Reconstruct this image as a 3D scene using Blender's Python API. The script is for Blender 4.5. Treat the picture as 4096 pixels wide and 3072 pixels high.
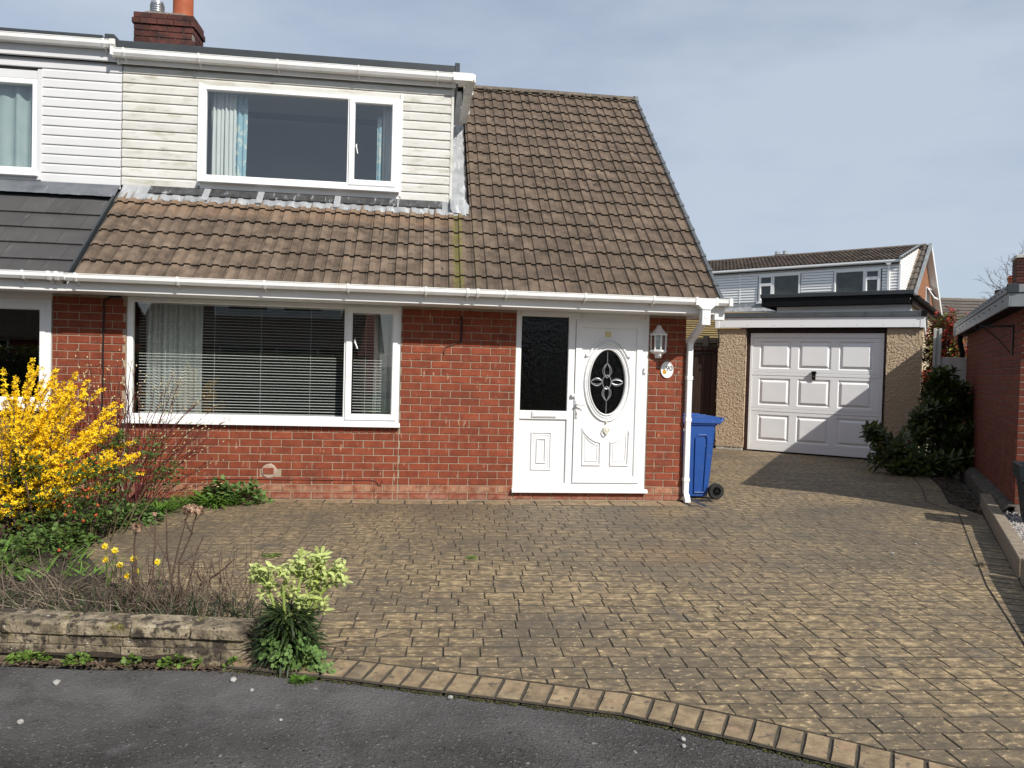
import bpy, math, random
import numpy as np
from mathutils import Vector, Matrix
random.seed(7); rng = np.random.default_rng(11)
R = math.radians
for o in list(bpy.data.objects): bpy.data.objects.remove(o)
sc = bpy.context.scene
COL = sc.collection

# ------------------------------------------------------------------ camera
cam_d = bpy.data.cameras.new('camera'); cam = bpy.data.objects.new('camera', cam_d); COL.objects.link(cam)
cam_d.sensor_fit = 'HORIZONTAL'; cam_d.sensor_width = 36.0
cam_d.lens = 2950.1 / 4096 * 36.0; cam_d.clip_end = 2000; cam_d.clip_start = 0.05
YAW, PIT, ROL = 0.12167, -0.02249, -0.02716
fw = Vector((math.sin(YAW), math.cos(YAW), 0)); rt = Vector((math.cos(YAW), -math.sin(YAW), 0)); up = Vector((0, 0, 1))
fw2 = fw * math.cos(PIT) + up * math.sin(PIT); up2 = up * math.cos(PIT) - fw * math.sin(PIT)
cr = rt * math.cos(ROL) - up2 * math.sin(ROL); cu = up2 * math.cos(ROL) + rt * math.sin(ROL)
cam.matrix_world = Matrix(((cr.x, cu.x, -fw2.x, 0), (cr.y, cu.y, -fw2.y, -8.5524), (cr.z, cu.z, -fw2.z, 1.5558), (0, 0, 0, 1)))
sc.camera = cam

# ------------------------------------------------------------------ sun and sky
SUN = Vector((0.65, -1.05, 1.0)).normalized()
sd = bpy.data.lights.new('sun', 'SUN'); sd.energy = 5.0; sd.angle = R(0.53); sd.color = (1.0, 0.95, 0.87)
so = bpy.data.objects.new('sun', sd); COL.objects.link(so); so.location = (10, -15, 20)
so.rotation_euler = (-SUN).to_track_quat('-Z', 'Y').to_euler()
w = bpy.data.worlds.new('World'); sc.world = w; w.use_nodes = True
nt = w.node_tree; nt.nodes.clear()
def wn(t, **k):
    n = nt.nodes.new(t)
    for a, b in k.items(): setattr(n, a, b)
    return n
out = wn('ShaderNodeOutputWorld')
sky = wn('ShaderNodeTexSky', sky_type='NISHITA'); sky.sun_disc = False
sky.sun_elevation = math.asin(SUN.z); sky.sun_rotation = math.atan2(SUN.x, SUN.y)
sky.air_density = 1.0; sky.dust_density = 0.7; sky.ozone_density = 1.6
bg1 = wn('ShaderNodeBackground'); bg1.inputs['Strength'].default_value = 0.10
bg2 = wn('ShaderNodeBackground'); bg2.inputs['Strength'].default_value = 0.64
bg2.inputs['Color'].default_value = (0.80, 0.91, 1.07, 1)
tc = wn('ShaderNodeTexCoord'); mp = wn('ShaderNodeMapping'); mp.inputs['Scale'].default_value = (1.0, 1.0, 3.2)
nz = wn('ShaderNodeTexNoise'); nz.inputs['Scale'].default_value = 1.5; nz.inputs['Detail'].default_value = 7; nz.inputs['Roughness'].default_value = .55
rm = wn('ShaderNodeMapRange'); rm.inputs['From Min'].default_value = .34; rm.inputs['From Max'].default_value = .62
rm.inputs['To Min'].default_value = .38; rm.inputs['To Max'].default_value = .9
mix = wn('ShaderNodeMixShader')
L = nt.links.new
L(sky.outputs[0], bg1.inputs['Color']); L(tc.outputs['Generated'], mp.inputs[0]); L(mp.outputs[0], nz.inputs['Vector'])
L(nz.outputs['Fac'], rm.inputs['Value']); L(rm.outputs[0], mix.inputs['Fac']); L(bg1.outputs[0], mix.inputs[1]); L(bg2.outputs[0], mix.inputs[2])
L(mix.outputs[0], out.inputs['Surface'])
sc.view_settings.view_transform = 'Standard'; sc.view_settings.look = 'None'
sc.view_settings.exposure = 0.12; sc.view_settings.gamma = 1.0
try: sc.view_settings.use_curve_mapping = False
except Exception: pass

# ------------------------------------------------------------------ materials
def C4(c): return (c[0], c[1], c[2], 1.0)
def M(name, cols, scale=6, detail=6, rough=.75, bump=0.0, bscale=None, bdist=.01, stretch=(1, 1, 1), rand=0.0, island=0.0,
      spots=(), spec=.35, metallic=0.0, transl=0.0, coat=0.0, extra=None):
    """noise-ramped base colour in world position, optional stains (spots), per-object / per-leaf variation and bump"""
    m = bpy.data.materials.new(name); m.use_nodes = True; t = m.node_tree; t.nodes.clear()
    def n(ty, **k):
        x = t.nodes.new(ty)
        for a, b in k.items(): setattr(x, a, b)
        return x
    lk = t.links.new
    o = n('ShaderNodeOutputMaterial'); p = n('ShaderNodeBsdfPrincipled')
    p.inputs['Roughness'].default_value = rough; p.inputs['Specular IOR Level'].default_value = spec; p.inputs['Metallic'].default_value = metallic
    if coat: p.inputs['Coat Weight'].default_value = coat
    g = n('ShaderNodeNewGeometry')
    def noise(sc_, det=4, st=(1, 1, 1), ro=.55):
        mp = n('ShaderNodeMapping'); mp.inputs['Scale'].default_value = st; lk(g.outputs['Position'], mp.inputs[0])
        z = n('ShaderNodeTexNoise'); z.inputs['Scale'].default_value = sc_; z.inputs['Detail'].default_value = det; z.inputs['Roughness'].default_value = ro
        lk(mp.outputs[0], z.inputs['Vector']); return z.outputs['Fac']
    if len(cols) == 1:
        rgb = n('ShaderNodeRGB'); rgb.outputs[0].default_value = C4(cols[0]); col = rgb.outputs[0]
    else:
        r = n('ShaderNodeValToRGB'); e = r.color_ramp.elements
        k = len(cols)
        pos = [.32 + .36 * i / (k - 1) for i in range(k)]
        e[0].position = pos[0]; e[0].color = C4(cols[0]); e[1].position = pos[-1]; e[1].color = C4(cols[-1])
        for i in range(1, k - 1):
            q = e.new(pos[i]); q.color = C4(cols[i])
        lk(noise(scale, detail, stretch), r.inputs[0]); col = r.outputs[0]
    def vary(col, src, amt):
        mr = n('ShaderNodeMapRange'); mr.inputs['To Min'].default_value = 1 - amt; mr.inputs['To Max'].default_value = 1 + amt
        lk(src, mr.inputs['Value']); mm = n('ShaderNodeMix', data_type='RGBA', blend_type='MULTIPLY'); mm.inputs[0].default_value = 1
        cb = n('ShaderNodeCombineColor'); [lk(mr.outputs[0], cb.inputs[i]) for i in range(3)]
        lk(col, mm.inputs[6]); lk(cb.outputs[0], mm.inputs[7]); return mm.outputs[2]
    if rand:
        oi = n('ShaderNodeObjectInfo'); col = vary(col, oi.outputs['Random'], rand)
    if island: col = vary(col, g.outputs['Random Per Island'], island)
    for s in spots:
        c, ss, lo, hi = s[:4]; st = s[4] if len(s) > 4 else (1, 1, 1)
        mr = n('ShaderNodeMapRange'); mr.inputs['From Min'].default_value = lo; mr.inputs['From Max'].default_value = hi
        lk(noise(ss, 5, st, .6), mr.inputs['Value'])
        mm = n('ShaderNodeMix', data_type='RGBA'); lk(mr.outputs[0], mm.inputs[0]); lk(col, mm.inputs[6]); mm.inputs[7].default_value = C4(c); col = mm.outputs[2]
    if extra: col = extra(t, n, lk, g, col, noise)
    lk(col, p.inputs['Base Color'])
    if bump:
        b = n('ShaderNodeBump'); b.inputs['Strength'].default_value = bump; b.inputs['Distance'].default_value = bdist
        lk(noise(bscale or scale * 4, 5, stretch, .6), b.inputs['Height']); lk(b.outputs[0], p.inputs['Normal'])
    if transl:
        tr = n('ShaderNodeBsdfTranslucent'); lk(col, tr.inputs['Color']); ms = n('ShaderNodeMixShader'); ms.inputs[0].default_value = transl
        lk(p.outputs[0], ms.inputs[1]); lk(tr.outputs[0], ms.inputs[2]); lk(ms.outputs[0], o.inputs['Surface'])
    else: lk(p.outputs[0], o.inputs['Surface'])
    return m
def box_mask(axis, lo, hi, color, soft=.02, amount=1.0, nscale=6, ylim=None):
    """a stain that lies in one band of the surface (moss track, salt line)"""
    def f(t, n, lk, g, col, noise):
        s = n('ShaderNodeSeparateXYZ'); lk(g.outputs['Position'], s.inputs[0])
        def band(ax, a, b):
            m1 = n('ShaderNodeMapRange'); m1.inputs['From Min'].default_value = a - soft; m1.inputs['From Max'].default_value = a + soft; lk(s.outputs[ax], m1.inputs['Value'])
            m2 = n('ShaderNodeMapRange'); m2.inputs['From Min'].default_value = b + soft; m2.inputs['From Max'].default_value = b - soft; lk(s.outputs[ax], m2.inputs['Value'])
            mu = n('ShaderNodeMath', operation='MULTIPLY'); lk(m1.outputs[0], mu.inputs[0]); lk(m2.outputs[0], mu.inputs[1]); return mu.outputs[0]
        f_ = band(axis, lo, hi)
        if ylim:
            q = n('ShaderNodeMath', operation='MULTIPLY'); lk(f_, q.inputs[0]); lk(band(ylim[0], ylim[1], ylim[2]), q.inputs[1]); f_ = q.outputs[0]
        mr = n('ShaderNodeMapRange'); mr.inputs['From Min'].default_value = .3; mr.inputs['From Max'].default_value = .6; mr.inputs['To Max'].default_value = amount
        lk(noise(nscale, 5), mr.inputs['Value'])
        q = n('ShaderNodeMath', operation='MULTIPLY'); lk(f_, q.inputs[0]); lk(mr.outputs[0], q.inputs[1])
        mm = n('ShaderNodeMix', data_type='RGBA'); lk(q.outputs[0], mm.inputs[0]); lk(col, mm.inputs[6]); mm.inputs[7].default_value = C4(color); return mm.outputs[2]
    return f
def chain(*fs):
    def f(t, n, lk, g, col, noise):
        for q in fs: col = q(t, n, lk, g, col, noise)
        return col
    return f
def glass_mat(name, k=1.6, tint=(.93, .97, .96), bump=0.0, bscale=60, st=(1, 1, 1), rough=0.0):
    m = bpy.data.materials.new(name); m.use_nodes = True; t = m.node_tree; t.nodes.clear(); lk = t.links.new
    o = t.nodes.new('ShaderNodeOutputMaterial'); a = t.nodes.new('ShaderNodeBsdfTransparent'); a.inputs[0].default_value = C4(tint)
    b = t.nodes.new('ShaderNodeBsdfGlossy'); b.inputs['Roughness'].default_value = rough
    def mth(op, a, b_=None, clamp=False):
        q = t.nodes.new('ShaderNodeMath'); q.operation = op; q.use_clamp = clamp
        for i, x in enumerate((a, b_)):
            if x is None: continue
            if isinstance(x, (int, float)): q.inputs[i].default_value = x
            else: lk(x, q.inputs[i])
        return q.outputs[0]
    gg = t.nodes.new('ShaderNodeNewGeometry'); dt = t.nodes.new('ShaderNodeVectorMath'); dt.operation = 'DOT_PRODUCT'
    lk(gg.outputs['Incoming'], dt.inputs[0]); lk(gg.outputs['True Normal'], dt.inputs[1])
    c1 = mth('SUBTRACT', 1.0, mth('ABSOLUTE', dt.outputs['Value']), True)         # the same from both sides of the pane
    f5 = mth('POWER', c1, 5.0); fr_ = mth('ADD', mth('MULTIPLY', f5, 1 - .04 * k), .04 * k, True)
    s = t.nodes.new('ShaderNodeMixShader'); lk(fr_, s.inputs[0]); lk(a.outputs[0], s.inputs[1]); lk(b.outputs[0], s.inputs[2]); lk(s.outputs[0], o.inputs['Surface'])
    if bump:
        g = t.nodes.new('ShaderNodeNewGeometry'); mp = t.nodes.new('ShaderNodeMapping'); mp.inputs['Scale'].default_value = st; lk(g.outputs['Position'], mp.inputs[0])
        z = t.nodes.new('ShaderNodeTexNoise'); z.inputs['Scale'].default_value = bscale; z.inputs['Detail'].default_value = 3; lk(mp.outputs[0], z.inputs['Vector'])
        bp = t.nodes.new('ShaderNodeBump'); bp.inputs['Strength'].default_value = bump; bp.inputs['Distance'].default_value = .01; lk(z.outputs['Fac'], bp.inputs['Height']); lk(bp.outputs[0], b.inputs['Normal'])
    return m

m_upvc = M('white plastic', [(.755, .76, .765), (.80, .80, .80)], 3, rough=.32, spec=.5, spots=[((.60, .585, .54), 7, .60, .85, (.6, 1, 1.6))])
m_upvc_d = M('dusty white plastic', [(.60, .59, .56), (.76, .755, .74)], 7, rough=.42, spec=.4, spots=[((.42, .40, .34), 9, .60, .85, (.3, 1, 2))])
m_gutter = M('gutter plastic', [(.70, .69, .66), (.80, .80, .79)], 5, rough=.35, spec=.5, spots=[((.33, .31, .27), 30, .62, .8, (.25, 1, 1.2))])
m_fascia = M('fascia plastic', [(.70, .69, .67), (.76, .76, .75)], 2, rough=.45)
m_brick = M('red brick', [(.160, .034, .015), (.205, .046, .020), (.240, .058, .026)], 9, 7, rough=.82, bump=.4, bscale=90, bdist=.004, rand=.15,
    spots=[((.40, .26, .17), 12, .635, .70, (1.6, 1, .5)), ((.52, .40, .31), 55, .68, .74), ((.09, .024, .015), 2.2, .58, .78)],
    extra=chain(box_mask(2, .085, .165, (.40, .24, .15), .012, .7, 9), box_mask(2, -.02, .06, (.34, .19, .13), .01, .6, 12)))
m_brick_o = M('orange red brick', [(.19, .050, .028), (.26, .072, .040)], 6, 7, rough=.82, bump=.4, bscale=90, bdist=.004, rand=.22, spots=[((.12, .03, .02), 8, .62, .8)])
m_brick_nb = M('garage red brick', [(.125, .034, .021), (.175, .050, .030)], 6, 7, rough=.85, bump=.4, bscale=90, bdist=.004, rand=.2, spec=.2, spots=[((.08, .022, .015), 4, .6, .8)])
m_steelgrey = M('grey edge trim', [(.075, .085, .094), (.095, .105, .114)], 4, rough=.42)
m_brick_bg = M('brown orange brick', [(.23, .105, .055), (.30, .14, .075)], 5, rough=.85, rand=.2)
m_brick_dk = M('sooty brick', [(.035, .017, .015), (.070, .024, .019), (.105, .032, .024)], 9, 7, rough=.85, bump=.4, bscale=90, bdist=.004, rand=.35)
m_mortar = M('sand mortar', [(.27, .21, .15), (.36, .285, .21)], 30, rough=.95, bump=.5, bscale=160, bdist=.003, spots=[((.15, .09, .06), 5, .55, .75)])
m_mortar_dk = M('dark mortar', [(.17, .15, .13), (.27, .24, .21)], 30, rough=.95, bump=.5, bscale=160)
m_tile = M('weathered concrete tile', [(.085, .060, .043), (.140, .101, .072), (.190, .140, .100)], 7, 8, rough=.9, bump=.8, bscale=120, bdist=.005, rand=.17,
    spots=[((.055, .042, .033), 6, .58, .74), ((.28, .22, .165), 90, .66, .74), ((.03, .025, .021), 36, .65, .69)],
    extra=chain(box_mask(0, .325, .438, (.150, .135, .030), .012, .85, 22, (1, -1, .70)), box_mask(0, .545, .60, (.13, .12, .045), .012, .6, 22, (1, -1, .70)),
                box_mask(1, .50, .74, (.27, .175, .11), .03, .55, 12, (0, -4, .34)), box_mask(0, .60, 3.6, (.072, .053, .040), .08, .55, 5)))
m_tile_edge = M('mossy shadowed tile edge', [(.022, .018, .014), (.05, .04, .03)], 30, rough=.95, bump=.6, bscale=90)  # edge moss plus the row overlap shadow, both put into this colour
m_tile_grey = M('flat grey tile', [(.052, .050, .050), (.070, .067, .066)], 3, 6, rough=.62, bump=.2, bscale=120, rand=.1, spots=[((.14, .14, .14), 7, .62, .82, (3, .5, .5))])
m_ridge = M('mossy ridge tile', [(.10, .085, .07), (.17, .14, .11)], 9, 8, rough=.92, bump=1, bscale=60, rand=.1, spots=[((.05, .045, .028), 14, .55, .65), ((.20, .17, .05), 9, .62, .75)])
m_verge = M('grey plastic verge', [(.075, .083, .09), (.095, .103, .11)], 4, rough=.45)
m_lead = M('lead flashing', [(.22, .23, .24), (.34, .35, .36)], 5, 8, rough=.5, bump=.5, bscale=20, bdist=.008, spots=[((.50, .51, .52), 7, .55, .72, (2.2, .5, .5)), ((.13, .135, .14), 6, .60, .76, (2, .5, .5))])
m_lead_dk = M('dull lead', [(.085, .092, .105), (.15, .158, .172)], 5, 8, rough=.5, bump=.5, bscale=20, bdist=.008, spots=[((.36, .38, .40), 6, .62, .78, (2.2, .5, .5))])
m_tile_trough = M('dirty trough and shaded rib tile', [(.070, .052, .038), (.110, .081, .059), (.148, .110, .080)], 7, 8, rough=.95, bump=.8, bscale=120, bdist=.005, rand=.17, spots=[((.035, .028, .022), 8, .58, .72)],
    extra=chain(box_mask(0, .325, .438, (.120, .110, .022), .012, .85, 22, (1, -1, .70)), box_mask(1, .50, .74, (.20, .125, .078), .03, .7, 12, (0, -4, .34))))
m_bitumen = M('peeling bitumen tape', [(.035, .035, .037), (.075, .076, .078)], 9, rough=.5, bump=.4, bscale=30, stretch=(1.6, 1, .5), spots=[((.36, .37, .38), 9, .58, .70, (2.2, .5, .5))])
m_foil = M('foil patch', [(.45, .46, .48), (.62, .63, .65)], 40, rough=.35, metallic=.5, bump=.5, bscale=60)
m_clad_old = M('algae stained cladding', [(.53, .523, .485), (.61, .603, .575)], 3, 7, rough=.5, rand=.07, spots=[((.39, .378, .30), 5.5, .50, .74, (.6, 1, 2.2)), ((.30, .30, .27), 13, .60, .76, (.45, 1, 2.6)), ((.60, .60, .58), 30, .6, .7, (.6, 1, 2))])
m_clad = M('white cladding', [(.58, .583, .59), (.63, .633, .64)], 2, rough=.4)
m_clad_bg = M('bright white cladding', [(.82, .82, .81), (.86, .86, .85)], 2, rough=.4)
m_black = M('black plastic', [(.006, .006, .0065), (.010, .010, .0105)], 4, rough=.6, spec=.12)
m_dkgrey = M('dark grey trim', [(.036, .042, .047), (.05, .056, .061)], 4, rough=.42)
m_roofing = M('roof felt', [(.05, .05, .05), (.08, .08, .08)], 4, rough=.9)
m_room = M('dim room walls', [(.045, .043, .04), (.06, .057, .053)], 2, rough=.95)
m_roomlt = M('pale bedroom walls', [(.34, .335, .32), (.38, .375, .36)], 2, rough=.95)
m_curt = M('white curtain', [(.68, .71, .70), (.78, .80, .78)], 3, rough=.9, transl=.25)
m_curt_g = M('grey blue curtain', [(.33, .41, .42), (.42, .50, .50)], 4, rough=.9, transl=.2)
m_curt_b = M('blue leaf print curtain', [(.30, .50, .60), (.36, .56, .64)], 3, rough=.9, transl=.25, spots=[((.66, .72, .68), 11, .54, .56)])
m_slat = M('white blind slat', [(.70, .70, .68)], rough=.4)
m_glass = glass_mat('window glass', 4.0)
m_glass_lamp = glass_mat('lantern glass', 1.2)
m_glass_bg = glass_mat('far window glass', 1.3)
m_obscure = glass_mat('obscure rain glass', 1.0, (.5, .52, .52), .7, 55, (1, 1, .35), .05)
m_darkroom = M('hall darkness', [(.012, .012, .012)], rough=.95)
m_leadcame = M('lead came', [(.20, .21, .22), (.30, .31, .32)], 20, rough=.4, metallic=.5)
m_cream = M('aged cream plastic', [(.66, .62, .50), (.74, .71, .62)], 8, rough=.45)
m_pebble = M('pebbledash', [(.38, .275, .175), (.56, .43, .295), (.68, .56, .41)], 80, 4, rough=.95, bump=1.0, bscale=95, bdist=.025, spots=[((.13, .115, .095), 3, .66, .82), ((.20, .14, .09), 120, .58, .66)])
m_wood_dk = M('dark brown stained wood', [(.022, .010, .008), (.045, .020, .015)], 9, 7, rough=.6, stretch=(6, 6, .6), bump=.4, bscale=20, rand=.2, spots=[((.16, .075, .05), 10, .66, .74, (6, 6, .8))])
m_wood_gate = M('brown gate boards', [(.028, .016, .013), (.060, .034, .026)], 8, 7, rough=.7, stretch=(7, 7, .5), bump=.4, bscale=25, rand=.25, spots=[((.22, .17, .14), 30, .70, .76, (4, 4, .5))])
m_wood_tan = M('tan timber boards', [(.17, .125, .052), (.26, .19, .085)], 7, 7, rough=.8, stretch=(.6, .6, 8), bump=.4, bscale=25, rand=.15)
m_wood_grey = M('weathered grey timber', [(.15, .13, .10), (.26, .22, .17)], 7, 7, rough=.85, stretch=(5, 5, .7), bump=.5, bscale=30, rand=.2)
m_sleeper = M('grey brown sleeper', [(.17, .135, .10), (.30, .245, .18)], 9, 8, rough=.9, stretch=(3.2, 1.6, 7), bump=.6, bscale=30, bdist=.008, spots=[((.08, .06, .045), 14, .62, .72)])
m_sett = M('imprinted concrete', [(.088, .066, .042), (.205, .150, .085), (.40, .295, .163)], 15, 10, rough=.7, bump=.9, bscale=30, bdist=.010, stretch=(.8, 1.2, 1), rand=.13, spec=.4,
    spots=[((.108, .086, .060), .75, .44, .68, (.8, 1.2, 1)), ((.072, .057, .040), 17, .60, .67, (.75, 1.2, 1)), ((.50, .375, .21), 30, .585, .67, (.8, 1.2, 1)), ((.11, .094, .072), 2.6, .57, .72)],
    extra=chain(box_mask(1, -2.6, -.30, (.095, .078, .057), .5, .55, 1.3), box_mask(0, 1.75, 2.75, (.34, .18, .07), .25, .35, 4, (1, -2.75, -2.35)), box_mask(0, 1.6, 2.4, (.16, .125, .085), .15, .9, 1.5, (1, -3.15, -2.85))))
m_edge = M('edging stone', [(.16, .115, .068), (.25, .182, .108), (.33, .245, .145)], 11, 9, rough=.75, bump=.75, bscale=34, bdist=.008, rand=.12, spots=[((.10, .08, .06), 20, .57, .66), ((.40, .25, .16), 7, .60, .8), ((.105, .09, .07), 2.2, .56, .72)])
m_wjoint = M('earthy wall joint', [(.06, .048, .035), (.11, .09, .065)], 30, rough=.95)
m_joint = M('dark joint grit', [(.052, .044, .033), (.088, .073, .053)], 30, rough=.95, bump=.5, bscale=120, spots=[((.055, .06, .025), 4, .64, .75)])
m_asphalt = M('worn asphalt', [(.042, .040, .038), (.070, .066, .063), (.112, .105, .102)], 2.1, 10, rough=.92, bump=1.0, bscale=75, bdist=.022, spec=.25,
    spots=[((.040, .038, .036), 2.0, .55, .74), ((.14, .130, .130), 4.5, .58, .82), ((.22, .21, .20), 75, .60, .68), ((.014, .014, .014), 60, .59, .67), ((.33, .32, .29), 14, .70, .73, (1, 1.0, 1)), ((.035, .028, .02), 11, .68, .74), ((.30, .29, .27), 130, .64, .70)],
    extra=box_mask(1, -5.30, -4.6, (.17, .160, .158), .25, .6, 3.5))
m_soil = M('garden soil', [(.030, .022, .015), (.070, .052, .036)], 14, 8, rough=.98, bump=1.0, bscale=50, bdist=.03, spots=[((.04, .055, .018), 5, .58, .72)])
m_ground = M('bare ground', [(.09, .085, .07), (.14, .13, .10)], 1, 8, rough=.97)
m_lawn = M('lawn', [(.045, .075, .018), (.075, .115, .03)], 6, 8, rough=.95)
m_stone = M('lichened garden stone', [(.10, .08, .055), (.225, .18, .12), (.34, .285, .20)], 9, 10, rough=.92, bump=1.0, bscale=38, bdist=.016, rand=.15,
    spots=[((.050, .040, .030), 14, .50, .60), ((.034, .028, .022), 40, .585, .64), ((.62, .61, .56), 24, .655, .70), ((.19, .165, .03), 8, .62, .78)])
m_gravel = M('pale gravel', [(.22, .20, .185), (.42, .39, .37)], 40, rough=.9, island=.45)
m_bark = M('bark chippings', [(.055, .036, .022), (.13, .09, .06)], 30, rough=.95, island=.5)
m_white_stone = M('white pebble', [(.26, .25, .23), (.36, .35, .33)], 60, rough=.85)
m_bin = M('blue bin plastic', [(.012, .060, .25), (.016, .070, .28)], 5, rough=.45, spec=.4, bump=.15, bscale=160, bdist=.002, spots=[((.06, .11, .25), 9, .58, .8), ((.10, .13, .22), 40, .66, .72)])
m_rubber = M('black rubber', [(.013, .013, .013), (.02, .02, .02)], 20, rough=.75)
m_pot = M('terracotta', [(.30, .075, .03), (.40, .105, .045)], 5, rough=.7, spots=[((.2, .06, .035), 8, .6, .75)])
m_steel = M('galvanised steel', [(.45, .46, .47), (.62, .63, .63)], 9, rough=.35, metallic=.8)
m_gdoor = M('garage door enamel', [(.85, .86, .87), (.87, .88, .89)], 1.4, rough=.33, spec=.4)
m_creamblock = M('cream block wall', [(.50, .42, .27), (.62, .53, .36)], 5, rough=.9, bump=.3, bscale=60, rand=.1)
m_fmetal = M('grey metal fascia', [(.20, .215, .225), (.27, .285, .295)], 3, rough=.42, spots=[((.14, .15, .155), 5, .6, .8)])
m_iron = M('black wrought iron', [(.010, .010, .012)], rough=.5)
m_conc = M('pale concrete', [(.40, .39, .36), (.52, .51, .48)], 9, rough=.9, bump=.3, bscale=60, spots=[((.2, .2, .18), 6, .62, .8)])
m_plinth = M('dark stone plinth', [(.07, .062, .05), (.12, .105, .085)], 8, rough=.95, bump=1, bscale=25, bdist=.03)
m_planter = M('blue black planter', [(.010, .016, .022), (.016, .024, .03)], 4, rough=.4)
m_cable = M('black cable', [(.012, .011, .011)], rough=.6)
m_cable_r = M('painted cable', [(.12, .03, .02)], rough=.6)
m_blue_nb = M('white plaque', [(.80, .80, .79)], rough=.2, spec=.6)
m_navy = M('navy numerals', [(.012, .014, .035)], rough=.4)
m_sun = M('sunflower print', [(.75, .45, .03), (.50, .20, .02)], 120, rough=.4)
m_leafprint = M('leaf print', [(.10, .13, .03)], rough=.4)
# plants
m_fors = M('forsythia petals', [(.90, .57, .006), (.97, .68, .014)], 20, rough=.6, island=.2, transl=.18)
m_leaf_rose = M('rose leaves', [(.034, .066, .012), (.080, .128, .024)], 14, rough=.5, island=.4, transl=.2, spec=.25)
m_leaf_laurel = M('laurel leaves', [(.036, .056, .010), (.080, .108, .020)], 9, rough=.33, island=.5, transl=.15, spec=.4)
m_photinia = M('photinia red leaves', [(.20, .020, .014), (.34, .055, .03)], 9, rough=.45, island=.5, transl=.2, spec=.25)
m_photinia_g = M('photinia green leaves', [(.13, .15, .03), (.22, .21, .06)], 9, rough=.4, island=.4, transl=.25)
m_hell_y = M('hellebore bracts', [(.40, .47, .13), (.56, .62, .25)], 12, rough=.5, island=.22, transl=.35)
m_hell_g = M('hellebore leaves', [(.014, .030, .008), (.036, .060, .016)], 12, rough=.5, island=.35, transl=.12)
m_hell_stem = M('hellebore stems', [(.20, .26, .06), (.28, .34, .09)], 9, rough=.5)
m_columb = M('columbine leaves', [(.075, .14, .035), (.135, .215, .062)], 16, rough=.55, island=.35, transl=.2, spec=.2)
m_grass = M('fresh grass', [(.075, .16, .022), (.15, .27, .045)], 9, rough=.5, island=.35, transl=.25, spec=.2)
m_straw = M('dead stalks', [(.060, .043, .030), (.25, .20, .14)], 14, rough=.85, island=.65)
m_twig = M('bare brown twigs', [(.055, .032, .024), (.11, .07, .052)], 9, rough=.8)
m_dogwood = M('dark red stems', [(.055, .012, .012), (.095, .020, .018)], 9, rough=.6)
m_bud = M('pale buds', [(.45, .38, .18), (.55, .48, .28)], 20, rough=.7)
m_hip = M('rose hips', [(.30, .045, .016), (.42, .09, .025)], 20, rough=.35)
m_hip_d = M('withered rose hips', [(.03, .016, .013), (.06, .02, .016)], 20, rough=.6)
m_hydr = M('dried hydrangea florets', [(.28, .165, .105), (.44, .30, .21)], 40, rough=.85, island=.35, transl=.2)
m_daff = M('daffodil petals', [(.78, .66, .05), (.85, .75, .12)], 20, rough=.5, island=.12, transl=.3)
m_bark_t = M('tree bark', [(.05, .04, .032), (.09, .075, .06)], 9, rough=.9)
m_hedge = M('privet leaves', [(.055, .075, .012), (.13, .14, .02)], 4, rough=.5, island=.4, transl=.15)
m_moss = M('moss', [(.035, .038, .012), (.075, .075, .02)], 30, rough=.95, bump=1, bscale=120, island=.4)
m_weed = M('weed leaves', [(.07, .13, .02), (.14, .22, .04)], 20, rough=.5, island=.35, transl=.2)

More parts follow.
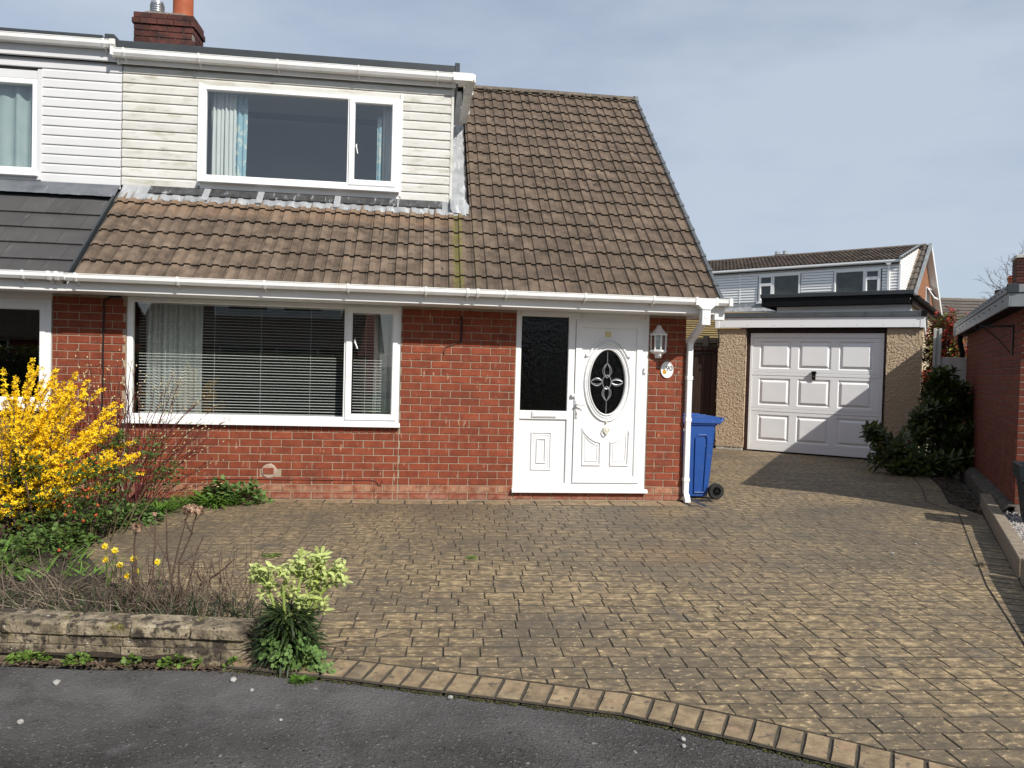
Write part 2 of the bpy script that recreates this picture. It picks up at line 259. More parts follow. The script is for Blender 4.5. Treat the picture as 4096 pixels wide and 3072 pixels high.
# ------------------------------------------------------------------ mesh helpers
class MB:
    def __init__(s): s.v = []; s.f = []
    def add(s, vs, fs):
        k = len(s.v); s.v.extend([tuple(v) for v in vs]); s.f.extend([tuple(i + k for i in f) for f in fs]); return s
    def box(s, x0, x1, y0, y1, z0, z1, b=0.0):
        if b <= 0:
            return s.add([(x0, y0, z0), (x1, y0, z0), (x1, y1, z0), (x0, y1, z0), (x0, y0, z1), (x1, y0, z1), (x1, y1, z1), (x0, y1, z1)],
                         [(0, 3, 2, 1), (4, 5, 6, 7), (0, 1, 5, 4), (1, 2, 6, 5), (2, 3, 7, 6), (3, 0, 4, 7)])
        c = ((x0, x1), (y0, y1), (z0, z1)); b = min(b, .45 * min(x1 - x0, y1 - y0, z1 - z0)); idx = {}; vs = []
        for i in (0, 1):
            for j in (0, 1):
                for k in (0, 1):
                    p = (c[0][i], c[1][j], c[2][k]); q = (p[0] + (b, -b)[i], p[1] + (b, -b)[j], p[2] + (b, -b)[k])
                    for a in range(3):
                        r = list(q); r[a] = p[a]; idx[(i, j, k, a)] = len(vs); vs.append(tuple(r))
        I = idx; fs = []
        for i, fl in ((0, 1), (1, 0)):
            def o(l): return tuple(l[::-1]) if fl else tuple(l)
            fs.append(o([I[i, 0, 0, 0], I[i, 1, 0, 0], I[i, 1, 1, 0], I[i, 0, 1, 0]]))
            fs.append(o([I[0, i, 0, 1], I[0, i, 1, 1], I[1, i, 1, 1], I[1, i, 0, 1]]))
            fs.append(o([I[0, 0, i, 2], I[1, 0, i, 2], I[1, 1, i, 2], I[0, 1, i, 2]]))
        for i in (0, 1):
            for j in (0, 1):
                fs.append((I[i, j, 0, 0], I[i, j, 0, 1], I[i, j, 1, 1], I[i, j, 1, 0]))
                fs.append((I[i, 0, j, 0], I[i, 0, j, 2], I[i, 1, j, 2], I[i, 1, j, 0]))
                fs.append((I[0, i, j, 1], I[0, i, j, 2], I[1, i, j, 2], I[1, i, j, 1]))
                for k in (0, 1): fs.append((I[i, j, k, 0], I[i, j, k, 1], I[i, j, k, 2]))
        s.add(vs, fs); s.fix = True; return s
    def extr(s, poly, lo, hi, axis='y', cap=True):
        """closed 2-D polygon extruded; axis y: poly in (x,z); axis z: (x,y); axis x: (y,z)"""
        def P(p, t): return {'y': (p[0], t, p[1]), 'z': (p[0], p[1], t), 'x': (t, p[0], p[1])}[axis]
        n = len(poly); vs = [P(p, lo) for p in poly] + [P(p, hi) for p in poly]
        fs = [(i, (i + 1) % n, n + (i + 1) % n, n + i) for i in range(n)]
        if cap: fs += [tuple(range(n - 1, -1, -1)), tuple(range(n, 2 * n))]
        s.fix = True; return s.add(vs, fs)
    def bevslab(s, poly, z0, z1, b, axis='z', z_base=None):
        """convex polygon, vertical sides from z0, chamfered towards a smaller face at z1"""
        n = len(poly); cx = sum(p[0] for p in poly) / n; cy = sum(p[1] for p in poly) / n
        def ins(p, d):
            v = Vector((cx - p[0], cy - p[1])); l = max(v.length, 1e-6); k = min(d * 1.3 / l, .45); return (p[0] + v.x * k, p[1] + v.y * k)
        def P(p, t): return {'y': (p[0], t, p[1]), 'z': (p[0], p[1], t), 'x': (t, p[0], p[1])}[axis]
        zm = z1 - b if z1 > z0 else z1 + b
        vs = [P(p, z0) for p in poly] + [P(p, zm) for p in poly] + [P(ins(p, b), z1) for p in poly]
        fs = [(i, (i + 1) % n, n + (i + 1) % n, n + i) for i in range(n)] + [(n + i, n + (i + 1) % n, 2 * n + (i + 1) % n, 2 * n + i) for i in range(n)]
        fs.append(tuple(range(2 * n, 3 * n))); s.fix = True; return s.add(vs, fs)
    def tube(s, pts, r, n=6, cap=True):
        pts = [Vector(p) for p in pts]; m = len(pts)
        rr = r if isinstance(r, (list, tuple)) else [r] * m
        vs = []; a = None
        for i, p in enumerate(pts):
            d = (pts[min(i + 1, m - 1)] - pts[max(i - 1, 0)])
            if d.length < 1e-9: d = Vector((0, 0, 1))
            d.normalize()
            if a is None: a = d.orthogonal().normalized()
            a = (a - d * a.dot(d))
            if a.length < 1e-6: a = d.orthogonal()
            a.normalize(); b = d.cross(a)
            for k in range(n):
                t = 2 * math.pi * k / n; vs.append(p + (a * math.cos(t) + b * math.sin(t)) * rr[i])
        fs = [(i * n + k, i * n + (k + 1) % n, (i + 1) * n + (k + 1) % n, (i + 1) * n + k) for i in range(m - 1) for k in range(n)]
        if cap: fs += [tuple(range(n - 1, -1, -1)), tuple((m - 1) * n + k for k in range(n))]
        return s.add(vs, fs)
    def lathe(s, prof, n=16, c=(0, 0, 0), axis='z', a0=0.0, a1=2 * math.pi):
        full = abs(a1 - a0 - 2 * math.pi) < 1e-6; m = n if full else n + 1; vs = []
        for r, h in prof:
            for k in range(m):
                t = a0 + (a1 - a0) * k / n; x, y = r * math.cos(t), r * math.sin(t)
                vs.append({'z': (c[0] + x, c[1] + y, c[2] + h), 'y': (c[0] + x, c[1] + h, c[2] + y), 'x': (c[0] + h, c[1] + x, c[2] + y)}[axis])
        fs = [(i * m + k, i * m + (k + 1) % m, (i + 1) * m + (k + 1) % m, (i + 1) * m + k) for i in range(len(prof) - 1) for k in range(n if full else n)]
        s.fix = True; return s.add(vs, fs)
    def sphere(s, c, r, n=8, m=6, sq=(1, 1, 1)):
        return s.lathe([(max(r * math.sin(math.pi * i / m), 1e-4), -r * math.cos(math.pi * i / m) * sq[2]) for i in range(m + 1)], n, c)
    def ring(s, outer, inner, y0, y1):
        """frame between two closed outlines in (x,z), front at y0"""
        n = len(outer)
        vs = [(p[0], y0, p[1]) for p in outer] + [(p[0], y0, p[1]) for p in inner] + [(p[0], y1, p[1]) for p in outer] + [(p[0], y1, p[1]) for p in inner]
        fs = []
        for i in range(n):
            j = (i + 1) % n
            fs += [(i, j, n + j, n + i), (2 * n + i, 3 * n + i, 3 * n + j, 2 * n + j), (i, 2 * n + i, 2 * n + j, j), (n + i, n + j, 3 * n + j, 3 * n + i)]
        s.fix = True; return s.add(vs, fs)
    def xf(s, mat, start=0):
        for i in range(start, len(s.v)): s.v[i] = tuple(mat @ Vector(s.v[i]))
        return s
    fix = False
import bmesh
def mesh(name, mb, mat, smooth=None):
    me = bpy.data.meshes.new(name); me.from_pydata(mb.v, [], mb.f)
    if mb.fix:
        bm = bmesh.new(); bm.from_mesh(me); bmesh.ops.recalc_face_normals(bm, faces=bm.faces); bm.to_mesh(me); bm.free()
    if smooth is not None:
        me.polygons.foreach_set('use_smooth', [True] * len(me.polygons))
        if smooth < 180: me.set_sharp_from_angle(angle=R(smooth))
    if mat: me.materials.append(mat)
    me.update(); return me
def tag(o, label=None, cat=None, group=None, kind=None):
    if label: o['label'] = label
    if cat: o['category'] = cat
    if group: o['group'] = group
    if kind: o['kind'] = kind
    return o
def O(name, data, parent=None, loc=(0, 0, 0), rot=(0, 0, 0)):
    o = bpy.data.objects.new(name, data); COL.objects.link(o)
    if parent: o.parent = parent
    o.location = loc; o.rotation_euler = rot; return o
def P(name, mb, mat, parent=None, smooth=None, loc=(0, 0, 0), rot=(0, 0, 0)):
    return O(name, mesh(name, mb, mat, smooth), parent, loc, rot)
def thing(name, label, cat, loc=(0, 0, 0), rz=0.0, group=None):
    o = bpy.data.objects.new(name, None); COL.objects.link(o); o.location = loc; o.rotation_euler = (0, 0, rz); o.empty_display_size = .1
    return tag(o, label, cat, group)
def copy_tree(o, parent=None):
    c = o.copy(); COL.objects.link(c)
    if parent: c.parent = parent
    for ch in list(o.children): copy_tree(ch, c)
    return c
# numpy scatter of a small template (leaf, petal, chip): orient so that template +x follows dir, +z follows nrm
def scatter(tv, tf, pos, dirs, nrm, size):
    tv = np.asarray(tv, float); pos = np.asarray(pos, float); n = len(pos)
    d = np.asarray(dirs, float); d /= np.linalg.norm(d, axis=1)[:, None] + 1e-9
    z = np.asarray(nrm, float); z = z - d * (z * d).sum(1)[:, None]
    bad = np.linalg.norm(z, axis=1) < 1e-4; z[bad] = np.cross(d[bad], [0.3, 1, .2]); z /= np.linalg.norm(z, axis=1)[:, None] + 1e-9
    y = np.cross(z, d); s = np.asarray(size, float).reshape(-1, 1, 1) if np.ndim(size) else size
    B = np.stack([d, y, z], 1)
    V = np.einsum('kj,njc->nkc', tv, B) * s + pos[:, None, :]
    k = len(tv); mb = MB(); mb.v = [tuple(p) for p in V.reshape(-1, 3)]
    mb.f = [tuple(i * k + q for q in f) for i in range(n) for f in tf]
    return mb
def merge(a, b): return a.add(b.v, b.f)
def rdir(n): 
    v = rng.normal(size=(n, 3)); return v / np.linalg.norm(v, axis=1)[:, None]
LEAF_V = [(0, 0, 0), (.35, .22, .05), (.35, -.22, .05), (.38, 0, -.01), (.75, .16, .02), (.75, -.16, .02), (.75, 0, -.05), (1, 0, -.12)]
LEAF_F = [(0, 3, 1), (0, 2, 3), (1, 3, 6, 4), (3, 2, 5, 6), (4, 6, 7), (6, 5, 7)]
NARROW_V = [(x, y * .5, z) for x, y, z in LEAF_V]
BLADE_V = [(0, .03, 0), (0, -.03, 0), (.45, .03, .0), (.45, -.03, .0), (.8, .02, -.06), (.8, -.02, -.06), (1, 0, -.16)]
BLADE_F = [(0, 1, 3, 2), (2, 3, 5, 4), (4, 5, 6)]
ROUND_V = [(0, 0, 0), (.3, .38, .04), (.7, .42, .03), (1, .15, 0), (1, -.15, 0), (.7, -.42, .03), (.3, -.38, .04), (.55, 0, -.04)]
ROUND_F = [(0, 7, 1), (1, 7, 2), (2, 7, 3), (3, 7, 4), (4, 7, 5), (5, 7, 6), (6, 7, 0)]
def flower4():
    v = []; f = []
    for k in range(4):
        a = k * math.pi / 2; c, s_ = math.cos(a), math.sin(a); b = len(v)
        for x, y, z in ((.0, 0, 0), (.55, .28, .25), (1, 0, .42), (.55, -.28, .25)): v.append((x * c - y * s_, x * s_ + y * c, z))
        f.append((b, b + 1, b + 2, b + 3))
    return v, f
FL4_V, FL4_F = flower4()
def flower5(n=5, w=.34, cup=.3):
    v = []; f = []
    for k in range(n):
        a = k * 2 * math.pi / n; c, s_ = math.cos(a), math.sin(a); b = len(v)
        for x, y, z in ((.0, 0, 0), (.6, w, cup * .6), (1, 0, cup), (.6, -w, cup * .6)): v.append((x * c - y * s_, x * s_ + y * c, z))
        f.append((b, b + 1, b + 2, b + 3))
    return v, f
def ico():
    t = (1 + 5 ** .5) / 2; v = [(-1, t, 0), (1, t, 0), (-1, -t, 0), (1, -t, 0), (0, -1, t), (0, 1, t), (0, -1, -t), (0, 1, -t), (t, 0, -1), (t, 0, 1), (-t, 0, -1), (-t, 0, 1)]
    v = [tuple(c / 1.9 for c in p) for p in v]
    f = [(0, 11, 5), (0, 5, 1), (0, 1, 7), (0, 7, 10), (0, 10, 11), (1, 5, 9), (5, 11, 4), (11, 10, 2), (10, 7, 6), (7, 1, 8), (3, 9, 4), (3, 4, 2), (3, 2, 6), (3, 6, 8), (3, 8, 9), (4, 9, 5), (2, 4, 11), (6, 2, 10), (8, 6, 7), (9, 8, 1)]
    return v, f
ICO_V, ICO_F = ico()
# ================================================================== GROUND, ROAD, DRIVE
def sheet(name, poly, z, mat, kind='structure', label=None, cat=None):
    mb = MB(); mb.add([(x, y, z) for x, y in poly], [tuple(range(len(poly)))]); o = P(name, mb, mat); return tag(o, label, cat, None, kind)
sheet('ground', [(-400, -400), (400, -400), (400, 400), (-400, 400)], -.08, m_ground, label='bare earth sheet under and beyond the plots', cat='ground')
front_out = [(-.95, -4.70), (-.354, -4.874), (.02, -5.011), (.493, -5.176), (.938, -5.331), (1.41, -5.614), (1.754, -5.844), (2.35, -6.27), (3.2, -6.95)]
def offset(pl, d):
    o = []
    for i, p in enumerate(pl):
        a, b = pl[max(i - 1, 0)], pl[min(i + 1, len(pl) - 1)]; t = Vector((b[0] - a[0], b[1] - a[1])).normalized(); o.append((p[0] - t.y * d, p[1] + t.x * d))
    return o
front_in = offset(front_out, .222)
right_out = [(3.2, -6.95), (3.35, -5.45), (4.50, -3.60), (5.26, -2.515), (6.44, -.84), (6.60, -.07), (7.35, 1.05), (7.976, 2.129), (8.518, 3.282), (9.05, 3.80)]
right_in = offset(right_out, .25); right_in[0] = (2.98, -6.55); front_in[-1] = (2.98, -6.55)
left_edge = [(-.92, -4.49), (-1.35, -3.95), (-2.0, -3.35), (-2.625, -2.393), (-2.68, -2.10), (-2.70, -1.39), (-2.546, -1.031), (-2.489, -.584), (-2.05, -.25)]
# road: everything in front of the plots
road = [(-60, -60), (60, -60), (60, -30), (14, -16), (3.45, -6.98)] + front_out[::-1][1:] + [(-1.6, -4.66), (-2.6, -4.50), (-8, -3.65), (-60, 4)]
def rough_strip():
    # asphalt as a finely faceted sheet near the camera
    return sheet('road', road, -.022, m_asphalt, label='worn grey asphalt of the cul de sac with pale lichen spots', cat='road')
rough_strip()
drive_poly = front_out + right_out[1:] + [(6.9, 6.2), (3.14, 9.1), (3.14, 0), (-2.0, 0), (-2.05, -.25)] + left_edge[::-1][1:]
drive = sheet('driveway', drive_poly, -.0075, m_joint, label='imprinted concrete driveway of buff setts with dark joints', cat='driveway')
bed_poly = left_edge[::-1] + [(-.95, -4.5), (-1.2, -4.62), (-8, -3.55), (-12, 0), (-2.0, 0)]
def bump_sheet(name, poly, z, mat, amp, step, label, cat, kind='structure'):
    # soil with a real, slightly lumpy surface, cut to its outline
    xs = [p[0] for p in poly]; ys = [p[1] for p in poly]; bm = bmesh.new()
    f = bm.faces.new([bm.verts.new((x, y, z)) for x, y in poly]); bmesh.ops.triangulate(bm, faces=bm.faces)
    x = max(min(xs), -6)
    while x < max(xs): bmesh.ops.bisect_plane(bm, geom=bm.verts[:] + bm.edges[:] + bm.faces[:], plane_co=(x, 0, 0), plane_no=(1, 0, 0)); x += step
    y = min(ys)
    while y < max(ys): bmesh.ops.bisect_plane(bm, geom=bm.verts[:] + bm.edges[:] + bm.faces[:], plane_co=(0, y, 0), plane_no=(0, 1, 0)); y += step
    for v in bm.verts:
        if not v.is_boundary: v.co.z += amp * (random.random() - .2)
    me = bpy.data.meshes.new(name); bm.to_mesh(me); bm.free(); me.materials.append(mat)
    return tag(O(name, me), label, cat, None, kind)
bump_sheet('garden_soil', bed_poly, .005, m_soil, .05, .16, 'dark soil of the overgrown front garden bed', 'soil')

def clip(poly, a, b):
    """keep the part of a convex polygon left of the line a->b"""
    nx, ny = -(b[1] - a[1]), b[0] - a[0]; d = [(p[0] - a[0]) * nx + (p[1] - a[1]) * ny for p in poly]; o = []
    for i in range(len(poly)):
        j = (i + 1) % len(poly)
        if d[i] >= 0: o.append(poly[i])
        if (d[i] >= 0) != (d[j] >= 0):
            t = d[i] / (d[i] - d[j]); o.append((poly[i][0] + t * (poly[j][0] - poly[i][0]), poly[i][1] + t * (poly[j][1] - poly[i][1])))
    return o
def inside(poly, x, y):
    c = False; n = len(poly); j = n - 1
    for i in range(n):
        if (poly[i][1] > y) != (poly[j][1] > y) and x < (poly[j][0] - poly[i][0]) * (y - poly[i][1]) / (poly[j][1] - poly[i][1]) + poly[i][0]: c = not c
        j = i
    return c
def area(p): return .5 * abs(sum(p[i][0] * p[(i + 1) % len(p)][1] - p[(i + 1) % len(p)][0] * p[i][1] for i in range(len(p)))) if len(p) > 2 else 0
inner = front_in + right_in[1:] + [(6.75, 5.58), (6.15, 6.0), (3.3, 8.2), (3.16, 8.2), (3.16, -.36), (-1.9, -.235)] + left_edge[::-1][:-1]
stones = []
rot = -.055; cr_, sr_ = math.cos(rot), math.sin(rot)
bnd = [(inner[i], inner[(i + 1) % len(inner)]) for i in range(len(inner))]
v = -8.0; row = 0
while v < 9.5:
    u = -7.0 - random.uniform(0, .2)
    while u < 12:
        wd = random.choice((.165, .20, .225, .20)); g_ = .0012
        j = lambda: random.uniform(-.0022, .0022)
        h_ = .0032; q = [(u + g_ + j(), v + h_ + j()), (u + wd / 2, v + h_ + j()), (u + wd - g_ + j(), v + h_ + j()), (u + wd - g_ + j(), v + .141 - h_ + j()), (u + wd / 2, v + .141 - h_ + j()), (u + g_ + j(), v + .141 - h_ + j())]
        q = [(x * cr_ - y * sr_, x * sr_ + y * cr_) for x, y in q]; cx = sum(p[0] for p in q) / 6; cy = sum(p[1] for p in q) / 6
        u += wd
        if not (-3 < cx < 9 and -7 < cy < 8.5): continue
        ins = [inside(inner, *p) for p in q]
        if not any(ins): continue
        if not all(ins):
            def ed(e):
                a, b = e; mx, my = b[0] - a[0], b[1] - a[1]; t = max(0, min(1, ((cx - a[0]) * mx + (cy - a[1]) * my) / (mx * mx + my * my)))
                return (a[0] + t * mx - cx) ** 2 + (a[1] + t * my - cy) ** 2
            for a, b in sorted(bnd, key=ed)[:2]:
                l = math.dist(a, b); ox, oy = -(b[1] - a[1]) / l * .006, (b[0] - a[0]) / l * .006
                q = clip(q, (a[0] + ox, a[1] + oy), (b[0] + ox, b[1] + oy))
                if len(q) < 3 or all(inside(inner, p[0] * .98 + sum(r_[0] for r_ in q) / len(q) * .02, p[1] * .98 + sum(r_[1] for r_ in q) / len(q) * .02) for p in q): break
            if len(q) < 3 or area(q) < .0015: continue
        stones.append(q)
    v += .141; row += 1
def border(pin, pout, step, gap=.006):
    """row of blocks between two outlines"""
    def samp(pl, n):
        d = [0.0]
        for i in range(1, len(pl)): d.append(d[-1] + math.dist(pl[i - 1], pl[i]))
        o = []
        for k in range(n + 1):
            t = d[-1] * k / n; i = max(1, min(len(pl) - 1, next((a for a, q in enumerate(d) if q >= t), len(d) - 1))); f = (t - d[i - 1]) / max(d[i] - d[i - 1], 1e-6)
            o.append((pl[i - 1][0] + f * (pl[i][0] - pl[i - 1][0]), pl[i - 1][1] + f * (pl[i][1] - pl[i - 1][1])))
        return o
    ln = sum(math.dist(pout[i - 1], pout[i]) for i in range(1, len(pout))); n = max(1, int(ln / step)); o = []
    if len(pin) == len(pout):
        A, B = [], []
        for i in range(len(pin) - 1):
            m = max(1, int(math.dist(pout[i], pout[i + 1]) / step + .5))
            for k in range(m + (i == len(pin) - 2)):
                f = k / m; A.append((pin[i][0] + (pin[i + 1][0] - pin[i][0]) * f, pin[i][1] + (pin[i + 1][1] - pin[i][1]) * f)); B.append((pout[i][0] + (pout[i + 1][0] - pout[i][0]) * f, pout[i][1] + (pout[i + 1][1] - pout[i][1]) * f))
        n = len(A) - 1
    else: A = samp(pin, n); B = samp(pout, n)
    for k in range(n):
        a0, a1, b0, b1 = A[k], A[k + 1], B[k], B[k + 1]
        g1 = gap * random.uniform(.8, 1.9) / max(math.dist(a0, a1), .02); g2 = gap * random.uniform(.8, 1.9) / max(math.dist(b0, b1), .02)
        mixp = lambda p, q, t: (p[0] + (q[0] - p[0]) * t, p[1] + (q[1] - p[1]) * t)
        w_ = math.dist(a0, b0); e = .006 / max(w_, .05)
        p00, p01, p10, p11 = mixp(a0, a1, g1), mixp(a0, a1, 1 - g1), mixp(b0, b1, g2), mixp(b0, b1, 1 - g2)
        o.append([mixp(p00, p10, e), mixp(p01, p11, e), mixp(p01, p11, .5 + random.uniform(-.03, .03)), mixp(p01, p11, 1 - e), mixp(p00, p10, 1 - e), mixp(p00, p10, .5)])
    return o
bl_front = border(front_in, front_out, .113, .0042)
bl_right = border(right_in, right_out, .155, .004)
bl_wall = border([(-1.95, -.02), (3.12, -.02)], [(-1.95, -.225), (3.12, -.352)], .30, .004)
CAMP = Vector((0, -8.5524, 1.5558))
def shows(x, y, z=0):
    d = Vector((x, y, z)) - CAMP; zz = d.dot(fw2); return zz > .2 and abs(d.dot(cr) / zz) < .70 and abs(d.dot(cu) / zz) < .53
cand = []
for q in stones: cand.append((q, 'sett', m_sett))
for q in bl_front: cand.append((q, 'border_block', m_edge))
for q in bl_right: cand.append((q, 'border_block', m_sett))
for q in bl_wall: cand.append((q, 'border_block', m_edge))
def score(c):
    q = c[0]; x = sum(p[0] for p in q) / len(q); y = sum(p[1] for p in q) / len(q)
    if not shows(x, y): return 0
    return area(q) / ((x - CAMP.x) ** 2 + (y - CAMP.y) ** 2 + 2.4) ** 1.5
cand.sort(key=score, reverse=True)
rest = {}
cnt = {'sett': 0, 'border_block': 0}
for q, nm, mt in cand:
    if cnt[nm] < (298 if nm == 'sett' else 120):
        cnt[nm] += 1; mb = MB().bevslab(q, -.02, random.uniform(-.001, .001), .0035); o = P(nm, mb, mt, drive); o.data.materials.append(m_joint); o.data.polygons.foreach_set('material_index', [0 if len(p_.vertices) == len(q) and p_.index == len(o.data.polygons) - 1 else 1 for p_ in o.data.polygons])
    else: rest.setdefault((nm, mt.name), (MB(), mt))[0].bevslab(q, -.02, random.uniform(-.001, .001), .0035)
for (nm, _), (mb, mt) in rest.items():
    o = tag(P(nm + '_field', mb, mt, drive), kind='stuff'); o.data.materials.append(m_joint)
    o.data.polygons.foreach_set('material_index', [0 if min(o.data.vertices[v_].co.z for v_ in p_.vertices) > -.0025 else 1 for p_ in o.data.polygons])

# ================================================================== OUR HOUSE
house = thing('brick_house', 'red brick semi with brown tiled roof, algae stained white dormer and white front door', 'house')
CO = .0845
wall = P('wall', MB().box(-3.99, -3.23, .0015, .25, -.1, 2.24).box(-3.23, -.25, .0015, .25, -.1, .855).box(-.25, 1.083, .0015, .25, -.1, 2.24)
         .box(1.083, 2.679, .0015, .25, -.1, .1).box(2.679, 3.132, .0015, .25, -.1, 2.24)
         .extr([(.25, -.1), (7.4, -.1), (7.4, 2.3), (3.55, 5.9), (.25, 2.75)], 2.95, 3.132, 'x').box(-3.75, 2.95, 7.2, 7.4, -.1, 2.3)
         .extr([(.25, -.1), (7.4, -.1), (7.4, 2.3), (3.55, 5.9), (.25, 2.75)], -3.76, -3.60, 'x'), m_mortar, house)
bricks = []
def brick_rows(x0, x1, r0, r1, L=.2275, sh=0.0, zoff=0.0):
    for r in range(r0, r1):
        z = r * CO + zoff; x = x0 - ((r % 2) * .5 + sh) * L
        while x < x1:
            a, b = max(x, x0), min(x + L, x1)
            if b - a > .035: bricks.append((a + .005, b - .005, z + .0045, z + CO - .0045))
            x += L
brick_rows(-3.99, -3.232, 0, 26, .2275, .3)
brick_rows(-3.232, -.248, 0, 9, .2275, .12)
brick_rows(-.248, 1.081, 0, 26, .2275, .45)
brick_rows(2.681, 3.138, 0, 26, .2285, 0)
x = -3.228
while x < -.26: bricks.append((x + .004, min(x + CO, -.25) - .004, 9 * CO + .004, .838)); x += CO
x = 1.086
while x < 2.66: bricks.append((x + .005, min(x + .2275, 2.679) - .005, .012, .086)); x += .2275
VENT = (-1.685, .315)
bricks = [b for b in bricks if not (b[0] < VENT[0] + .06 and b[1] > VENT[0] - .06 and abs((b[2] + b[3]) / 2 - VENT[1]) < .05)]
full = [b for b in bricks if b[1] - b[0] > .15 and not (b[0] < -3.2 and b[3] < .9)]
full.sort(key=lambda b: ((b[0] + b[1]) / 2) ** 2 + 73)
chosen = set(full[:300]); bcache = {}
mb_rest = MB()
for b in bricks:
    w_, h_ = b[1] - b[0], b[3] - b[2]
    if b in chosen:
        key = (round(w_, 3), random.randrange(4))
        if key not in bcache:
            t = random.uniform(0, .004); bcache[key] = mesh('brick', MB().box(-w_ / 2, w_ / 2, -.003 - t, .05, -h_ / 2, h_ / 2, .004), m_brick)
        O('brick', bcache[key], wall, ((b[0] + b[1]) / 2, 0, (b[2] + b[3]) / 2), (0, random.uniform(-.004, .004), 0))
    else: mb_rest.box(b[0], b[1], -.004 - random.uniform(0, .003), .05, b[2], b[3], .004)
tag(P('brick_remainder', mb_rest, m_brick, wall), kind='stuff')
# patched vent hole with mortar ring
P('patched_vent', MB().lathe([(.001, -.012), (.075, -.012), (.09, .0), (.09, .02)], 18, (VENT[0], 0, VENT[1]), 'y').box(VENT[0] - .13, VENT[0] + .13, -.006, .01, VENT[1] + .10, VENT[1] + .112).box(VENT[0] - .13, VENT[0] - .122, -.006, .01, VENT[1] - .1, VENT[1] + .112), M('vent mortar', [(.33, .24, .19), (.40, .31, .25)], 30, rough=.95), wall)
P('infill_brick', MB().box(VENT[0] - .062, VENT[0] + .052, -.02, 0, VENT[1] - .035, VENT[1] + .038, .006), m_brick_o, wall)
# gable side of the house: brick courses as one joined part
mbg = MB()
for r in range(0, 26):
    y = .0 - (r % 2) * .114
    while y < 7.4:
        a, b = max(y, .004), min(y + .2275, 7.4)
        if b - a > .04: mbg.box(3.05, 3.137, a + .005, b - .005, r * CO + .0045, (r + 1) * CO - .0045)
        y += .2275
tag(P('gable_brickwork', mbg, m_brick, wall), kind='stuff')

# ---- roof
TH = .759; CT, ST = math.cos(TH), math.sin(TH); E0 = (-.40, 2.347)   # eave of the tiled plane (y,z)
def rp(s, lift=0.0): return (E0[0] + s * CT - lift * ST, E0[1] + s * ST + lift * CT)
RL = (3.52 - E0[0]) / CT
a0, a1 = rp(0, -.03), rp(RL, -.03)
roof = P('roof', MB().extr([(a0[0], a0[1]), (a1[0], a1[1]), (a1[0], a1[1] - .08), (a0[0], a0[1] - .06)], -3.64 + 3.94, 3.41, 'x')
         .extr([(a1[0], a1[1]), (7.7, 2.2), (7.7, 2.12), (a1[0], a1[1] - .08)], -3.64, 3.41, 'x')
         .extr([(a0[0], a0[1]), (.93, a0[1] + 1.33 * ST / CT), (.93, a0[1] + 1.33 * ST / CT - .08), (a0[0], a0[1] - .06)], -3.64, .299, 'x')
         .extr([(2.6, 5.16), (a1[0], a1[1]), (a1[0], a1[1] - .08), (2.6, 5.06)], -3.64, .299, 'x'), m_roofing, house)
G = .2905
prof = [(0, .004), (.018, .004), (.030, .024), (.085, .024), (.100, .005), (.142, .005), (.156, .024), (.214, .024), (.230, .005), (.280, .005), (.297, .012)]
def tile_mesh(x0=0.0, x1=.297, name='roof_tile', top=0.0):
    pr = [p for p in prof if x0 - 1e-6 <= p[0] <= x1 + 1e-6]; n = len(pr); l = G + .03 - top; T = .022; tilt = .026; mb = MB(); vs = []
    for x, h in pr: vs.append((x, 0, h + tilt))
    for x, h in pr: vs.append((x, l, h))
    for x, h in pr: vs.append((x, 0, h + tilt - T - .004))
    fs = [(i, i + 1, n + i + 1, n + i) for i in range(n - 1)] + [(2 * n + i, 2 * n + i + 1, i + 1, i) for i in range(n - 1)]
    fs += [(0, n, 2 * n), (n - 1, 3 * n - 1, 2 * n - 1)]
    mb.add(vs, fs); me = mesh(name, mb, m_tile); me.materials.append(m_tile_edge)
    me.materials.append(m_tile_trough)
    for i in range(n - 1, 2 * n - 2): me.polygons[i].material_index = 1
    for i in range(n - 1):
        if pr[i][1] < .013 and pr[i + 1][1] < .013 or (pr[i + 1][1] > pr[i][1] + .01): me.polygons[i].material_index = 2  # trough dirt; left rib slopes darkened too, shade put into the colour
    return me
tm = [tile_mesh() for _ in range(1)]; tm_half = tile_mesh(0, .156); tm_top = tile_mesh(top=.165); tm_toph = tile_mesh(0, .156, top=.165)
JX = [.545 + .2975 * k for k in range(-15, 10)]
for r in range(19):
    s = r * G; y, z = rp(s)
    for k, jx in enumerate(JX):
        x0, x1 = jx, jx + .2975
        if x0 < -3.70 or x0 > 3.38: continue
        if y > .66 and x0 < .46: continue        # under the dormer
        me = tm[0]
        if r == 18: me = tm_top
        if x1 > 3.44: me = tm_toph if r == 18 else tm_half
        yy, zz = rp(s, random.uniform(-.001, .003))
        O('roof_tile', me, roof, (x0 + random.uniform(-.002, .002), yy, zz), (TH, 0, random.uniform(-.006, .006)))
# ridge tiles
for k in range(7):
    x0 = .30 + k * .45
    x1 = min(x0 + .455, 3.40)
    yr, zr = rp(RL)
    mb = MB(); n = 8; prof2 = [(math.cos(math.pi * i / n) * -.13, math.sin(math.pi * i / n) * .085) for i in range(n + 1)]
    mb.extr([(yr + .02 + a, zr - .035 + b) for a, b in prof2], x0, x1 - .006, 'x'); P('ridge_tile', mb, m_ridge, roof, 40, rot=(0, random.uniform(-.002, .002), 0))
mbm = MB()                                       # mortar bedding with moss under the ridge
for k in range(60):
    x = random.uniform(.55, 3.35); yr, zr = rp(RL); mbm.sphere((x, yr - .12 + random.uniform(-.03, .02), zr - .055 + random.uniform(-.02, .02)), random.uniform(.012, .035), 6, 4, (1, 1, .6))
tag(P('ridge_mortar', mbm, m_ridge, roof), kind='stuff')
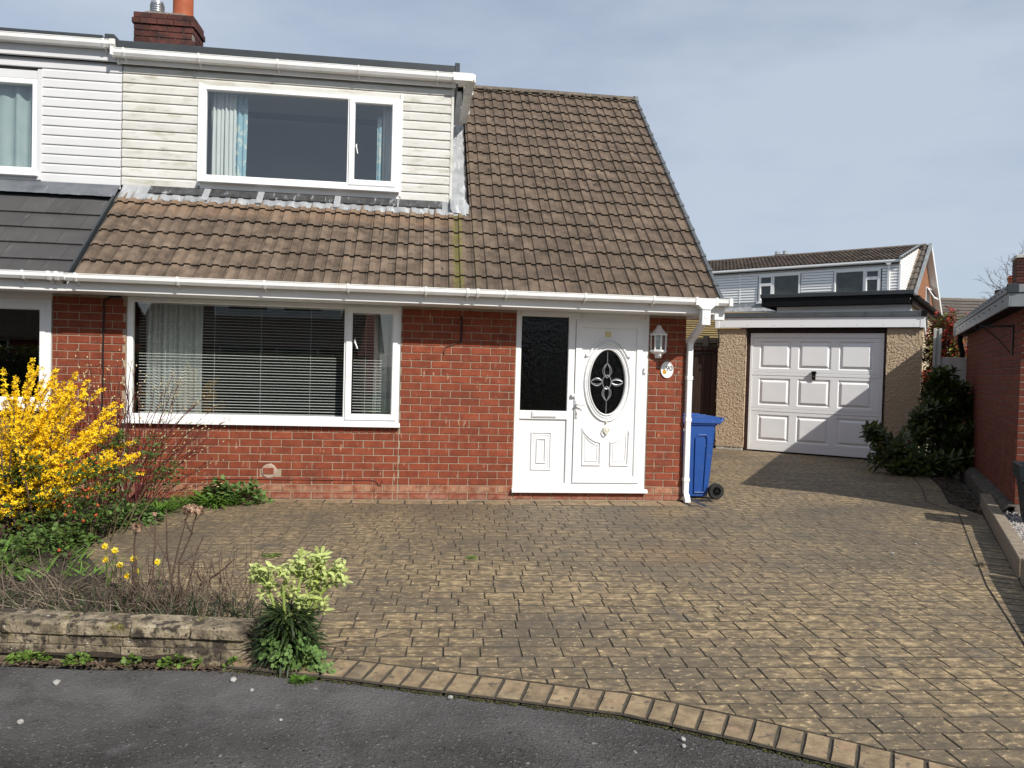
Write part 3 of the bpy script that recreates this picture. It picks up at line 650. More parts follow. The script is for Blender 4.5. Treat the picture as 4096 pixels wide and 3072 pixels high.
# dry verge caps
for r in range(19):
    y, z = rp(r * G); mb = MB()
    mb.box(3.385, 3.432, 0, G + .035 - (.14 if r == 18 else 0), -.075, .052, .006).box(3.372, 3.436, -.004, .05, -.08, .060, .006)
    O('verge_cap', mesh('verge_cap', mb, m_verge), roof, (0, y, z), (TH - .03, 0, 0))
yr, zr = rp(RL); P('ridge_end_cap', MB().extr([(yr - .13, zr - .09), (yr + .17, zr - .09), (yr + .13, zr + .03), (yr + .02, zr + .068), (yr - .09, zr + .03)], 3.385, 3.437, 'x'), m_verge, roof)
# ---- fascia, soffit, gutter of the main eaves
P('fascia', MB().box(-3.62, 3.30, -.452, -.435, 2.222, 2.36, .003).box(-3.66, -3.60, -.456, -.43, 2.218, 2.36, .003), m_fascia, house)
P('fascia_end_box', MB().box(3.30, 3.42, -.45, -.36, 2.16, 2.36, .004).box(3.14, 3.40, -.36, .3, 2.215, 2.235), m_fascia, house)
sf = MB(); y = -.434
while y < -.01: sf.box(-3.62, 3.30, y, min(y + .098, -.004), 2.2235, 2.233); y += .1
P('soffit', sf, m_fascia, house)
def gutter_mesh(x0, x1, yb, zt, ln=.108, h=.075):
    """square-line gutter along x; back edge at yb, lip at yb-ln"""
    f = yb - ln
    o = [(f, zt), (f, zt - h * .62), (f + .022, zt - h), (yb - .008, zt - h), (yb, zt - h * .8), (yb, zt)]
    i = [(yb - .004, zt), (yb - .004, zt - h * .78), (yb - .010, zt - h + .004), (f + .024, zt - h + .004), (f + .006, zt - h * .6), (f + .006, zt - .008), (f - .004, zt - .008), (f - .004, zt)]
    return MB().extr([(a, b) for a, b in o + i], x0, x1, 'x')
def gutter_bracket(x, yb, zt, ln=.108, h=.075, w_=.022):
    f = yb - ln - .006; a, b = x - w_ / 2, x + w_ / 2
    return (MB().box(a, b, f, f + .007, zt - h * .62, zt + .006).extr([(f, zt - h * .62), (f + .007, zt - h * .60), (f + .032, zt - h - .001), (f + .026, zt - h - .008)], a, b, 'x')
            .box(a, b, f + .027, yb, zt - h - .008, zt - h - .001).extr([(yb - .035, zt - h - .008), (yb, zt - h - .008), (yb + .002, zt - h - .045), (yb - .008, zt - h - .045)], a, b, 'x'))
GZ = 2.392
gut = P('gutter', gutter_mesh(-3.62, 3.46, -.452, GZ), m_gutter, house)
for x in (-3.52, -2.53, -1.66, -.80, .02, .89, 1.77, 2.55): P('gutter_bracket', gutter_bracket(x, -.452, GZ), m_gutter, gut)
for x in (-.08, .03): P('gutter_union', gutter_bracket(x + .55, -.452, GZ, w_=.03), m_gutter, gut)
P('gutter_stop_end', MB().box(3.42, 3.468, -.572, -.448, GZ - .085, GZ + .008, .006), m_gutter, gut)
# outlet, swan neck, downpipe
P('gutter_outlet', MB().box(3.03, 3.06, -.570, -.446, GZ - .082, GZ + .01, .004).box(3.265, 3.295, -.570, -.446, GZ - .082, GZ + .01, .004)
  .extr([(3.06, GZ), (3.265, GZ), (3.265, GZ - .075), (3.21, GZ - .125), (3.115, GZ - .125), (3.06, GZ - .075)], -.566, -.452, 'y'), m_upvc, gut)
dp = P('downpipe', MB().box(3.142, 3.205, -.075, -.012, .06, 1.93, .005), m_upvc, house)
P('pipe_hopper_bend', MB().box(3.112, 3.213, -.556, -.462, 2.09, 2.27, .006).box(3.136, 3.190, -.560, -.55, 2.165, 2.20, .004), m_upvc, dp)
mbn = MB(); mbn.box(-.034, .034, -.034, .034, 0, .50, .004)
P('swan_neck', mbn, m_upvc, dp, loc=(3.163, -.50, 2.14), rot=(0, 0, 0)).rotation_euler = Vector((0.012, .44, -.205)).to_track_quat('Z', 'Y').to_euler()
for z in (1.895, 1.46, .96, .24): P('pipe_socket', MB().box(3.136, 3.211, -.081, -.006, z, z + .05, .005), m_upvc, dp)
P('pipe_shoe', MB().extr([(-.085, .10), (-.008, .10), (-.008, .05), (-.085, .0), (-.135, .005), (-.135, .035)], 3.142, 3.207, 'x'), m_upvc, dp)

# ---- windows
def bars(mb, x0, x1, z0, z1, t, yf, yb, b=.006, bot=None):
    """four mitred members of one frame"""
    bt = bot or t; o = [(x0, z0), (x1, z0), (x1, z1), (x0, z1)]; i = [(x0 + t, z0 + bt), (x1 - t, z0 + bt), (x1 - t, z1 - t), (x0 + t, z1 - t)]
    c = .010
    i2 = [(p[0] + (-c if k in (0, 3) else c), p[1] + (-c if k < 2 else c)) for k, p in enumerate(i)]
    mb.ring(o, i2, yf, yb)
    n = 4; k = len(mb.v)                      # sloping bead towards the pane
    vs = [(p[0], yf, p[1]) for p in i2] + [(p[0], yf + .014, p[1]) for p in i] + [(p[0], yb, p[1]) for p in i]
    mb.add(vs, [(a, (a + 1) % 4, 4 + (a + 1) % 4, 4 + a) for a in range(4)] + [(4 + a, 4 + (a + 1) % 4, 8 + (a + 1) % 4, 8 + a) for a in range(4)])
    return mb
def pane(x0, x1, z0, z1, y): return MB().add([(x0, y, z0), (x1, y, z0), (x1, y, z1), (x0, y, z1)], [(0, 1, 2, 3)])
def window(name, parent, x0, x1, z0, z1, xm, yf, sash_left=False, sill=True, big_z=None, t=.055):
    """big fixed light plus one opening casement; returns the frame"""
    f = MB(); bars(f, x0, x1, z0, z1, t, yf, yf + .06); f.box(xm - .022, xm + .022, yf - .001, yf + .059, z0 + .03, z1 - .03, .004)
    wobj = P(name, f, m_upvc, parent)
    if sash_left: a, b, c, d = xm + .022, x1 - t, x0 + .035, xm - .004
    else: a, b, c, d = x0 + t, xm - .022, xm + .004, x1 - .035
    P('pane', pane(a, b, z0 + t, z1 - t, yf + .03), m_glass, wobj)
    s = P('casement_sash', bars(MB(), c, d, z0 + .03, z1 - .03, .064, yf - .018, yf + .04), m_upvc, wobj)
    P('pane', pane(c + .064, d - .064, z0 + .094, z1 - .094, yf + .012), m_glass, wobj)
    if sill: P('sill', MB().extr([(yf - .075, z0 - .048), (yf - .075, z0 - .018), (yf - .05, z0 - .002), (yf + .05, z0 - .001), (yf + .05, z0 - .048)], x0 - .012, x1 + .012, 'x'), m_upvc, wobj)
    return wobj
w1 = window('window', house, -3.226, -.250, .882, 2.222, -.866, .012)
P('casement_handle', MB().box(-.775, -.757, -.016, -.004, 1.78, 1.83, .003).tube([(-.766, -.012, 1.80), (-.750, -.02, 1.76), (-.735, -.02, 1.72)], .008, 6), m_upvc, w1)
# dormer
DY = .88
dorm = P('dormer', MB().box(-3.64, -2.70, DY + .02, DY + .12, 3.42, 5.2).box(-.37, .30, DY + .02, DY + .12, 3.42, 5.2).box(-2.70, -.37, DY + .02, DY + .12, 3.42, 3.74)
         .box(-2.70, -.37, DY + .02, DY + .12, 4.86, 5.2).box(-3.64, .34, DY - .06, 3.2, 5.2, 5.235), m_roofing, house)
P('dormer_cheek', MB().extr([(DY + .045, 3.5), (DY + .045, 5.19), (2.7, 5.19)], .22, .30, 'x'), m_clad_old, dorm)
bz = [3.62 + .1115 * k for k in range(14)]
def board(x0, x1, z0, z1, y):
    return MB().extr([(y, z0 + .001), (y - .015, z0 + .002), (y - .016, z0 + .010), (y - .015, z1 - .030), (y - .003, z1 - .012), (y - .001, z1 - .0005), (y + .012, z1 - .0005), (y + .012, z0 + .001)], x0, x1, 'x')
for k, z in enumerate(bz):
    if z > 5.02: continue
    top = min(z + .1115, 5.055)
    spans = [(-3.638, -2.755), (-.325, .285)] if z + .06 < 4.90 else [(-3.638, .285)]
    if z < 3.70: spans = [(-3.638, -2.755), (-.325, .285)]
    for a, b in spans: P('cladding_board', board(a, b, z, top, DY), m_clad_old, dorm)
P('corner_post', MB().box(.283, .318, DY - .022, DY + .04, 3.60, 5.05, .004), m_clad_old, dorm)
P('window_trim', MB().box(-2.772, -2.728, DY - .028, DY + .02, 3.655, 4.90, .004).box(-.352, -.318, DY - .028, DY + .02, 3.655, 4.93, .004).box(-2.74, -.335, DY - .02, DY + .02, 3.625, 3.70, .004), m_fascia, dorm)
w2 = window('window', house, -2.728, -.352, 3.745, 4.872, -.968, DY - .03)
P('casement_handle', MB().box(-.885, -.868, DY - .058, DY - .046, 4.22, 4.27, .003).tube([(-.876, DY - .056, 4.24), (-.868, DY - .062, 4.20), (-.858, DY - .062, 4.15)], .007, 6), m_upvc, w2)
P('dormer_fascia', MB().box(-3.66, .335, .812, .845, 5.048, 5.2, .004).box(-3.69, -3.66, .806, .85, 5.04, 5.2, .004), m_fascia, house)
g2 = P('dormer_gutter', merge(gutter_mesh(-3.70, .47, .812, 5.185, .11, .085), MB().box(.455, .565, .70, 2.35, 5.10, 5.185, .012)), m_gutter, house)
for x in (-3.58, -2.73, -1.82, -.86, .10, .30): P('gutter_bracket', gutter_bracket(x, .812, 5.185, .11, .085), m_gutter, g2)
P('gutter_corner', MB().extr([(.30, .695), (.53, .695), (.575, .74), (.575, .82), (.30, .82)], 5.098, 5.192, 'z'), m_gutter, g2)
for y in (1.15, 1.9): P('gutter_joint', MB().box(.447, .573, y, y + .06, 5.09, 5.193, .006), m_gutter, g2)
P('gutter_end_joint', MB().box(-3.728, -3.695, .695, .818, 5.092, 5.193, .006), m_gutter, g2)
P('dormer_edge_trim', MB().box(-3.68, .33, .742, .80, 5.195, 5.29, .008).box(.315, .375, .735, 2.7, 5.195, 5.325, .006), m_dkgrey, house)
# lead flashing in front of and beside the dormer
mbf = MB(); nx = 190
for i in range(nx + 1):
    x = -3.62 + (4.12) * i / nx; ph = ((x - .545) / .149) % 1.0
    hgt = .036 if .12 < ph < .62 else .017
    s0 = (.715 - E0[0]) / CT + random.uniform(-.008, .012); s1 = (.872 - E0[0]) / CT
    p0 = rp(s0, hgt + .012); p1 = rp((s0 + s1) / 2, hgt * .6 + .022); p2 = rp(s1 - .01, .035)
    mbf.add([(x, p0[0], p0[1] - .010), (x, p0[0], p0[1]), (x, p1[0], p1[1]), (x, p2[0], p2[1]), (x, DY + .004, 3.665)], [])
for i in range(nx):
    for k in range(4): mbf.f.append((i * 5 + k, (i + 1) * 5 + k, (i + 1) * 5 + k + 1, i * 5 + k + 1))
fl = P('flashing', mbf, m_lead, house, 40)
for a, b in ((-3.30, -2.66), (-2.62, -2.04), (-1.98, -1.12), (-1.06, -.36), (-.33, .20)):
    pa, pb = rp((.798 - E0[0]) / CT, .058), rp((.866 - E0[0]) / CT, .050); P('bitumen_tape', MB().extr([pa, (pa[0] + .006, pa[1] - .01), (pb[0] + .012, pb[1] - .01), (DY + .003, 3.64), (DY - .004, 3.645), pb], a, b, 'x'), m_bitumen, fl)
for x in (-2.64, -2.01, -1.09): pc, pd = rp((.728 - E0[0]) / CT, .058), rp((.866 - E0[0]) / CT, .060); P('foil_patch', MB().extr([pc, (pc[0] + .005, pc[1] - .012), (pd[0] + .012, pd[1] - .012), (DY + .002, 3.65), (DY - .008, 3.652), pd], x - .035, x + .04, 'x'), m_foil, fl)
mbs = MB()                                       # soaker up the cheek
for i in range(25):
    s = (.74 - E0[0]) / CT + (2.46 - .74) / CT * i / 24; w_ = .20 + random.uniform(-.012, .012) + (.03 if i < 3 else 0)
    for dx, l in ((.30, .10), (.33, .05), (.40, .046), (.30 + w_, .036), (.305 + w_, .02)):
        p = rp(s, l + random.uniform(-.004, .004)); mbs.add([(dx, p[0], p[1])], [])
for i in range(24):
    for k in range(4): mbs.f.append((i * 5 + k, i * 5 + k + 1, (i + 1) * 5 + k + 1, (i + 1) * 5 + k))
P('side_soaker', mbs, m_lead, fl, 50)
# chimney
ch = P('chimney', MB().box(-4.165, -3.378, 2.615, 3.065, 5.0, 6.44), m_mortar_dk, house)
for r in range(9):
    z = 6.46 - .0865 * (r + 1); out_ = .022 if r == 1 else (0.004 if r == 0 else 0); x0, x1, y0, y1 = -4.18 - out_, -3.363 + out_, 2.6 - out_, 3.08 + out_
    x = x0 - (.5 if r % 2 else 0) * .2275
    while x < x1 - .01:
        a, b = max(x, x0), min(x + .2275, x1)
        if b - a > .03: P('chimney_brick', MB().box(a + .004, b - .004, y0, y0 + .10, z + .005, z + .0815, .004), m_brick_dk, ch)
        x += .2275
    y = y0 + .106 - (0 if r % 2 else .5) * .2275
    while y < y1 - .01:
        a, b = max(y, y0 + .106), min(y + .2275, y1)
        if b - a > .03: P('chimney_brick', MB().box(x1 - .10, x1, a + .004, b - .004, z + .005, z + .0815, .004), m_brick_dk, ch)
        y += .2275
P('mortar_cap', MB().extr([(-4.15, 6.44), (-3.39, 6.44), (-3.5, 6.485), (-4.0, 6.49)], 2.63, 3.05, 'y'), m_mortar_dk, ch)
pot = P('chimney_pot', MB().lathe([(.165, 6.44), (.142, 6.50), (.138, 6.62), (.138, 6.95), (.155, 6.96), (.155, 7.02), (.12, 7.02), (.12, 6.6)], 24, (-3.585, 2.84, 0)), m_pot, ch, 40)
cw = P('flue_cowl', MB().lathe([(.10, 6.47), (.10, 6.49), (.082, 6.50), (.082, 6.66), (.088, 6.66), (.088, 6.69), (.0, 6.69)], 20, (-3.93, 2.8, 0)), m_steel, ch, 40)
for k in range(5): P('cowl_fin', MB().lathe([(.083, 6.505 + k * .032), (.099, 6.511 + k * .032), (.083, 6.519 + k * .032)], 20, (-3.93, 2.8, 0)), m_steel, ch)
# rooms behind the windows
def room(name, x0, x1, y0, y1, z0, z1, mat, parent):
    mb = MB(); mb.add([(x0, y0, z0), (x1, y0, z0), (x1, y1, z0), (x0, y1, z0), (x0, y0, z1), (x1, y0, z1), (x1, y1, z1), (x0, y1, z1)],
                      [(0, 1, 2, 3), (4, 5, 6, 7), (1, 2, 6, 5), (2, 3, 7, 6), (3, 0, 4, 7)]); return P(name, mb, mat, parent)
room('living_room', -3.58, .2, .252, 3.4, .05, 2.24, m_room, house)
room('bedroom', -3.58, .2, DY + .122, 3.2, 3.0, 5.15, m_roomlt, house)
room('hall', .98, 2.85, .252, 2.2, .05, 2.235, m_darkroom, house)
# front door set
DF = P('door_frame', bars(MB(), 1.085, 2.677, .142, 2.224, .062, .008, .075).box(1.706, 1.792, .007, .074, .2, 2.17, .005).box(1.14, 1.71, .0065, .073, .955, 1.056, .005).box(1.79, 2.63, .009, .074, 2.117, 2.17).box(2.599, 2.63, .0095, .074, .2, 2.118).box(1.79, 2.6, .0095, .074, .2, .219), m_upvc, house)
P('threshold_sill', MB().extr([(-.062, .100), (-.062, .125), (-.045, .140), (.07, .141), (.07, .100)], 1.072, 2.70, 'x'), m_upvc, DF)
P('obscure_pane', pane(1.15, 1.708, 1.054, 2.162, .04), m_obscure, DF)
def raised(mb, poly, y, d=.012, wid=.016):
    """moulding that follows an outline in (x,z): a half-round bead"""
    n = len(poly); cx = sum(p[0] for p in poly) / n; cz = sum(p[1] for p in poly) / n
    rings = []
    for off, yy in ((0, y), (.25, y - d * .8), (.5, y - d), (.75, y - d * .8), (1, y)):
        ring = []
        for i in range(n):
            p = Vector(poly[i]); a = Vector(poly[i - 1]); b = Vector(poly[(i + 1) % n]); t1 = (p - a).normalized(); t2 = (b - p).normalized()
            nn = Vector((-(t1 + t2).y, (t1 + t2).x)); nn.normalize(); k = wid / max(.4, math.sqrt(max(.05, (1 + t1.dot(t2)) / 2)))
            q = p + nn * off * k; ring.append((q.x, yy, q.y))
        rings.append(ring)
    vs = [p for r_ in rings for p in r_]; fs = [(r_ * n + i, r_ * n + (i + 1) % n, (r_ + 1) * n + (i + 1) % n, (r_ + 1) * n + i) for r_ in range(4) for i in range(n)]
    mb.fix = True; return mb.add(vs, fs)
lp = P('side_panel', MB().box(1.15, 1.712, .030, .06, .205, .958, .002), m_upvc, DF)
rect = lambda a, b, c, d: [(a, c), (b, c), (b, d), (a, d)]
P('panel_moulding', raised(raised(raised(MB(), rect(1.288, 1.538, .352, .810), .030, .016, .022), rect(1.318, 1.508, .382, .780), .030, .008, .014), rect(1.352, 1.476, .43, .735), .030, .016, .024), m_upvc, lp)
P('letter_plate', MB().box(1.284, 1.587, -.010, .008, .976, 1.050, .008).box(1.30, 1.572, -.016, -.008, .990, 1.040, .004), m_upvc, DF)
door = P('front_door', bars(MB(), 1.794, 2.603, .214, 2.122, .078, -.010, .06), m_upvc, house)
OC = (2.1845, 1.411)
def oval(rx, rz, n=48, c=OC): return [(c[0] + rx * math.cos(2 * math.pi * i / n), c[1] + rz * math.sin(2 * math.pi * i / n)) for i in range(n)]
nO = 48; ov = oval(.215, .385); op = []
for i in range(nO):                               # leaf slab with an oval opening
    t = 2 * math.pi * i / nO; c_, s_ = math.cos(t), math.sin(t); k = min(.3425 / abs(c_) if abs(c_) > 1e-6 else 9e9, (.635 if s_ > 0 else 1.13) / abs(s_) if abs(s_) > 1e-6 else 9e9)
    op.append((OC[0] + c_ * k, OC[1] + s_ * k))
for cxn in ((OC[0] + .3425, OC[1] + .635), (OC[0] - .3425, OC[1] + .635), (OC[0] - .3425, OC[1] - 1.13), (OC[0] + .3425, OC[1] - 1.13)):
    j = min(range(nO), key=lambda q: (op[q][0] - cxn[0]) ** 2 + (op[q][1] - cxn[1]) ** 2); op[j] = cxn
P('door_leaf', MB().ring(op, ov, .006, .045), m_upvc, door)
P('oval_moulding', raised(raised(raised(MB(), oval(.285, .475), .006, .022, .026), oval(.252, .430), .006, .014, .020), oval(.232, .402), .006, .024, .022), m_upvc, door, 60)
arc = [(OC[0] + .300 * math.cos(a), OC[1] + .508 * math.sin(a)) for a in [R(38 + i * (104) / 24) for i in range(25)]]
P('arch_moulding', MB().tube([(2.452, -.004, 1.722)] + [(x, -.004, z) for x, z in arc] + [(1.917, -.004, 1.722)], [.022] + [.013] * 25 + [.022], 8), m_upvc, door, 60)
for s_ in (1, -1):
    cx = OC[0]; pl = [(cx + s_ * .052, .412), (cx + s_ * .285, .412), (cx + s_ * .292, .875)] + [(cx + s_ * (.285 - .233 * t), .868 - .165 * math.sin(t * math.pi / 2) ** .8) for t in (.15, .35, .55, .75, 1)]
    if s_ < 0: pl = pl[::-1]
    inn = lambda f: [(sum(p[0] for p in pl) / len(pl) + (p[0] - sum(q[0] for q in pl) / len(pl)) * f, .60 + (p[1] - .60) * f) for p in pl]
    P('door_moulding', raised(raised(MB(), pl, .006, .018, .024), inn(.72), .006, .010, .016), m_upvc, door)
P('oval_pane', MB().add([(x, .03, z) for x, z in oval(.214, .384)], [tuple(range(48))]), m_obscure, door)
came = MB(); cyy = .024
def petal(ax, ay, L_, W_):
    pts = []
    for t in np.linspace(0, 1, 9): pts.append((L_ * t, W_ * math.sin(math.pi * min(1, t * .98)) ** .8 * (1 - t * .25)))
    up_ = [(OC[0] + ax * (.05 + p) - ay * q, cyy, OC[1] + ay * (.05 + p) + ax * q) for p, q in pts]; dn = [(OC[0] + ax * (.05 + p) + ay * q, cyy, OC[1] + ay * (.05 + p) - ax * q) for p, q in pts]
    came.tube(up_, .0055, 5); came.tube(dn, .0055, 5)
petal(0, 1, .17, .062); petal(0, -1, .17, .062); petal(1, 0, .148, .052); petal(-1, 0, .148, .052)
petal(0, 1, .17, .04); petal(0, -1, .17, .04); petal(1, 0, .148, .032); petal(-1, 0, .148, .032)
came.tube([(OC[0] + .052 * math.cos(t), cyy, OC[1] + .082 * math.sin(t)) for t in np.linspace(0, 2 * math.pi, 17)], .006, 5)
came.tube([(OC[0], cyy, OC[1] + .22), (OC[0], cyy, OC[1] + .384)], .005, 5); came.tube([(OC[0], cyy, OC[1] - .22), (OC[0], cyy, OC[1] - .384)], .005, 5)
P('lead_flower', came, m_leadcame, door)
P('door_handle', MB().box(1.802, 1.832, -.020, -.008, .972, 1.190, .005).tube([(1.817, -.02, 1.142), (1.817, -.055, 1.142), (1.84, -.062, 1.140), (1.925, -.060, 1.132)], [.011, .010, .010, .007], 8).lathe([(.001, -.022), (.009, -.022), (.009, -.018)], 10, (1.817, 0, 1.03), 'y'), m_upvc_d, door, 50)
P('keyhole', MB().box(1.813, 1.821, -.0225, -.0205, 1.015, 1.045), m_black, door)
P('door_knocker', MB().sphere((2.186, -.008, .93), .014, 8, 6).lathe([(.001, .80), (.020, .803), (.034, .83), (.038, .866), (.034, .872), (.001, .876)], 14, (2.186, .004, 0), 'z').tube([(2.155, -.03, .868), (2.150, -.036, .835), (2.170, -.042, .808), (2.186, -.044, .803), (2.202, -.042, .808), (2.222, -.036, .835), (2.217, -.03, .868)], .006, 6).sphere((2.186, -.01, .79), .009, 6, 5), m_cream, door, 50)
P('tape_patch', MB().box(2.142, 2.218, .0015, .007, 1.945, 2.014).box(2.165, 2.195, -.001, .004, 1.962, 1.99, .002), M('yellowed tape', [(.62, .52, .26), (.70, .62, .38)], 30, rough=.6), door)
P('letterbox_catch', MB().box(1.748, 1.798, -.03, .008, 1.222, 1.262, .006).box(1.752, 1.794, -.036, -.012, 1.232, 1.25, .004), m_upvc, DF)
P('doorbell', MB().box(2.622, 2.654, -.018, .008, 1.525, 1.595, .005).box(2.630, 2.646, -.021, -.017, 1.565, 1.575, .001), m_upvc, DF)
for x in (1.13, 1.86, 2.63): P('screw_bracket', MB().box(x - .008, x + .012, -.004, .009, 2.175, 2.205, .002), m_cream, DF)
# cables and hook on the wall
P('wall_cable', MB().tube([(-3.28, -.012, 2.212), (-3.40, -.014, 2.205), (-3.46, -.014, 2.165)] + [(-3.46 + random.uniform(-.004, .004), -.013, z) for z in np.linspace(2.0, .3, 9)], .009, 6), m_cable, house)
P('low_cable', MB().tube([(-2.45, -.010, .212)] + [(x, -.010, .222 + random.uniform(-.003, .003)) for x in np.linspace(-2.3, -.55, 12)] + [(-.50, -.011, .218), (-.475, -.012, .19), (-.465, -.012, .16), (-.44, -.012, .165), (-.425, -.012, .21), (-.43, -.008, .235)], .0055, 5), m_cable_r, house)
P('hanging_hook', MB().tube([(.437, -.012, 2.13), (.44, -.014, 1.97), (.436, -.014, 1.83)], .010, 5).tube([(.44, -.014, 2.10), (.44, -.08, 2.06), (.44, -.10, 2.0), (.44, -.06, 1.96)], .007, 5), m_iron, house)
P('wire_remnant', MB().tube([(.436, -.012, 1.84), (.34, -.014, 1.80), (.27, -.012, 1.775), (.245, -.012, 1.72), (.25, -.012, 1.69)], .008, 5), M('old wire', [(.10, .055, .035)], rough=.8), house)
# ---- things at our windows
def curtain(name, label, x0, x1, y, z0, z1, mat, folds=9, amp=.03, tilt=0.0, group=None, extra=None):
    mb = MB(); nx = folds * 6; nz = 8
    for k in range(nz + 1):
        for i in range(nx + 1):
            t = i / nx; h = k / nz; am = amp * (.7 + .5 * math.sin(i * .37)) * (1 - .25 * h)
            mb.v.append((x0 + (x1 - x0) * t * (1 - .10 * (1 - h) * tilt) + tilt * .0 + .006 * math.sin(3 * h + i), y + am * math.sin(t * folds * 2 * math.pi + .5 * math.sin(h * 3)), z0 + (z1 - z0) * h))
    for k in range(nz):
        for i in range(nx): mb.f.append((k * (nx + 1) + i, k * (nx + 1) + i + 1, (k + 1) * (nx + 1) + i + 1, (k + 1) * (nx + 1) + i))
    return tag(P(name, mb, mat, None, 180), label, 'curtain', group)
curtain('curtain', 'long white curtain at the left end of the blind in the large ground floor window', -3.15, -2.52, .34, .70, 2.22, m_curt, 11, .035)
curtain('curtain', 'narrow pale curtain behind the blind at the right hand casement downstairs', -.58, -.22, .34, .70, 2.22, m_curt, 6, .03)
c = curtain('curtain', 'white curtain hanging at the left side of the upstairs dormer window', -2.665, -2.37, DY + .16, 3.55, 4.85, m_curt, 6, .03)
b_ = curtain('curtain_edge', None, -2.385, -2.24, DY + .19, 3.55, 4.83, m_curt_b, 2, .02, 1.0); b_.parent = c
for k_ in ('category', 'label'):
    if k_ in b_: del b_[k_]
b_['label'] = 'blue leaf patterned edge of the curtain'
c = curtain('curtain', 'white curtain with a blue strip seen through the small upstairs casement', -.575, -.455, DY + .17, 3.55, 4.80, m_curt, 3, .02)
b_ = curtain('curtain_edge', None, -.645, -.585, DY + .19, 3.55, 4.70, m_curt_b, 1, .012, .6); b_.parent = c
for k_ in ('category', 'label'):
    if k_ in b_: del b_[k_]
b_['label'] = 'blue strip of the curtain'
# venetian blind: every slat a part
def blind(label, x0, x1, z0, z1, y, pitch=.033):
    t = thing('venetian_blind', label, 'blind', ((x0 + x1) / 2, y, z0), 0, 'venetian blinds in the ground floor window'); h = (x1 - x0) / 2
    P('head_rail', MB().box(-h, h, -.015, .02, z1 - z0 - .03, z1 - z0, .003), m_slat, t)
    n = int((z1 - z0 - .05) / pitch); a = .13
    me = mesh('slat', MB().add([(-h, -.012, -.0015), (h, -.012, -.0015), (h, 0, .0018), (-h, 0, .0018), (h, .012, .0), (-h, .012, .0)], [(0, 1, 2, 3), (3, 2, 4, 5)]), m_slat)
    for k in range(n): O('slat', me, t, (0, 0, .02 + k * pitch + random.uniform(-.001, .001)), (a + random.uniform(-.03, .03), 0, 0))
    P('bottom_rail', MB().box(-h, h, -.012, .012, 0, .012, .003), m_slat, t)
    for q in ([-.75, -.28, .17, .66] if h > .5 else [-.4, .5]): P('ladder_cord', MB().tube([(q * h, -.013, 0), (q * h, -.013, z1 - z0)], .0016, 4), m_slat, t)
    return t
blind('wide white venetian blind with open slats behind the large fixed ground floor pane', -3.16, -.895, .925, 2.19, .19)
blind('short white venetian blind behind the narrow right hand ground floor casement', -.80, -.33, .945, 2.15, .21)
# sofa-like darkness is just the room; the lantern, plaque
t = thing('wall_lantern', 'white half lantern with glass panes on the brick pier beside the front door', 'wall light', (2.796, -.004, 1.713))
P('back_plate', MB().box(-.045, .045, -.012, .004, .02, .34, .006), m_upvc, t)
A6 = [R(180 + 180 * k / 4) for k in range(5)]
def half(prof, mat, name, parent=t, n=4, sm=None): return P(name, MB().lathe(prof, n, (0, -.0, 0), 'z', math.pi, 2 * math.pi), mat, parent, sm)
half([(.018, .392), (.030, .385), (.034, .365), (.050, .345), (.085, .305), (.108, .292), (.110, .275), (.092, .268)], m_upvc, 'roof_cap')
half([(.088, .10), (.108, .092), (.104, .075), (.070, .055), (.045, .04), (.040, .0), (.0, 0)], m_upvc, 'lower_bowl')
for a in A6: P('corner_bar', MB().tube([(.090 * math.cos(a), .090 * math.sin(a), .095), (.094 * math.cos(a), .094 * math.sin(a), .275)], .0075, 5), m_upvc, t)
half([(.086, .10), (.09, .27)], m_glass_lamp, 'lantern_pane')
P('bulb', MB().sphere((0, -.035, .18), .022, 8, 6, (1, 1, 1.5)).lathe([(.012, .10), (.012, .15)], 8, (0, -.035, 0)), m_curt, t, 60)
P('sensor_eye', MB().box(-.022, .022, -.060, -.036, .012, .052, .004).sphere((0, -.062, .030), .014, 8, 6), m_upvc_d, t, 50)
t = thing('house_number_plaque', 'small oval white plaque reading 90 with a sunflower on the brick pier', 'sign', (2.908, -.005, 1.577))
P('plaque', MB().add([(.078 * math.cos(a), -.012, .099 * math.sin(a)) for a in np.linspace(0, 2 * math.pi, 33)[:-1]] + [(.079 * math.cos(a), .004, .100 * math.sin(a)) for a in np.linspace(0, 2 * math.pi, 33)[:-1]],
    [tuple(range(31, -1, -1))] + [(i, (i + 1) % 32, 32 + (i + 1) % 32, 32 + i) for i in range(32)]), m_blue_nb, t)
P('plaque_rim', raised(MB(), [(.079 * math.cos(a), .100 * math.sin(a)) for a in np.linspace(0, 2 * math.pi, 33)[:-1]], -.011, .005, .009), m_blue_nb, t, 60)
cu_ = bpy.data.curves.new('numerals', 'FONT'); cu_.body = '90'; cu_.size = .084; cu_.extrude = .0008; cu_.align_x = 'CENTER'; cu_.align_y = 'CENTER'
tmp = bpy.data.objects.new('numerals', cu_); COL.objects.link(tmp); dg = bpy.context.evaluated_depsgraph_get(); me = bpy.data.meshes.new_from_object(tmp.evaluated_get(dg)); bpy.data.objects.remove(tmp)
me.materials.clear(); me.materials.append(m_navy); O('numerals', me, t, (.024, -.0135, .014), (R(90), 0, 0))
fv, ff = flower5(8, .22, .12)
fmb = MB()
for (fx, fz, fs) in ((-.035, -.010, .020), (-.022, -.030, .018), (-.042, -.038, .017)):
    fmb.add([(fx + q[0] * fs, -.0128 - q[2] * .004, fz + q[1] * fs) for q in fv], ff)
P('flower_print', fmb, m_sun, t)
P('leaf_print', MB().add([(-.055, -.0126, -.02), (-.02, -.0126, -.055), (-.012, -.0126, -.012), (-.04, -.0126, .012)], [(0, 1, 2, 3)]), m_leafprint, t)
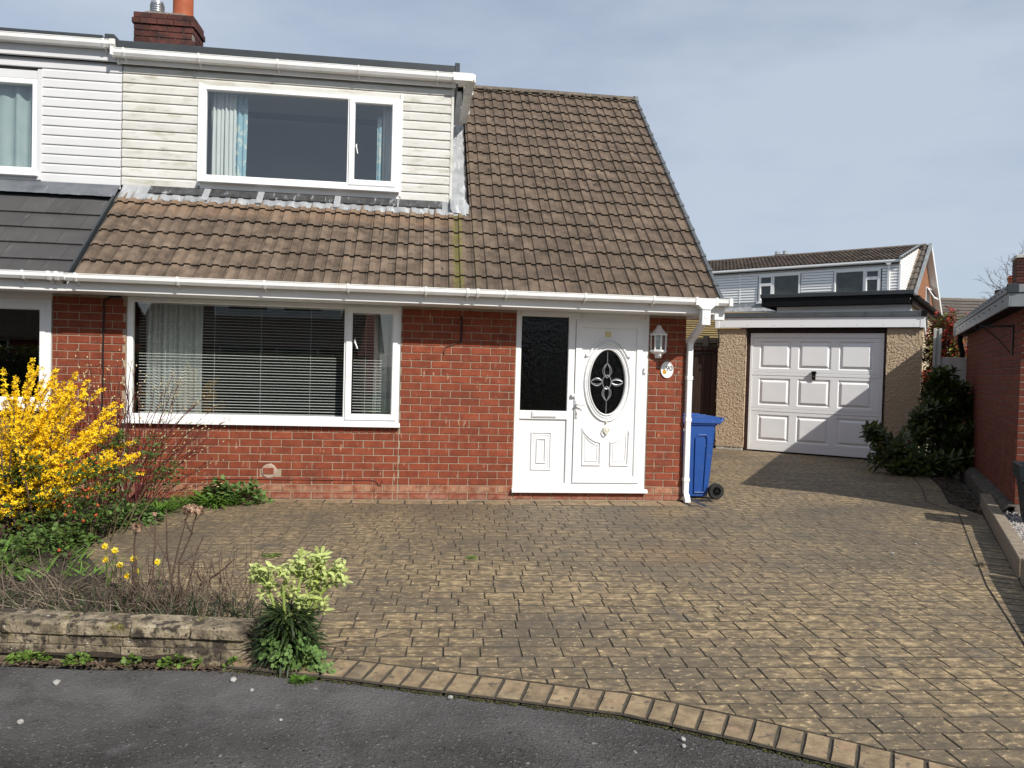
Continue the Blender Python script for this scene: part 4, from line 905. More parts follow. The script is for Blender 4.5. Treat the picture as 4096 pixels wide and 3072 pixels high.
P('fixing_screw', MB().lathe([(.004, -.0150), (.004, -.011)], 8, (0, 0, .076), 'y').lathe([(.004, -.0150), (.004, -.011)], 8, (0, 0, -.076), 'y'), m_navy, t)
# ---- wheelie bin
t = thing('wheelie_bin', 'tall blue wheelie bin with black wheels standing behind the white downpipe', 'bin', (3.40, .36, 0), R(4))
def bin_body():
    mb = MB(); secs = []
    for z, x0, x1, y0, y1 in ((.03, -.175, .140, -.19, .21), (.10, -.185, .148, -.20, .22), (.90, -.235, .200, -.235, .285), (.915, -.25, .215, -.255, .30), (.955, -.25, .218, -.258, .303)):
        b = .035; secs.append([(x0 + b, y0, z), (x1 - b, y0, z), (x1, y0 + b, z), (x1, y1 - b, z), (x1 - b, y1, z), (x0 + b, y1, z), (x0, y1 - b, z), (x0, y0 + b, z)])
    vs = [p for s_ in secs for p in s_]; fs = [(k * 8 + i, k * 8 + (i + 1) % 8, (k + 1) * 8 + (i + 1) % 8, (k + 1) * 8 + i) for k in range(4) for i in range(8)] + [tuple(range(7, -1, -1))]
    mb.fix = True; return mb.add(vs, fs)
P('body', bin_body(), m_bin, t, 40)
rl = []
for x0, x1, z0, z1 in ((-.06, .085, .07, .80),):
    o_ = [(x0 - .01, z0), (x1 - .01, z0), (x1 + .005, z1 - .05), (x1 - .02, z1), (x0 + .02, z1), (x0 - .025, z1 - .05)]
    mbp = raised(MB(), o_, 0, .012, .02)
    for i, p in enumerate(mbp.v): mbp.v[i] = (p[0], -.204 - (p[2] - .10) * .0437 + p[1] - .002, p[2])
    P('side_rib', mbp, m_bin, t)
P('front_corner_rib', MB().extr([(-.199, .05), (-.235, .9), (-.248, .9), (-.212, .05)], -.155, -.120, 'x'), m_bin, t)
P('lid', MB().extr([(-.285, .955), (-.285, .982), (-.22, 1.008), (.13, 1.028), (.205, 1.015), (.24, .985), (.24, .965)], -.268, .312, 'y'), m_bin, t)
P('lid_rib', MB().box(-.18, .12, -.10, -.07, 1.005, 1.035, .006).box(-.18, .12, .10, .13, 1.005, 1.035, .006).box(-.28, .235, -.275, -.262, .935, .975, .004), m_bin, t)
P('handle_bar', MB().tube([(.215, -.25, .93), (.265, -.25, .985), (.275, -.25, .99), (.275, .29, .99), (.265, .29, .985), (.215, .29, .93)], .018, 8), m_bin, t, 60)
for y in (-.255, .285):
    wh = P('wheel', MB().lathe([(.055, -.025), (.088, -.027), (.098, -.018), (.100, 0), (.098, .018), (.088, .027), (.055, .025)], 28, (.205, y, .10), 'y'), m_rubber, t, 40)
    hb = MB().lathe([(.055, -.024), (.058, -.016), (.050, -.010), (.050, .010)], 24, (.205, y, .10), 'y').lathe([(.001, -.022), (.016, -.020), (.016, .0)], 12, (.205, y, .10), 'y')
    for k in range(8):
        a = k * math.pi / 4; c_, s_ = math.cos(a), math.sin(a); hb.tube([(.205 + .012 * c_, y - .014, .10 + .012 * s_), (.205 + .054 * c_, y - .012, .10 + .054 * s_)], .0055, 4)
    hb.lathe([(.001, -.004), (.055, -.004)], 20, (.205, y, .10), 'y'); P('hub', hb, m_black, t, 40)
P('axle', MB().tube([(.205, -.25, .10), (.205, .28, .10)], .012, 8), m_iron, t)
P('white_label', MB().box(-.236, -.216, -.2415, -.2385, .84, .868), m_upvc, t)
# drain
t = tag(P('drain_channel', MB().box(3.285, 3.335, -.37, .16, -.01, .004, .002), m_dkgrey), 'dark narrow drain channel set in the paving at the house corner', 'drain')
t = thing('drain_grate', 'square black drain grate in the paving in front of the bin', 'drain', (3.44, .03, 0))
P('grate_frame', MB().box(-.095, .095, -.075, -.060, -.01, .004).box(-.095, .095, .060, .075, -.01, .004).box(-.095, -.08, -.06, .06, -.01, .004).box(.08, .095, -.06, .06, -.01, .004), m_dkgrey, t)
for k in range(6): P('grate_bar', MB().box(-.065 + k * .026 - .006, -.065 + k * .026 + .006, -.06, .06, -.01, .003), m_black, t)

# ================================================================== ATTACHED HOUSE (left)
nb = thing('attached_house', 'left half of the pair with clean white cladding and flat dark grey roof tiles', 'house', (-4, 0, 0))
def PN(name, mb, mat, parent=None, smooth=None): 
    o = P(name, mb, mat, parent or nb, smooth); 
    if parent is None: o.location = (4, 0, 0)
    return o
PN('wall', MB().box(-9, -4.0, .012, .25, -.1, .93).box(-9, -5.6, .012, .25, .93, 2.24).box(-5.6, -3.995, .012, .25, 2.15, 2.24), m_brick)
PN('back_wall', MB().box(-9, -3.77, 7.2, 7.4, -.1, 2.3).box(-9, -8.8, .25, 7.2, -.1, 2.3), m_brick)
nw = PN('window', bars(MB(), -5.6, -3.998, .985, 2.15, .075, -.012, .06), m_upvc)
P('casement_sash', bars(MB(), -4.9, -4.055, 1.03, 2.10, .062, -.022, .04), m_upvc, nw); P('pane', pane(-4.84, -4.115, 1.09, 2.04, .01), m_glass, nw); P('pane', pane(-5.53, -4.9, 1.05, 2.08, .02), m_glass, nw)
P('sill', MB().box(-5.62, -3.985, -.07, .05, .945, .985, .006), m_upvc, nw)
P('head_board', MB().box(-5.62, -3.992, -.02, .02, 2.15, 2.222, .003), m_fascia, nw)
room('front_room', -5.9, -3.78, .252, 3.2, .05, 2.24, m_darkroom, nb).location = (4, 0, 0)
PN('fascia', MB().box(-9, -3.66, -.455, -.436, 2.215, 2.36, .003), m_fascia)
PN('soffit', MB().box(-9, -3.63, -.434, .01, 2.2225, 2.232), m_fascia)
ng = PN('gutter', gutter_mesh(-9, -3.625, -.457, 2.398), m_upvc)
for x in (-4.02, -4.85): P('gutter_bracket', gutter_bracket(x, -.457, 2.398), m_upvc, ng)
P('gutter_union', merge(gutter_bracket(-3.775, -.457, 2.398, w_=.034), gutter_bracket(-3.70, -.457, 2.398, w_=.034)), m_gutter, ng)
nr = PN('roof', MB().extr([(a0[0], a0[1] - .01), (.93, a0[1] + 1.33 * ST / CT - .01), (.93, a0[1] + 1.33 * ST / CT - .08), (a0[0], a0[1] - .06)], -9, -3.66, 'x').extr([(2.6, 5.16), (a1[0], a1[1]), (a1[0], a1[1] - .08), (2.6, 5.06)], -9, -3.66, 'x').extr([(a1[0], a1[1]), (7.7, 2.2), (7.7, 2.12), (a1[0], a1[1] - .08)], -9, -3.66, 'x'), m_roofing)
tg = mesh('flat_tile', MB().extr([(0, .030), (.33, .006), (.33, -.006), (0, .012)], .0015, .2985, 'x'), m_tile_grey)
for r in range(5):
    y, z = rp(r * G)
    for k in range(9):
        x0 = -3.975 - .30 * k + (.15 if r % 2 else 0)
        if x0 + .3 > -3.67: 
            me = mesh('flat_tile', MB().extr([(0, .030), (.33, .006), (.33, -.006), (0, .012)], .0015, -3.672 - x0, 'x'), m_tile_grey)
        else: me = tg
        O('flat_tile', me, nr, (x0, y, z + random.uniform(0, .002)), (TH, 0, 0))
y0_, z0_ = rp(-.03, .02); y1_, z1_ = rp((.72 - E0[0]) / CT, .02)
PN('roof_upstand', MB().extr([(y0_, z0_ - .03), (y1_, z1_ - .03), (y1_, z1_ + .035), (y0_, z0_ + .045)], -3.672, -3.652, 'x').tube([(-3.668, y0_ + .01, z0_ + .035), (-3.665, y0_ + .02, z0_ - .01), (-3.66, y0_ - .02, z0_ - .05)], .02, 6), m_dkgrey)
nd = PN('dormer', MB().box(-9, -4.60, DY + .02, DY + .12, 3.42, 3.70).box(-4.62, -3.66, DY + .02, DY + .12, 3.42, 5.25).box(-9, -4.6, DY + .02, DY + .12, 4.80, 5.25).box(-9, -3.69, DY - .06, 3.2, 5.26, 5.30), m_roofing)
for k, z in enumerate(bz):
    z -= .01
    if z > 5.0: continue
    a = -9 if z > 4.86 else -4.545
    if z < 3.62: a = -4.545
    P('cladding_board', board(a, -3.650, z, min(z + .1115, 5.06), DY - .003), m_clad, nd)
P('base_trim', MB().box(-9, -3.652, DY - .012, DY + .02, 3.565, 3.612, .003).box(-9, -4.5, DY - .018, DY + .02, 3.60, 3.66, .004), m_clad, nd)
nw2 = PN('window', bars(MB(), -7, -4.583, 3.70, 4.80, .065, DY - .03, DY + .04), m_upvc)
P('window_trim', MB().box(-4.585, -4.535, DY - .035, DY + .02, 3.62, 4.92, .004).box(-9, -4.54, DY - .03, DY + .02, 4.80, 4.90, .004), m_clad, nw2)
P('pane', pane(-6.9, -4.64, 3.76, 4.74, DY + .01), m_glass, nw2); P('sill', MB().box(-9, -4.56, DY - .08, DY + .02, 3.655, 3.70, .006), m_upvc, nw2)
room('bedroom', -9, -3.75, DY + .122, 3.2, 3.0, 5.2, m_roomlt, nb).location = (4, 0, 0)
PN('dormer_fascia', MB().box(-9, -3.692, .805, .84, 5.06, 5.26, .004), m_clad)
g3 = PN('dormer_gutter', gutter_mesh(-9, -3.665, .805, 5.272, .11, .085), m_gutter)
P('gutter_bracket', gutter_bracket(-3.80, .805, 5.272, .11, .085), m_gutter, g3); P('gutter_end_cap', gutter_bracket(-3.70, .805, 5.272, .112, .087, .06), m_gutter, g3)
PN('dormer_edge_tiles', MB().box(-9, -3.82, .72, 3.3, 5.285, 5.325, .004).box(-3.80, -3.69, .73, 1.1, 5.24, 5.35, .006).extr([(1.0, 5.25), (2.55, 5.25), (2.55, 5.9), (1.0, 5.33)], -3.75, -3.70, 'x'), m_dkgrey)
mbf = MB(); nx = 60
for i in range(nx + 1):
    x = -6.4 + 2.75 * i / nx; s0 = (.725 - E0[0]) / CT + random.uniform(-.006, .006); s1 = (.872 - E0[0]) / CT
    for p in (rp(s0, .036), rp((s0 + s1) / 2, .045), rp(s1, .045)): mbf.v.append((x, p[0], p[1]))
    mbf.v.append((x, DY + .004, 3.64))
for i in range(nx):
    for k in range(3): mbf.f.append((i * 4 + k, (i + 1) * 4 + k, (i + 1) * 4 + k + 1, i * 4 + k + 1))
PN('flashing', mbf, m_lead_dk, None, 40)
curtain('curtain', 'grey blue curtain drawn across the attached house dormer window', -6.8, -4.64, DY + .10, 3.4, 4.80, m_curt_g, 13, .04)
# low timber divider fence between the two gardens
t = thing('divider_fence', 'low brown timber fence dividing the two front gardens', 'fence', (-3.80, -.1, 0))
for k in range(4): P('fence_board', MB().box(-.012, .012, -1.5, 0, .17 + k * .20, .36 + k * .20, .003), m_wood_tan if k % 2 else m_wood_gate, t)
for y in (-.08, -1.46): P('fence_post', MB().box(.012, .075, y - .035, y + .035, 0, 1.0, .004), m_wood_tan, t)
# ================================================================== GARAGE
GA = R(-36.5)
gar = thing('garage', 'pebbledash garage with white panelled up and over door and flat roof', 'garage', (6.625, 5.739, 0), GA)
def pebble_pier(x0, x1, z0, z1, y0, y1, nx, nz):
    # front face with a real knobbly surface, plain sides
    mb = MB(); mb.box(x0, x1, y0 + .01, y1, z0, z1)
    k = len(mb.v)
    for j in range(nz + 1):
        for i in range(nx + 1): mb.v.append((x0 + (x1 - x0) * i / nx, y0 + random.uniform(-.007, .005), z0 + (z1 - z0) * j / nz))
    for j in range(nz):
        for i in range(nx): q = k + j * (nx + 1) + i; mb.f.append((q, q + 1, q + nx + 2, q + nx + 1))
    nx2 = max(6, int((y1 - y0) / .02))
    for xs in (x0 - .008, x1 + .008):
        k = len(mb.v)
        for j in range(nz + 1):
            for i in range(nx2 + 1): mb.v.append((xs + random.uniform(-.006, .006), y0 + (y1 - y0) * i / nx2, z0 + (z1 - z0) * j / nz))
        for j in range(nz):
            for i in range(nx2): q = k + j * (nx2 + 1) + i; mb.f.append((q, q + 1, q + nx2 + 2, q + nx2 + 1))
    return mb
P('pier', pebble_pier(-.645, -.10, .06, 2.47, -.10, .18, 24, 104), m_pebble, gar)
P('pier', pebble_pier(2.455, 3.02, .06, 2.47, -.10, .18, 25, 104), m_pebble, gar)
P('pier_plinth', MB().box(-.63, -.11, -.09, .17, -.05, .062).box(2.46, 3.0, -.09, .17, -.05, .062), m_conc, gar)
P('side_wall', MB().box(-.63, -.52, .18, 5.2, -.05, 2.45).box(2.9, 3.01, .18, 5.2, -.05, 2.45).box(-.63, 3.0, 5.2, 5.3, -.05, 2.45), m_pebble, gar)
P('door_post', MB().box(-.105, -.030, -.012, .10, 0, 2.40, .004), m_wood_dk, gar); P('door_post', MB().box(2.41, 2.452, -.012, .10, 0, 2.40, .004), m_wood_dk, gar)
P('lintel_beam', MB().box(-.105, 2.456, -.03, .10, 2.395, 2.47, .004).box(-.105, 2.456, -.012, .10, 2.385, 2.41, .003), m_wood_dk, gar)
P('fascia', MB().box(-.70, 3.03, -.165, -.14, 2.485, 2.685, .003).box(-.705, -.625, -.17, -.138, 2.478, 2.69, .003).box(2.985, 3.065, -.17, -.138, 2.478, 2.69, .003).box(3.03, 3.06, -.14, 5.3, 2.48, 2.685), m_gdoor, gar)
tr = P('roof_trim', MB().box(-.735, 3.085, -.19, -.165, 2.682, 2.785, .006).box(3.06, 3.085, -.165, 5.3, 2.69, 2.785, .006).box(-.735, -.71, -.165, 5.3, 2.69, 2.785, .006), m_steelgrey, gar)
for k in range(9): P('screw_head', MB().sphere((-.55 + k * .44, -.191, 2.735 + random.uniform(-.008, .008)), .009, 6, 4), m_iron, tr)
for k in range(8):
    for z in (2.53, 2.65): P('fixing_pin', MB().sphere((-.52 + k * .49 + random.uniform(-.03, .03), -.166, z), .006, 6, 4), m_fmetal, tr)
P('trim_end', MB().box(3.0, 3.09, -.196, -.16, 2.68, 2.79, .004).box(-.742, -.66, -.196, -.16, 2.68, 2.79, .004), m_black, tr)
P('roof', MB().box(-.70, 3.06, -.16, 5.3, 2.69, 2.76), m_roofing, gar)
P('wall_cable', MB().tube([(-.66, -.12, 2.44), (-.635, -.13, 2.36), (-.628, -.125, 2.2), (-.63, -.12, 2.1), (-.67, -.06, 2.02), (-.78, .0, 1.97), (-.95, .02, 1.955), (-1.3, .02, 1.96)], .014, 6), m_cable, gar)
gd = P('garage_door', MB().box(-.022, .030, .0, .07, .02, 2.385, .004).box(2.365, 2.408, .0, .07, .02, 2.385, .004).box(.03, 2.365, .004, .07, 2.29, 2.385, .004).box(.03, 2.365, .03, .06, .02, 2.29)
       .box(.034, 2.361, .010, .03, 2.215, 2.284, .003).box(.034, 2.361, .010, .03, 1.598, 1.672, .003).box(.034, 2.361, .006, .03, 1.535, 1.592, .004).box(.034, 2.361, .010, .03, .875, .94, .003)
       .box(.034, 2.361, .006, .03, .812, .869, .004).box(.034, 2.361, .010, .03, .745, .806, .003).box(.034, 2.361, .010, .03, .152, .215, .003).box(.034, 2.361, .004, .03, .022, .146, .004)
       .box(.034, 2.361, .010, .03, 1.475, 1.530, .003), m_gdoor, gar)
cx = [(.165, .765), (.90, 1.50), (1.635, 2.235)]; cz = [(1.672, 2.215), (.94, 1.475), (.215, .745)]
for z0, z1 in cz:
    for a, b in ((.034, .165), (.765, .90), (1.50, 1.635), (2.235, 2.361)): P('door_stile', MB().box(a, b, .010, .03, z0, z1, .0), m_gdoor, gd)
def gpanel(x0, x1, z0, z1):
    lv = [(0, .010), (.020, .026), (.032, .027), (.072, .004), (.080, .0035)]; mb = MB()
    for d, y in lv: mb.v += [(x0 + d, y, z0 + d), (x1 - d, y, z0 + d), (x1 - d, y, z1 - d), (x0 + d, y, z1 - d)]
    for k in range(len(lv) - 1):
        for i in range(4): mb.f.append((k * 4 + i, k * 4 + (i + 1) % 4, (k + 1) * 4 + (i + 1) % 4, (k + 1) * 4 + i))
    e = (len(lv) - 1) * 4; c = len(mb.v)
    # slightly dented flat field
    n = 6; x0, x1, z0, z1 = x0 + .08, x1 - .08, z0 + .08, z1 - .08; dx, dz, da = random.uniform(.2, .8), random.uniform(.2, .8), random.uniform(.001, .003)
    for j in range(n + 1):
        for i in range(n + 1):
            u, v = i / n, j / n; ed = min(u, v, 1 - u, 1 - v); y = .0035 + (da * math.exp(-((u - dx) ** 2 + (v - dz) ** 2) * 14) if ed > 0 else 0); mb.v.append((x0 + (x1 - x0) * u, y, z0 + (z1 - z0) * v))
    for j in range(n):
        for i in range(n): q = c + j * (n + 1) + i; mb.f.append((q, q + 1, q + n + 2, q + n + 1))
    return mb
for z0, z1 in cz:
    for a, b in cx: P('panel', gpanel(a, b, z0, z1), m_gdoor, gd)
P('handle', MB().extr([(1.148, 1.60), (1.165, 1.64), (1.235, 1.64), (1.252, 1.60)], -.05, .0, 'y').box(1.168, 1.232, -.028, .006, 1.47, 1.605, .010), m_black, gd)
P('lock_barrel', MB().lathe([(.001, -.032), (.010, -.032), (.010, -.026)], 10, (1.2, 0, 1.54), 'y'), m_steel, gd)
# concrete fence post and panels beside the garage
t = thing('concrete_fence', 'pale slotted concrete fence post and panel in the gap right of the garage', 'fence', (6.625, 5.739, 0), GA)
P('fence_post', MB().box(3.20, 3.245, -.06, .08, 0, 2.47, .006).box(3.285, 3.33, -.06, .08, 0, 2.47, .006).box(3.245, 3.285, -.01, .05, 0, 2.46), m_conc, t)
P('gravel_board', MB().box(3.33, 4.9, -.02, .05, 0, 1.95, .008), m_conc, t)
# gate and fences left of the garage
t = thing('wooden_gate', 'dark brown vertical board gate between house and garage', 'gate', (6.625, 5.739, 0), GA)
for k in range(9): P('gate_board', MB().box(-1.86 + k * .131, -1.86 + k * .131 + .125, .045, .075, -.02, 2.02, .004), m_wood_gate, t)
P('top_rail', MB().box(-1.9, -.66, .015, .085, 2.02, 2.115, .006), m_wood_dk, t)
P('gate_post', MB().box(-.725, -.655, .03, .12, -.02, 2.1, .004), m_wood_dk, t); P('gate_post', MB().box(-1.97, -1.88, .03, .12, -.02, 2.1, .004), m_wood_dk, t)
P('latch_ring', MB().tube([(-1.03 + .02 * math.cos(a), .035, 1.63 + .025 * math.sin(a)) for a in np.linspace(0, 6.28, 9)], .005, 4), m_iron, t)
t = thing('board_fence', 'weathered grey vertical board fence seen above the brown gate', 'fence', (6.625, 5.739, 0), GA)
for k in range(30): P('fence_board', MB().box(-4.6 + k * .131, -4.6 + k * .131 + .128, .62 + (k % 2) * .012, .64 + (k % 2) * .012, -.02, 2.28 + random.uniform(-.01, .01), .003), m_wood_grey, t)
P('top_rail', MB().box(-4.6, -.62, .585, .615, 2.20, 2.30, .004), m_wood_grey, t); P('fence_post', MB().box(-1.14, -1.02, .54, .62, 0, 2.36, .006), m_wood_grey, t)
t = thing('timber_shed', 'tan timber building of narrow horizontal boards behind the gate', 'shed', (6.75, 8.85, 0), R(-14))
for k in range(14): P('wall_board', MB().extr([(-.012 , k * .0545 + 2.30), (-.026, k * .0545 + 2.306), (-.004, k * .0545 + 2.352), (.01, k * .0545 + 2.352), (.01, k * .0545 + 2.30)], -1.5, 2.0, 'x'), m_wood_tan, t)
P('shed_wall', MB().box(-1.5, 2.0, .012, 2.2, 0, 3.05), m_wood_grey, t)
for k in range(42): P('lower_board', MB().box(-1.5 + k * .0833, -1.5 + k * .0833 + .08, -.008, .012, 0, 2.29, .002), m_wood_grey, t)
# ================================================================== EXTENSION BEHIND
ex = thing('flat_roof_extension', 'flat roofed extension with deep black fascia behind the garage', 'building', (8.692, 9.572, 0), R(-41.5))
P('wall', MB().box(.33, 3.36, .02, .2, 0, 3.27).box(.33, .5, .2, 9, 0, 3.25).box(.4, 3.1, 8.8, 9, 0, 3.25), m_clad, ex)
for k in range(16): P('cladding_board', board(.34, 3.35, 2.62 + k * .1 - .8, 2.72 + k * .1 - .8, .02), m_clad, ex)
P('corner_post', MB().box(3.33, 3.375, -.01, .04, 1.5, 3.27, .003), m_clad, ex)
P('black_fascia', MB().box(.0, 3.36, -.20, -.17, 3.275, 3.50, .004).box(.0, .03, -.17, 9, 3.275, 3.5, .004), m_black, ex)
P('roof_trim', MB().box(-.03, 3.44, -.235, -.16, 3.49, 3.59, .008).box(-.03, .0, -.16, 9, 3.49, 3.59, .006), m_dkgrey, ex)
P('roof', MB().box(.0, 3.40, -.16, 9, 3.50, 3.56), m_roofing, ex)
P('soffit', MB().box(.03, 3.35, -.17, .02, 3.27, 3.285), m_black, ex)
sw = P('side_wall', MB().box(3.20, 3.345, .2, 9, 0, 3.2), m_mortar, ex)
for r in range(24):
    y = .05 - (r % 2) * .22
    while y < 8.9:
        a, b = max(y, .045), min(y + .44, 8.9)
        if r > 12: P('block', MB().box(3.3, 3.362, a + .006, b - .006, r * .135 + .006, (r + 1) * .135 - .006, .003), m_creamblock, sw)
        y += .44
P('side_fascia', MB().box(3.38, 3.41, -.1, 9, 3.25, 3.42, .003).box(3.36, 3.46, -.1, 9, 3.24, 3.256), m_wood_dk, ex)
P('gutter', MB().extr([(3.42, 3.46), (3.425, 3.40), (3.46, 3.375), (3.51, 3.375), (3.53, 3.40), (3.535, 3.46)], -.15, 9, 'y'), m_black, ex)
# ================================================================== HOUSE BEHIND
bh = thing('background_house', 'house behind the garages with two white dormer windows and brown tiled roof', 'house', (13.664, 17.047, 0), R(-47))
P('wall', MB().box(-7, 3.45, -1.4, -1.2, 0, 2.5).box(-7, 3.45, 6.5, 6.7, 0, 2.5), m_brick_bg, bh)
gw = P('gable_wall', MB().extr([(-1.4, 0), (6.9, 0), (6.9, 2.5), (2.9, 6.25), (2.6, 6.25), (-1.4, 2.35)], 3.30, 3.44, 'x'), m_mortar, bh)
mbg = MB()
for r in range(72):
    z = r * .0845; ya = -1.38 + max(0, (z - 2.3)) * 1.03; yb = 6.85 - max(0, (z - 2.45)) * 1.05; y = -1.4 - (r % 2) * .114
    while y < yb:
        a, b = max(y, ya), min(y + .2275, yb)
        if b - a > .04 and z < 6.1: mbg.box(3.40, 3.452, a + .005, b - .005, z + .005, z + .0795)
        y += .2275
tag(P('gable_brickwork', mbg, m_brick_bg, gw), kind='stuff')
gwin = P('window', MB().box(3.44, 3.475, 3.25, 3.95, 3.9, 4.95, .004), m_upvc, bh); P('pane', MB().box(3.474, 3.478, 3.32, 3.88, 3.97, 4.4), m_black, gwin)
P('open_sash', MB().box(0, .03, -.34, .34, -.5, 0, .004).box(.026, .034, -.27, .27, -.43, -.07), m_upvc, gwin, loc=(3.48, 3.60, 4.92), rot=(0, R(-32), 0)); P('open_pane', MB().box(.035, .038, -.26, .26, -.42, -.08), m_black, gwin, loc=(3.48, 3.60, 4.92), rot=(0, R(-32), 0))
def tiled_plane(name, parent, x0, x1, s_len, e, th, wt=.30, gt=.34, mat=None):
    mb = MB(); ct, st = math.cos(th), math.sin(th); pr = [(0, 0), (.05, 0), (.075, .03), (.125, .03), (.15, 0), (.20, 0), (.225, .03), (.275, .03), (.30, 0)]
    rows = int(s_len / gt + .5); nc = int((x1 - x0) / wt + .5)
    for r in range(rows):
        for c in range(nc):
            vs = []; lift = random.uniform(0, .004)
            for s_, tl in ((0, .035), (gt + .02, .005)):
                for x, h in pr:
                    s = r * gt + s_; l = h + tl + lift; vs.append((x0 + c * wt + x + random.uniform(-.002, .002), e[0] + s * ct - l * st, e[1] + s * st + l * ct))
            for x, h in pr:
                s = r * gt; l = h + .012; vs.append((x0 + c * wt + x, e[0] + s * ct - l * st, e[1] + s * st + l * ct))
            n = len(pr); mb.add(vs, [(i, i + 1, n + i + 1, n + i) for i in range(n - 1)] + [(2 * n + i, 2 * n + i + 1, i + 1, i) for i in range(n - 1)])
    return tag(P(name, mb, mat or m_tile, parent), kind='stuff')
m_tile2 = M('dark brown roof tiles', [(.034, .027, .023), (.056, .044, .037), (.082, .064, .053)], 3, 8, rough=.95, island=.25, spec=.15)
m_tile3 = M('grey brown roof tiles', [(.085, .072, .062), (.115, .10, .085)], 2, 8, rough=.9, island=.15)
thd = math.atan2(6.44 - 5.56, 3.0); rf = P('roof', MB().extr([(-.1, 5.50), (2.8, 6.38), (6.9, 2.3), (6.9, 2.2), (2.8, 6.2), (-.1, 5.40)], -7, 3.28, 'x').extr([(-1.9, 1.95), (2.78, 6.36), (2.78, 6.2), (-1.9, 1.85)], 3.28, 3.62, 'x').extr([(-1.9, 1.95), (.0, 3.75), (.0, 3.6), (-1.9, 1.85)], -7, 3.28, 'x').extr([(2.8, 6.40), (7.1, 2.1), (7.1, 2.0), (2.8, 6.25)], 3.28, 3.66, 'x'), m_roofing, bh)
tiled_plane('dormer_tiles', rf, -6.8, 3.30, 3.05, (-.16, 5.535), thd, .30, .34, m_tile2)
thm = math.atan2(4.41, 4.68)
tiled_plane('lower_tiles', rf, -6.8, 3.0, 2.6, (-1.9, 1.98), thm, .30, .34, M('sunlit brown tiles', [(.14, .10, .075), (.22, .165, .12)], 4, 8, rough=.9, island=.2))
tiled_plane('side_tiles', rf, 3.36, 3.62, 6.4, (-1.9, 1.98), thm, .30, .34, m_tile3)
mbv = MB()
for r in range(19):
    s = r * .34; mbv.box(3.60, 3.68, s, s + .36, -.06, .07)
    
for i, q in enumerate(mbv.v):
    s, l = q[1], q[2]; mbv.v[i] = (q[0], -1.9 + s * math.cos(thm) - l * math.sin(thm), 1.98 + s * math.sin(thm) + l * math.cos(thm))
P('verge_strip', mbv, m_fmetal, rf)
P('rear_verge_board', MB().extr([(2.85, 6.42), (7.1, 2.15), (7.1, 1.93), (2.85, 6.2)], 3.66, 3.69, 'x'), m_upvc, bh)
P('verge_soffit', MB().extr([(2.85, 6.22), (7.1, 1.98), (7.1, 1.95), (2.85, 6.19)], 3.42, 3.66, 'x'), m_fascia, bh)
P('ridge_tiles', MB().extr([(2.70, 6.38), (2.84, 6.48), (2.98, 6.38)], -7, 3.5, 'x'), m_ridge, rf)
P('hip_strip', MB().extr([(-.2, 5.52), (2.72, 6.37), (2.72, 6.46), (-.2, 5.62)], 3.28, 3.35, 'x'), m_fmetal, rf)
dm = P('dormer', MB().box(-7, 3.28, .02, .15, 3.4, 5.5).extr([(.15, 4.1), (.15, 5.5), (2.6, 6.3)], 3.2, 3.28, 'x'), m_roofing, bh)
for k in range(12):
    z = 4.27 + k * .1
    segs = [(-7, -4.6), (-3.6, -2.32), (-2.28, -1.60), (.02, 1.14), (2.74, 3.28)] if z < 5.27 else [(-7, -2.32), (-2.28, 3.28)]
    for a, b in segs: P('cladding_board', MB().extr([(.02, z + .010), (-.016, z + .014), (-.016, z + .03), (-.002, z + .098), (.02, z + .098)], a, b, 'x'), m_clad_bg, dm)
    y1 = (z - 1.98) / math.sin(thm) * math.cos(thm) - 1.9
    P('cheek_board', MB().box(3.285, 3.31, (0.0 if z < 5.5 else .4), max(y1 + .02, .06), z + .006, z + .094, .003), m_clad_bg, dm)
for k in range(8):
    z = 5.47 + k * .1; y0 = (z - 5.5) / math.tan(thd) - .1; y1 = (z - 1.98) / math.tan(thm) - 1.9
    if y1 > y0: P('cheek_board', MB().box(3.285, 3.31, max(y0, 0), y1, z + .006, z + .094, .003), m_clad_bg, dm)
P('corner_post', MB().box(3.26, 3.318, -.025, .03, 4.25, 5.47, .003), m_clad_bg, dm); P('joint_strip', MB().box(-2.325, -2.275, -.02, .02, 4.25, 5.45, .003), m_clad_bg, dm)
P('fascia', MB().box(-7, 3.30, -.06, -.02, 5.38, 5.50, .003), m_fascia, bh)
P('gutter', MB().extr([(-.17, 5.55), (-.175, 5.49), (-.14, 5.455), (-.07, 5.455), (-.062, 5.55)], -7, 3.33, 'x'), m_clad_bg, bh)
P('downpipe', MB().box(2.92, 3.0, -.09, -.02, 3.8, 5.46, .01).extr([(2.86, 5.46), (3.06, 5.46), (3.0, 5.38), (2.92, 5.38)], -.16, -.06, 'y'), m_clad_bg, bh)
P('flashing', MB().extr([(0, 4.26), (-.01, 4.26), (-.03, 4.10), (-.22, 3.93), (-.215, 3.89), (0, 4.0)], -7, 3.2, 'x'), m_lead, bh)
def bwin(x0, x1, xd, zt, z0, z1, left):
    f = bars(MB(), x0, x1, z0, z1, .07, -.03, .05); f.box(xd - .03, xd + .03, -.032, .048, z0 + .05, z1 - .05)
    w_ = P('window', f, m_clad_bg, bh)
    a, b = (x0, xd) if left else (xd, x1)
    P('top_light', bars(MB(), a + .04, b - .04, zt, z1 - .04, .05, -.05, .03), m_clad_bg, w_); P('side_light', bars(MB(), a + .04, b - .04, z0 + .04, zt, .06, -.05, .03), m_clad_bg, w_)
    P('pane', pane(x0 + .07, x1 - .07, z0 + .07, z1 - .07, .0), m_glass_bg, w_); P('sill', MB().box(x0 - .05, x1 + .05, -.10, .02, z0 - .05, z0, .005), m_clad_bg, w_); return w_
wl = bwin(-1.56, -.01, -1.0, 4.93, 4.27, 5.29, True); wr = bwin(1.17, 2.70, 2.17, 4.97, 4.27, 5.29, False)
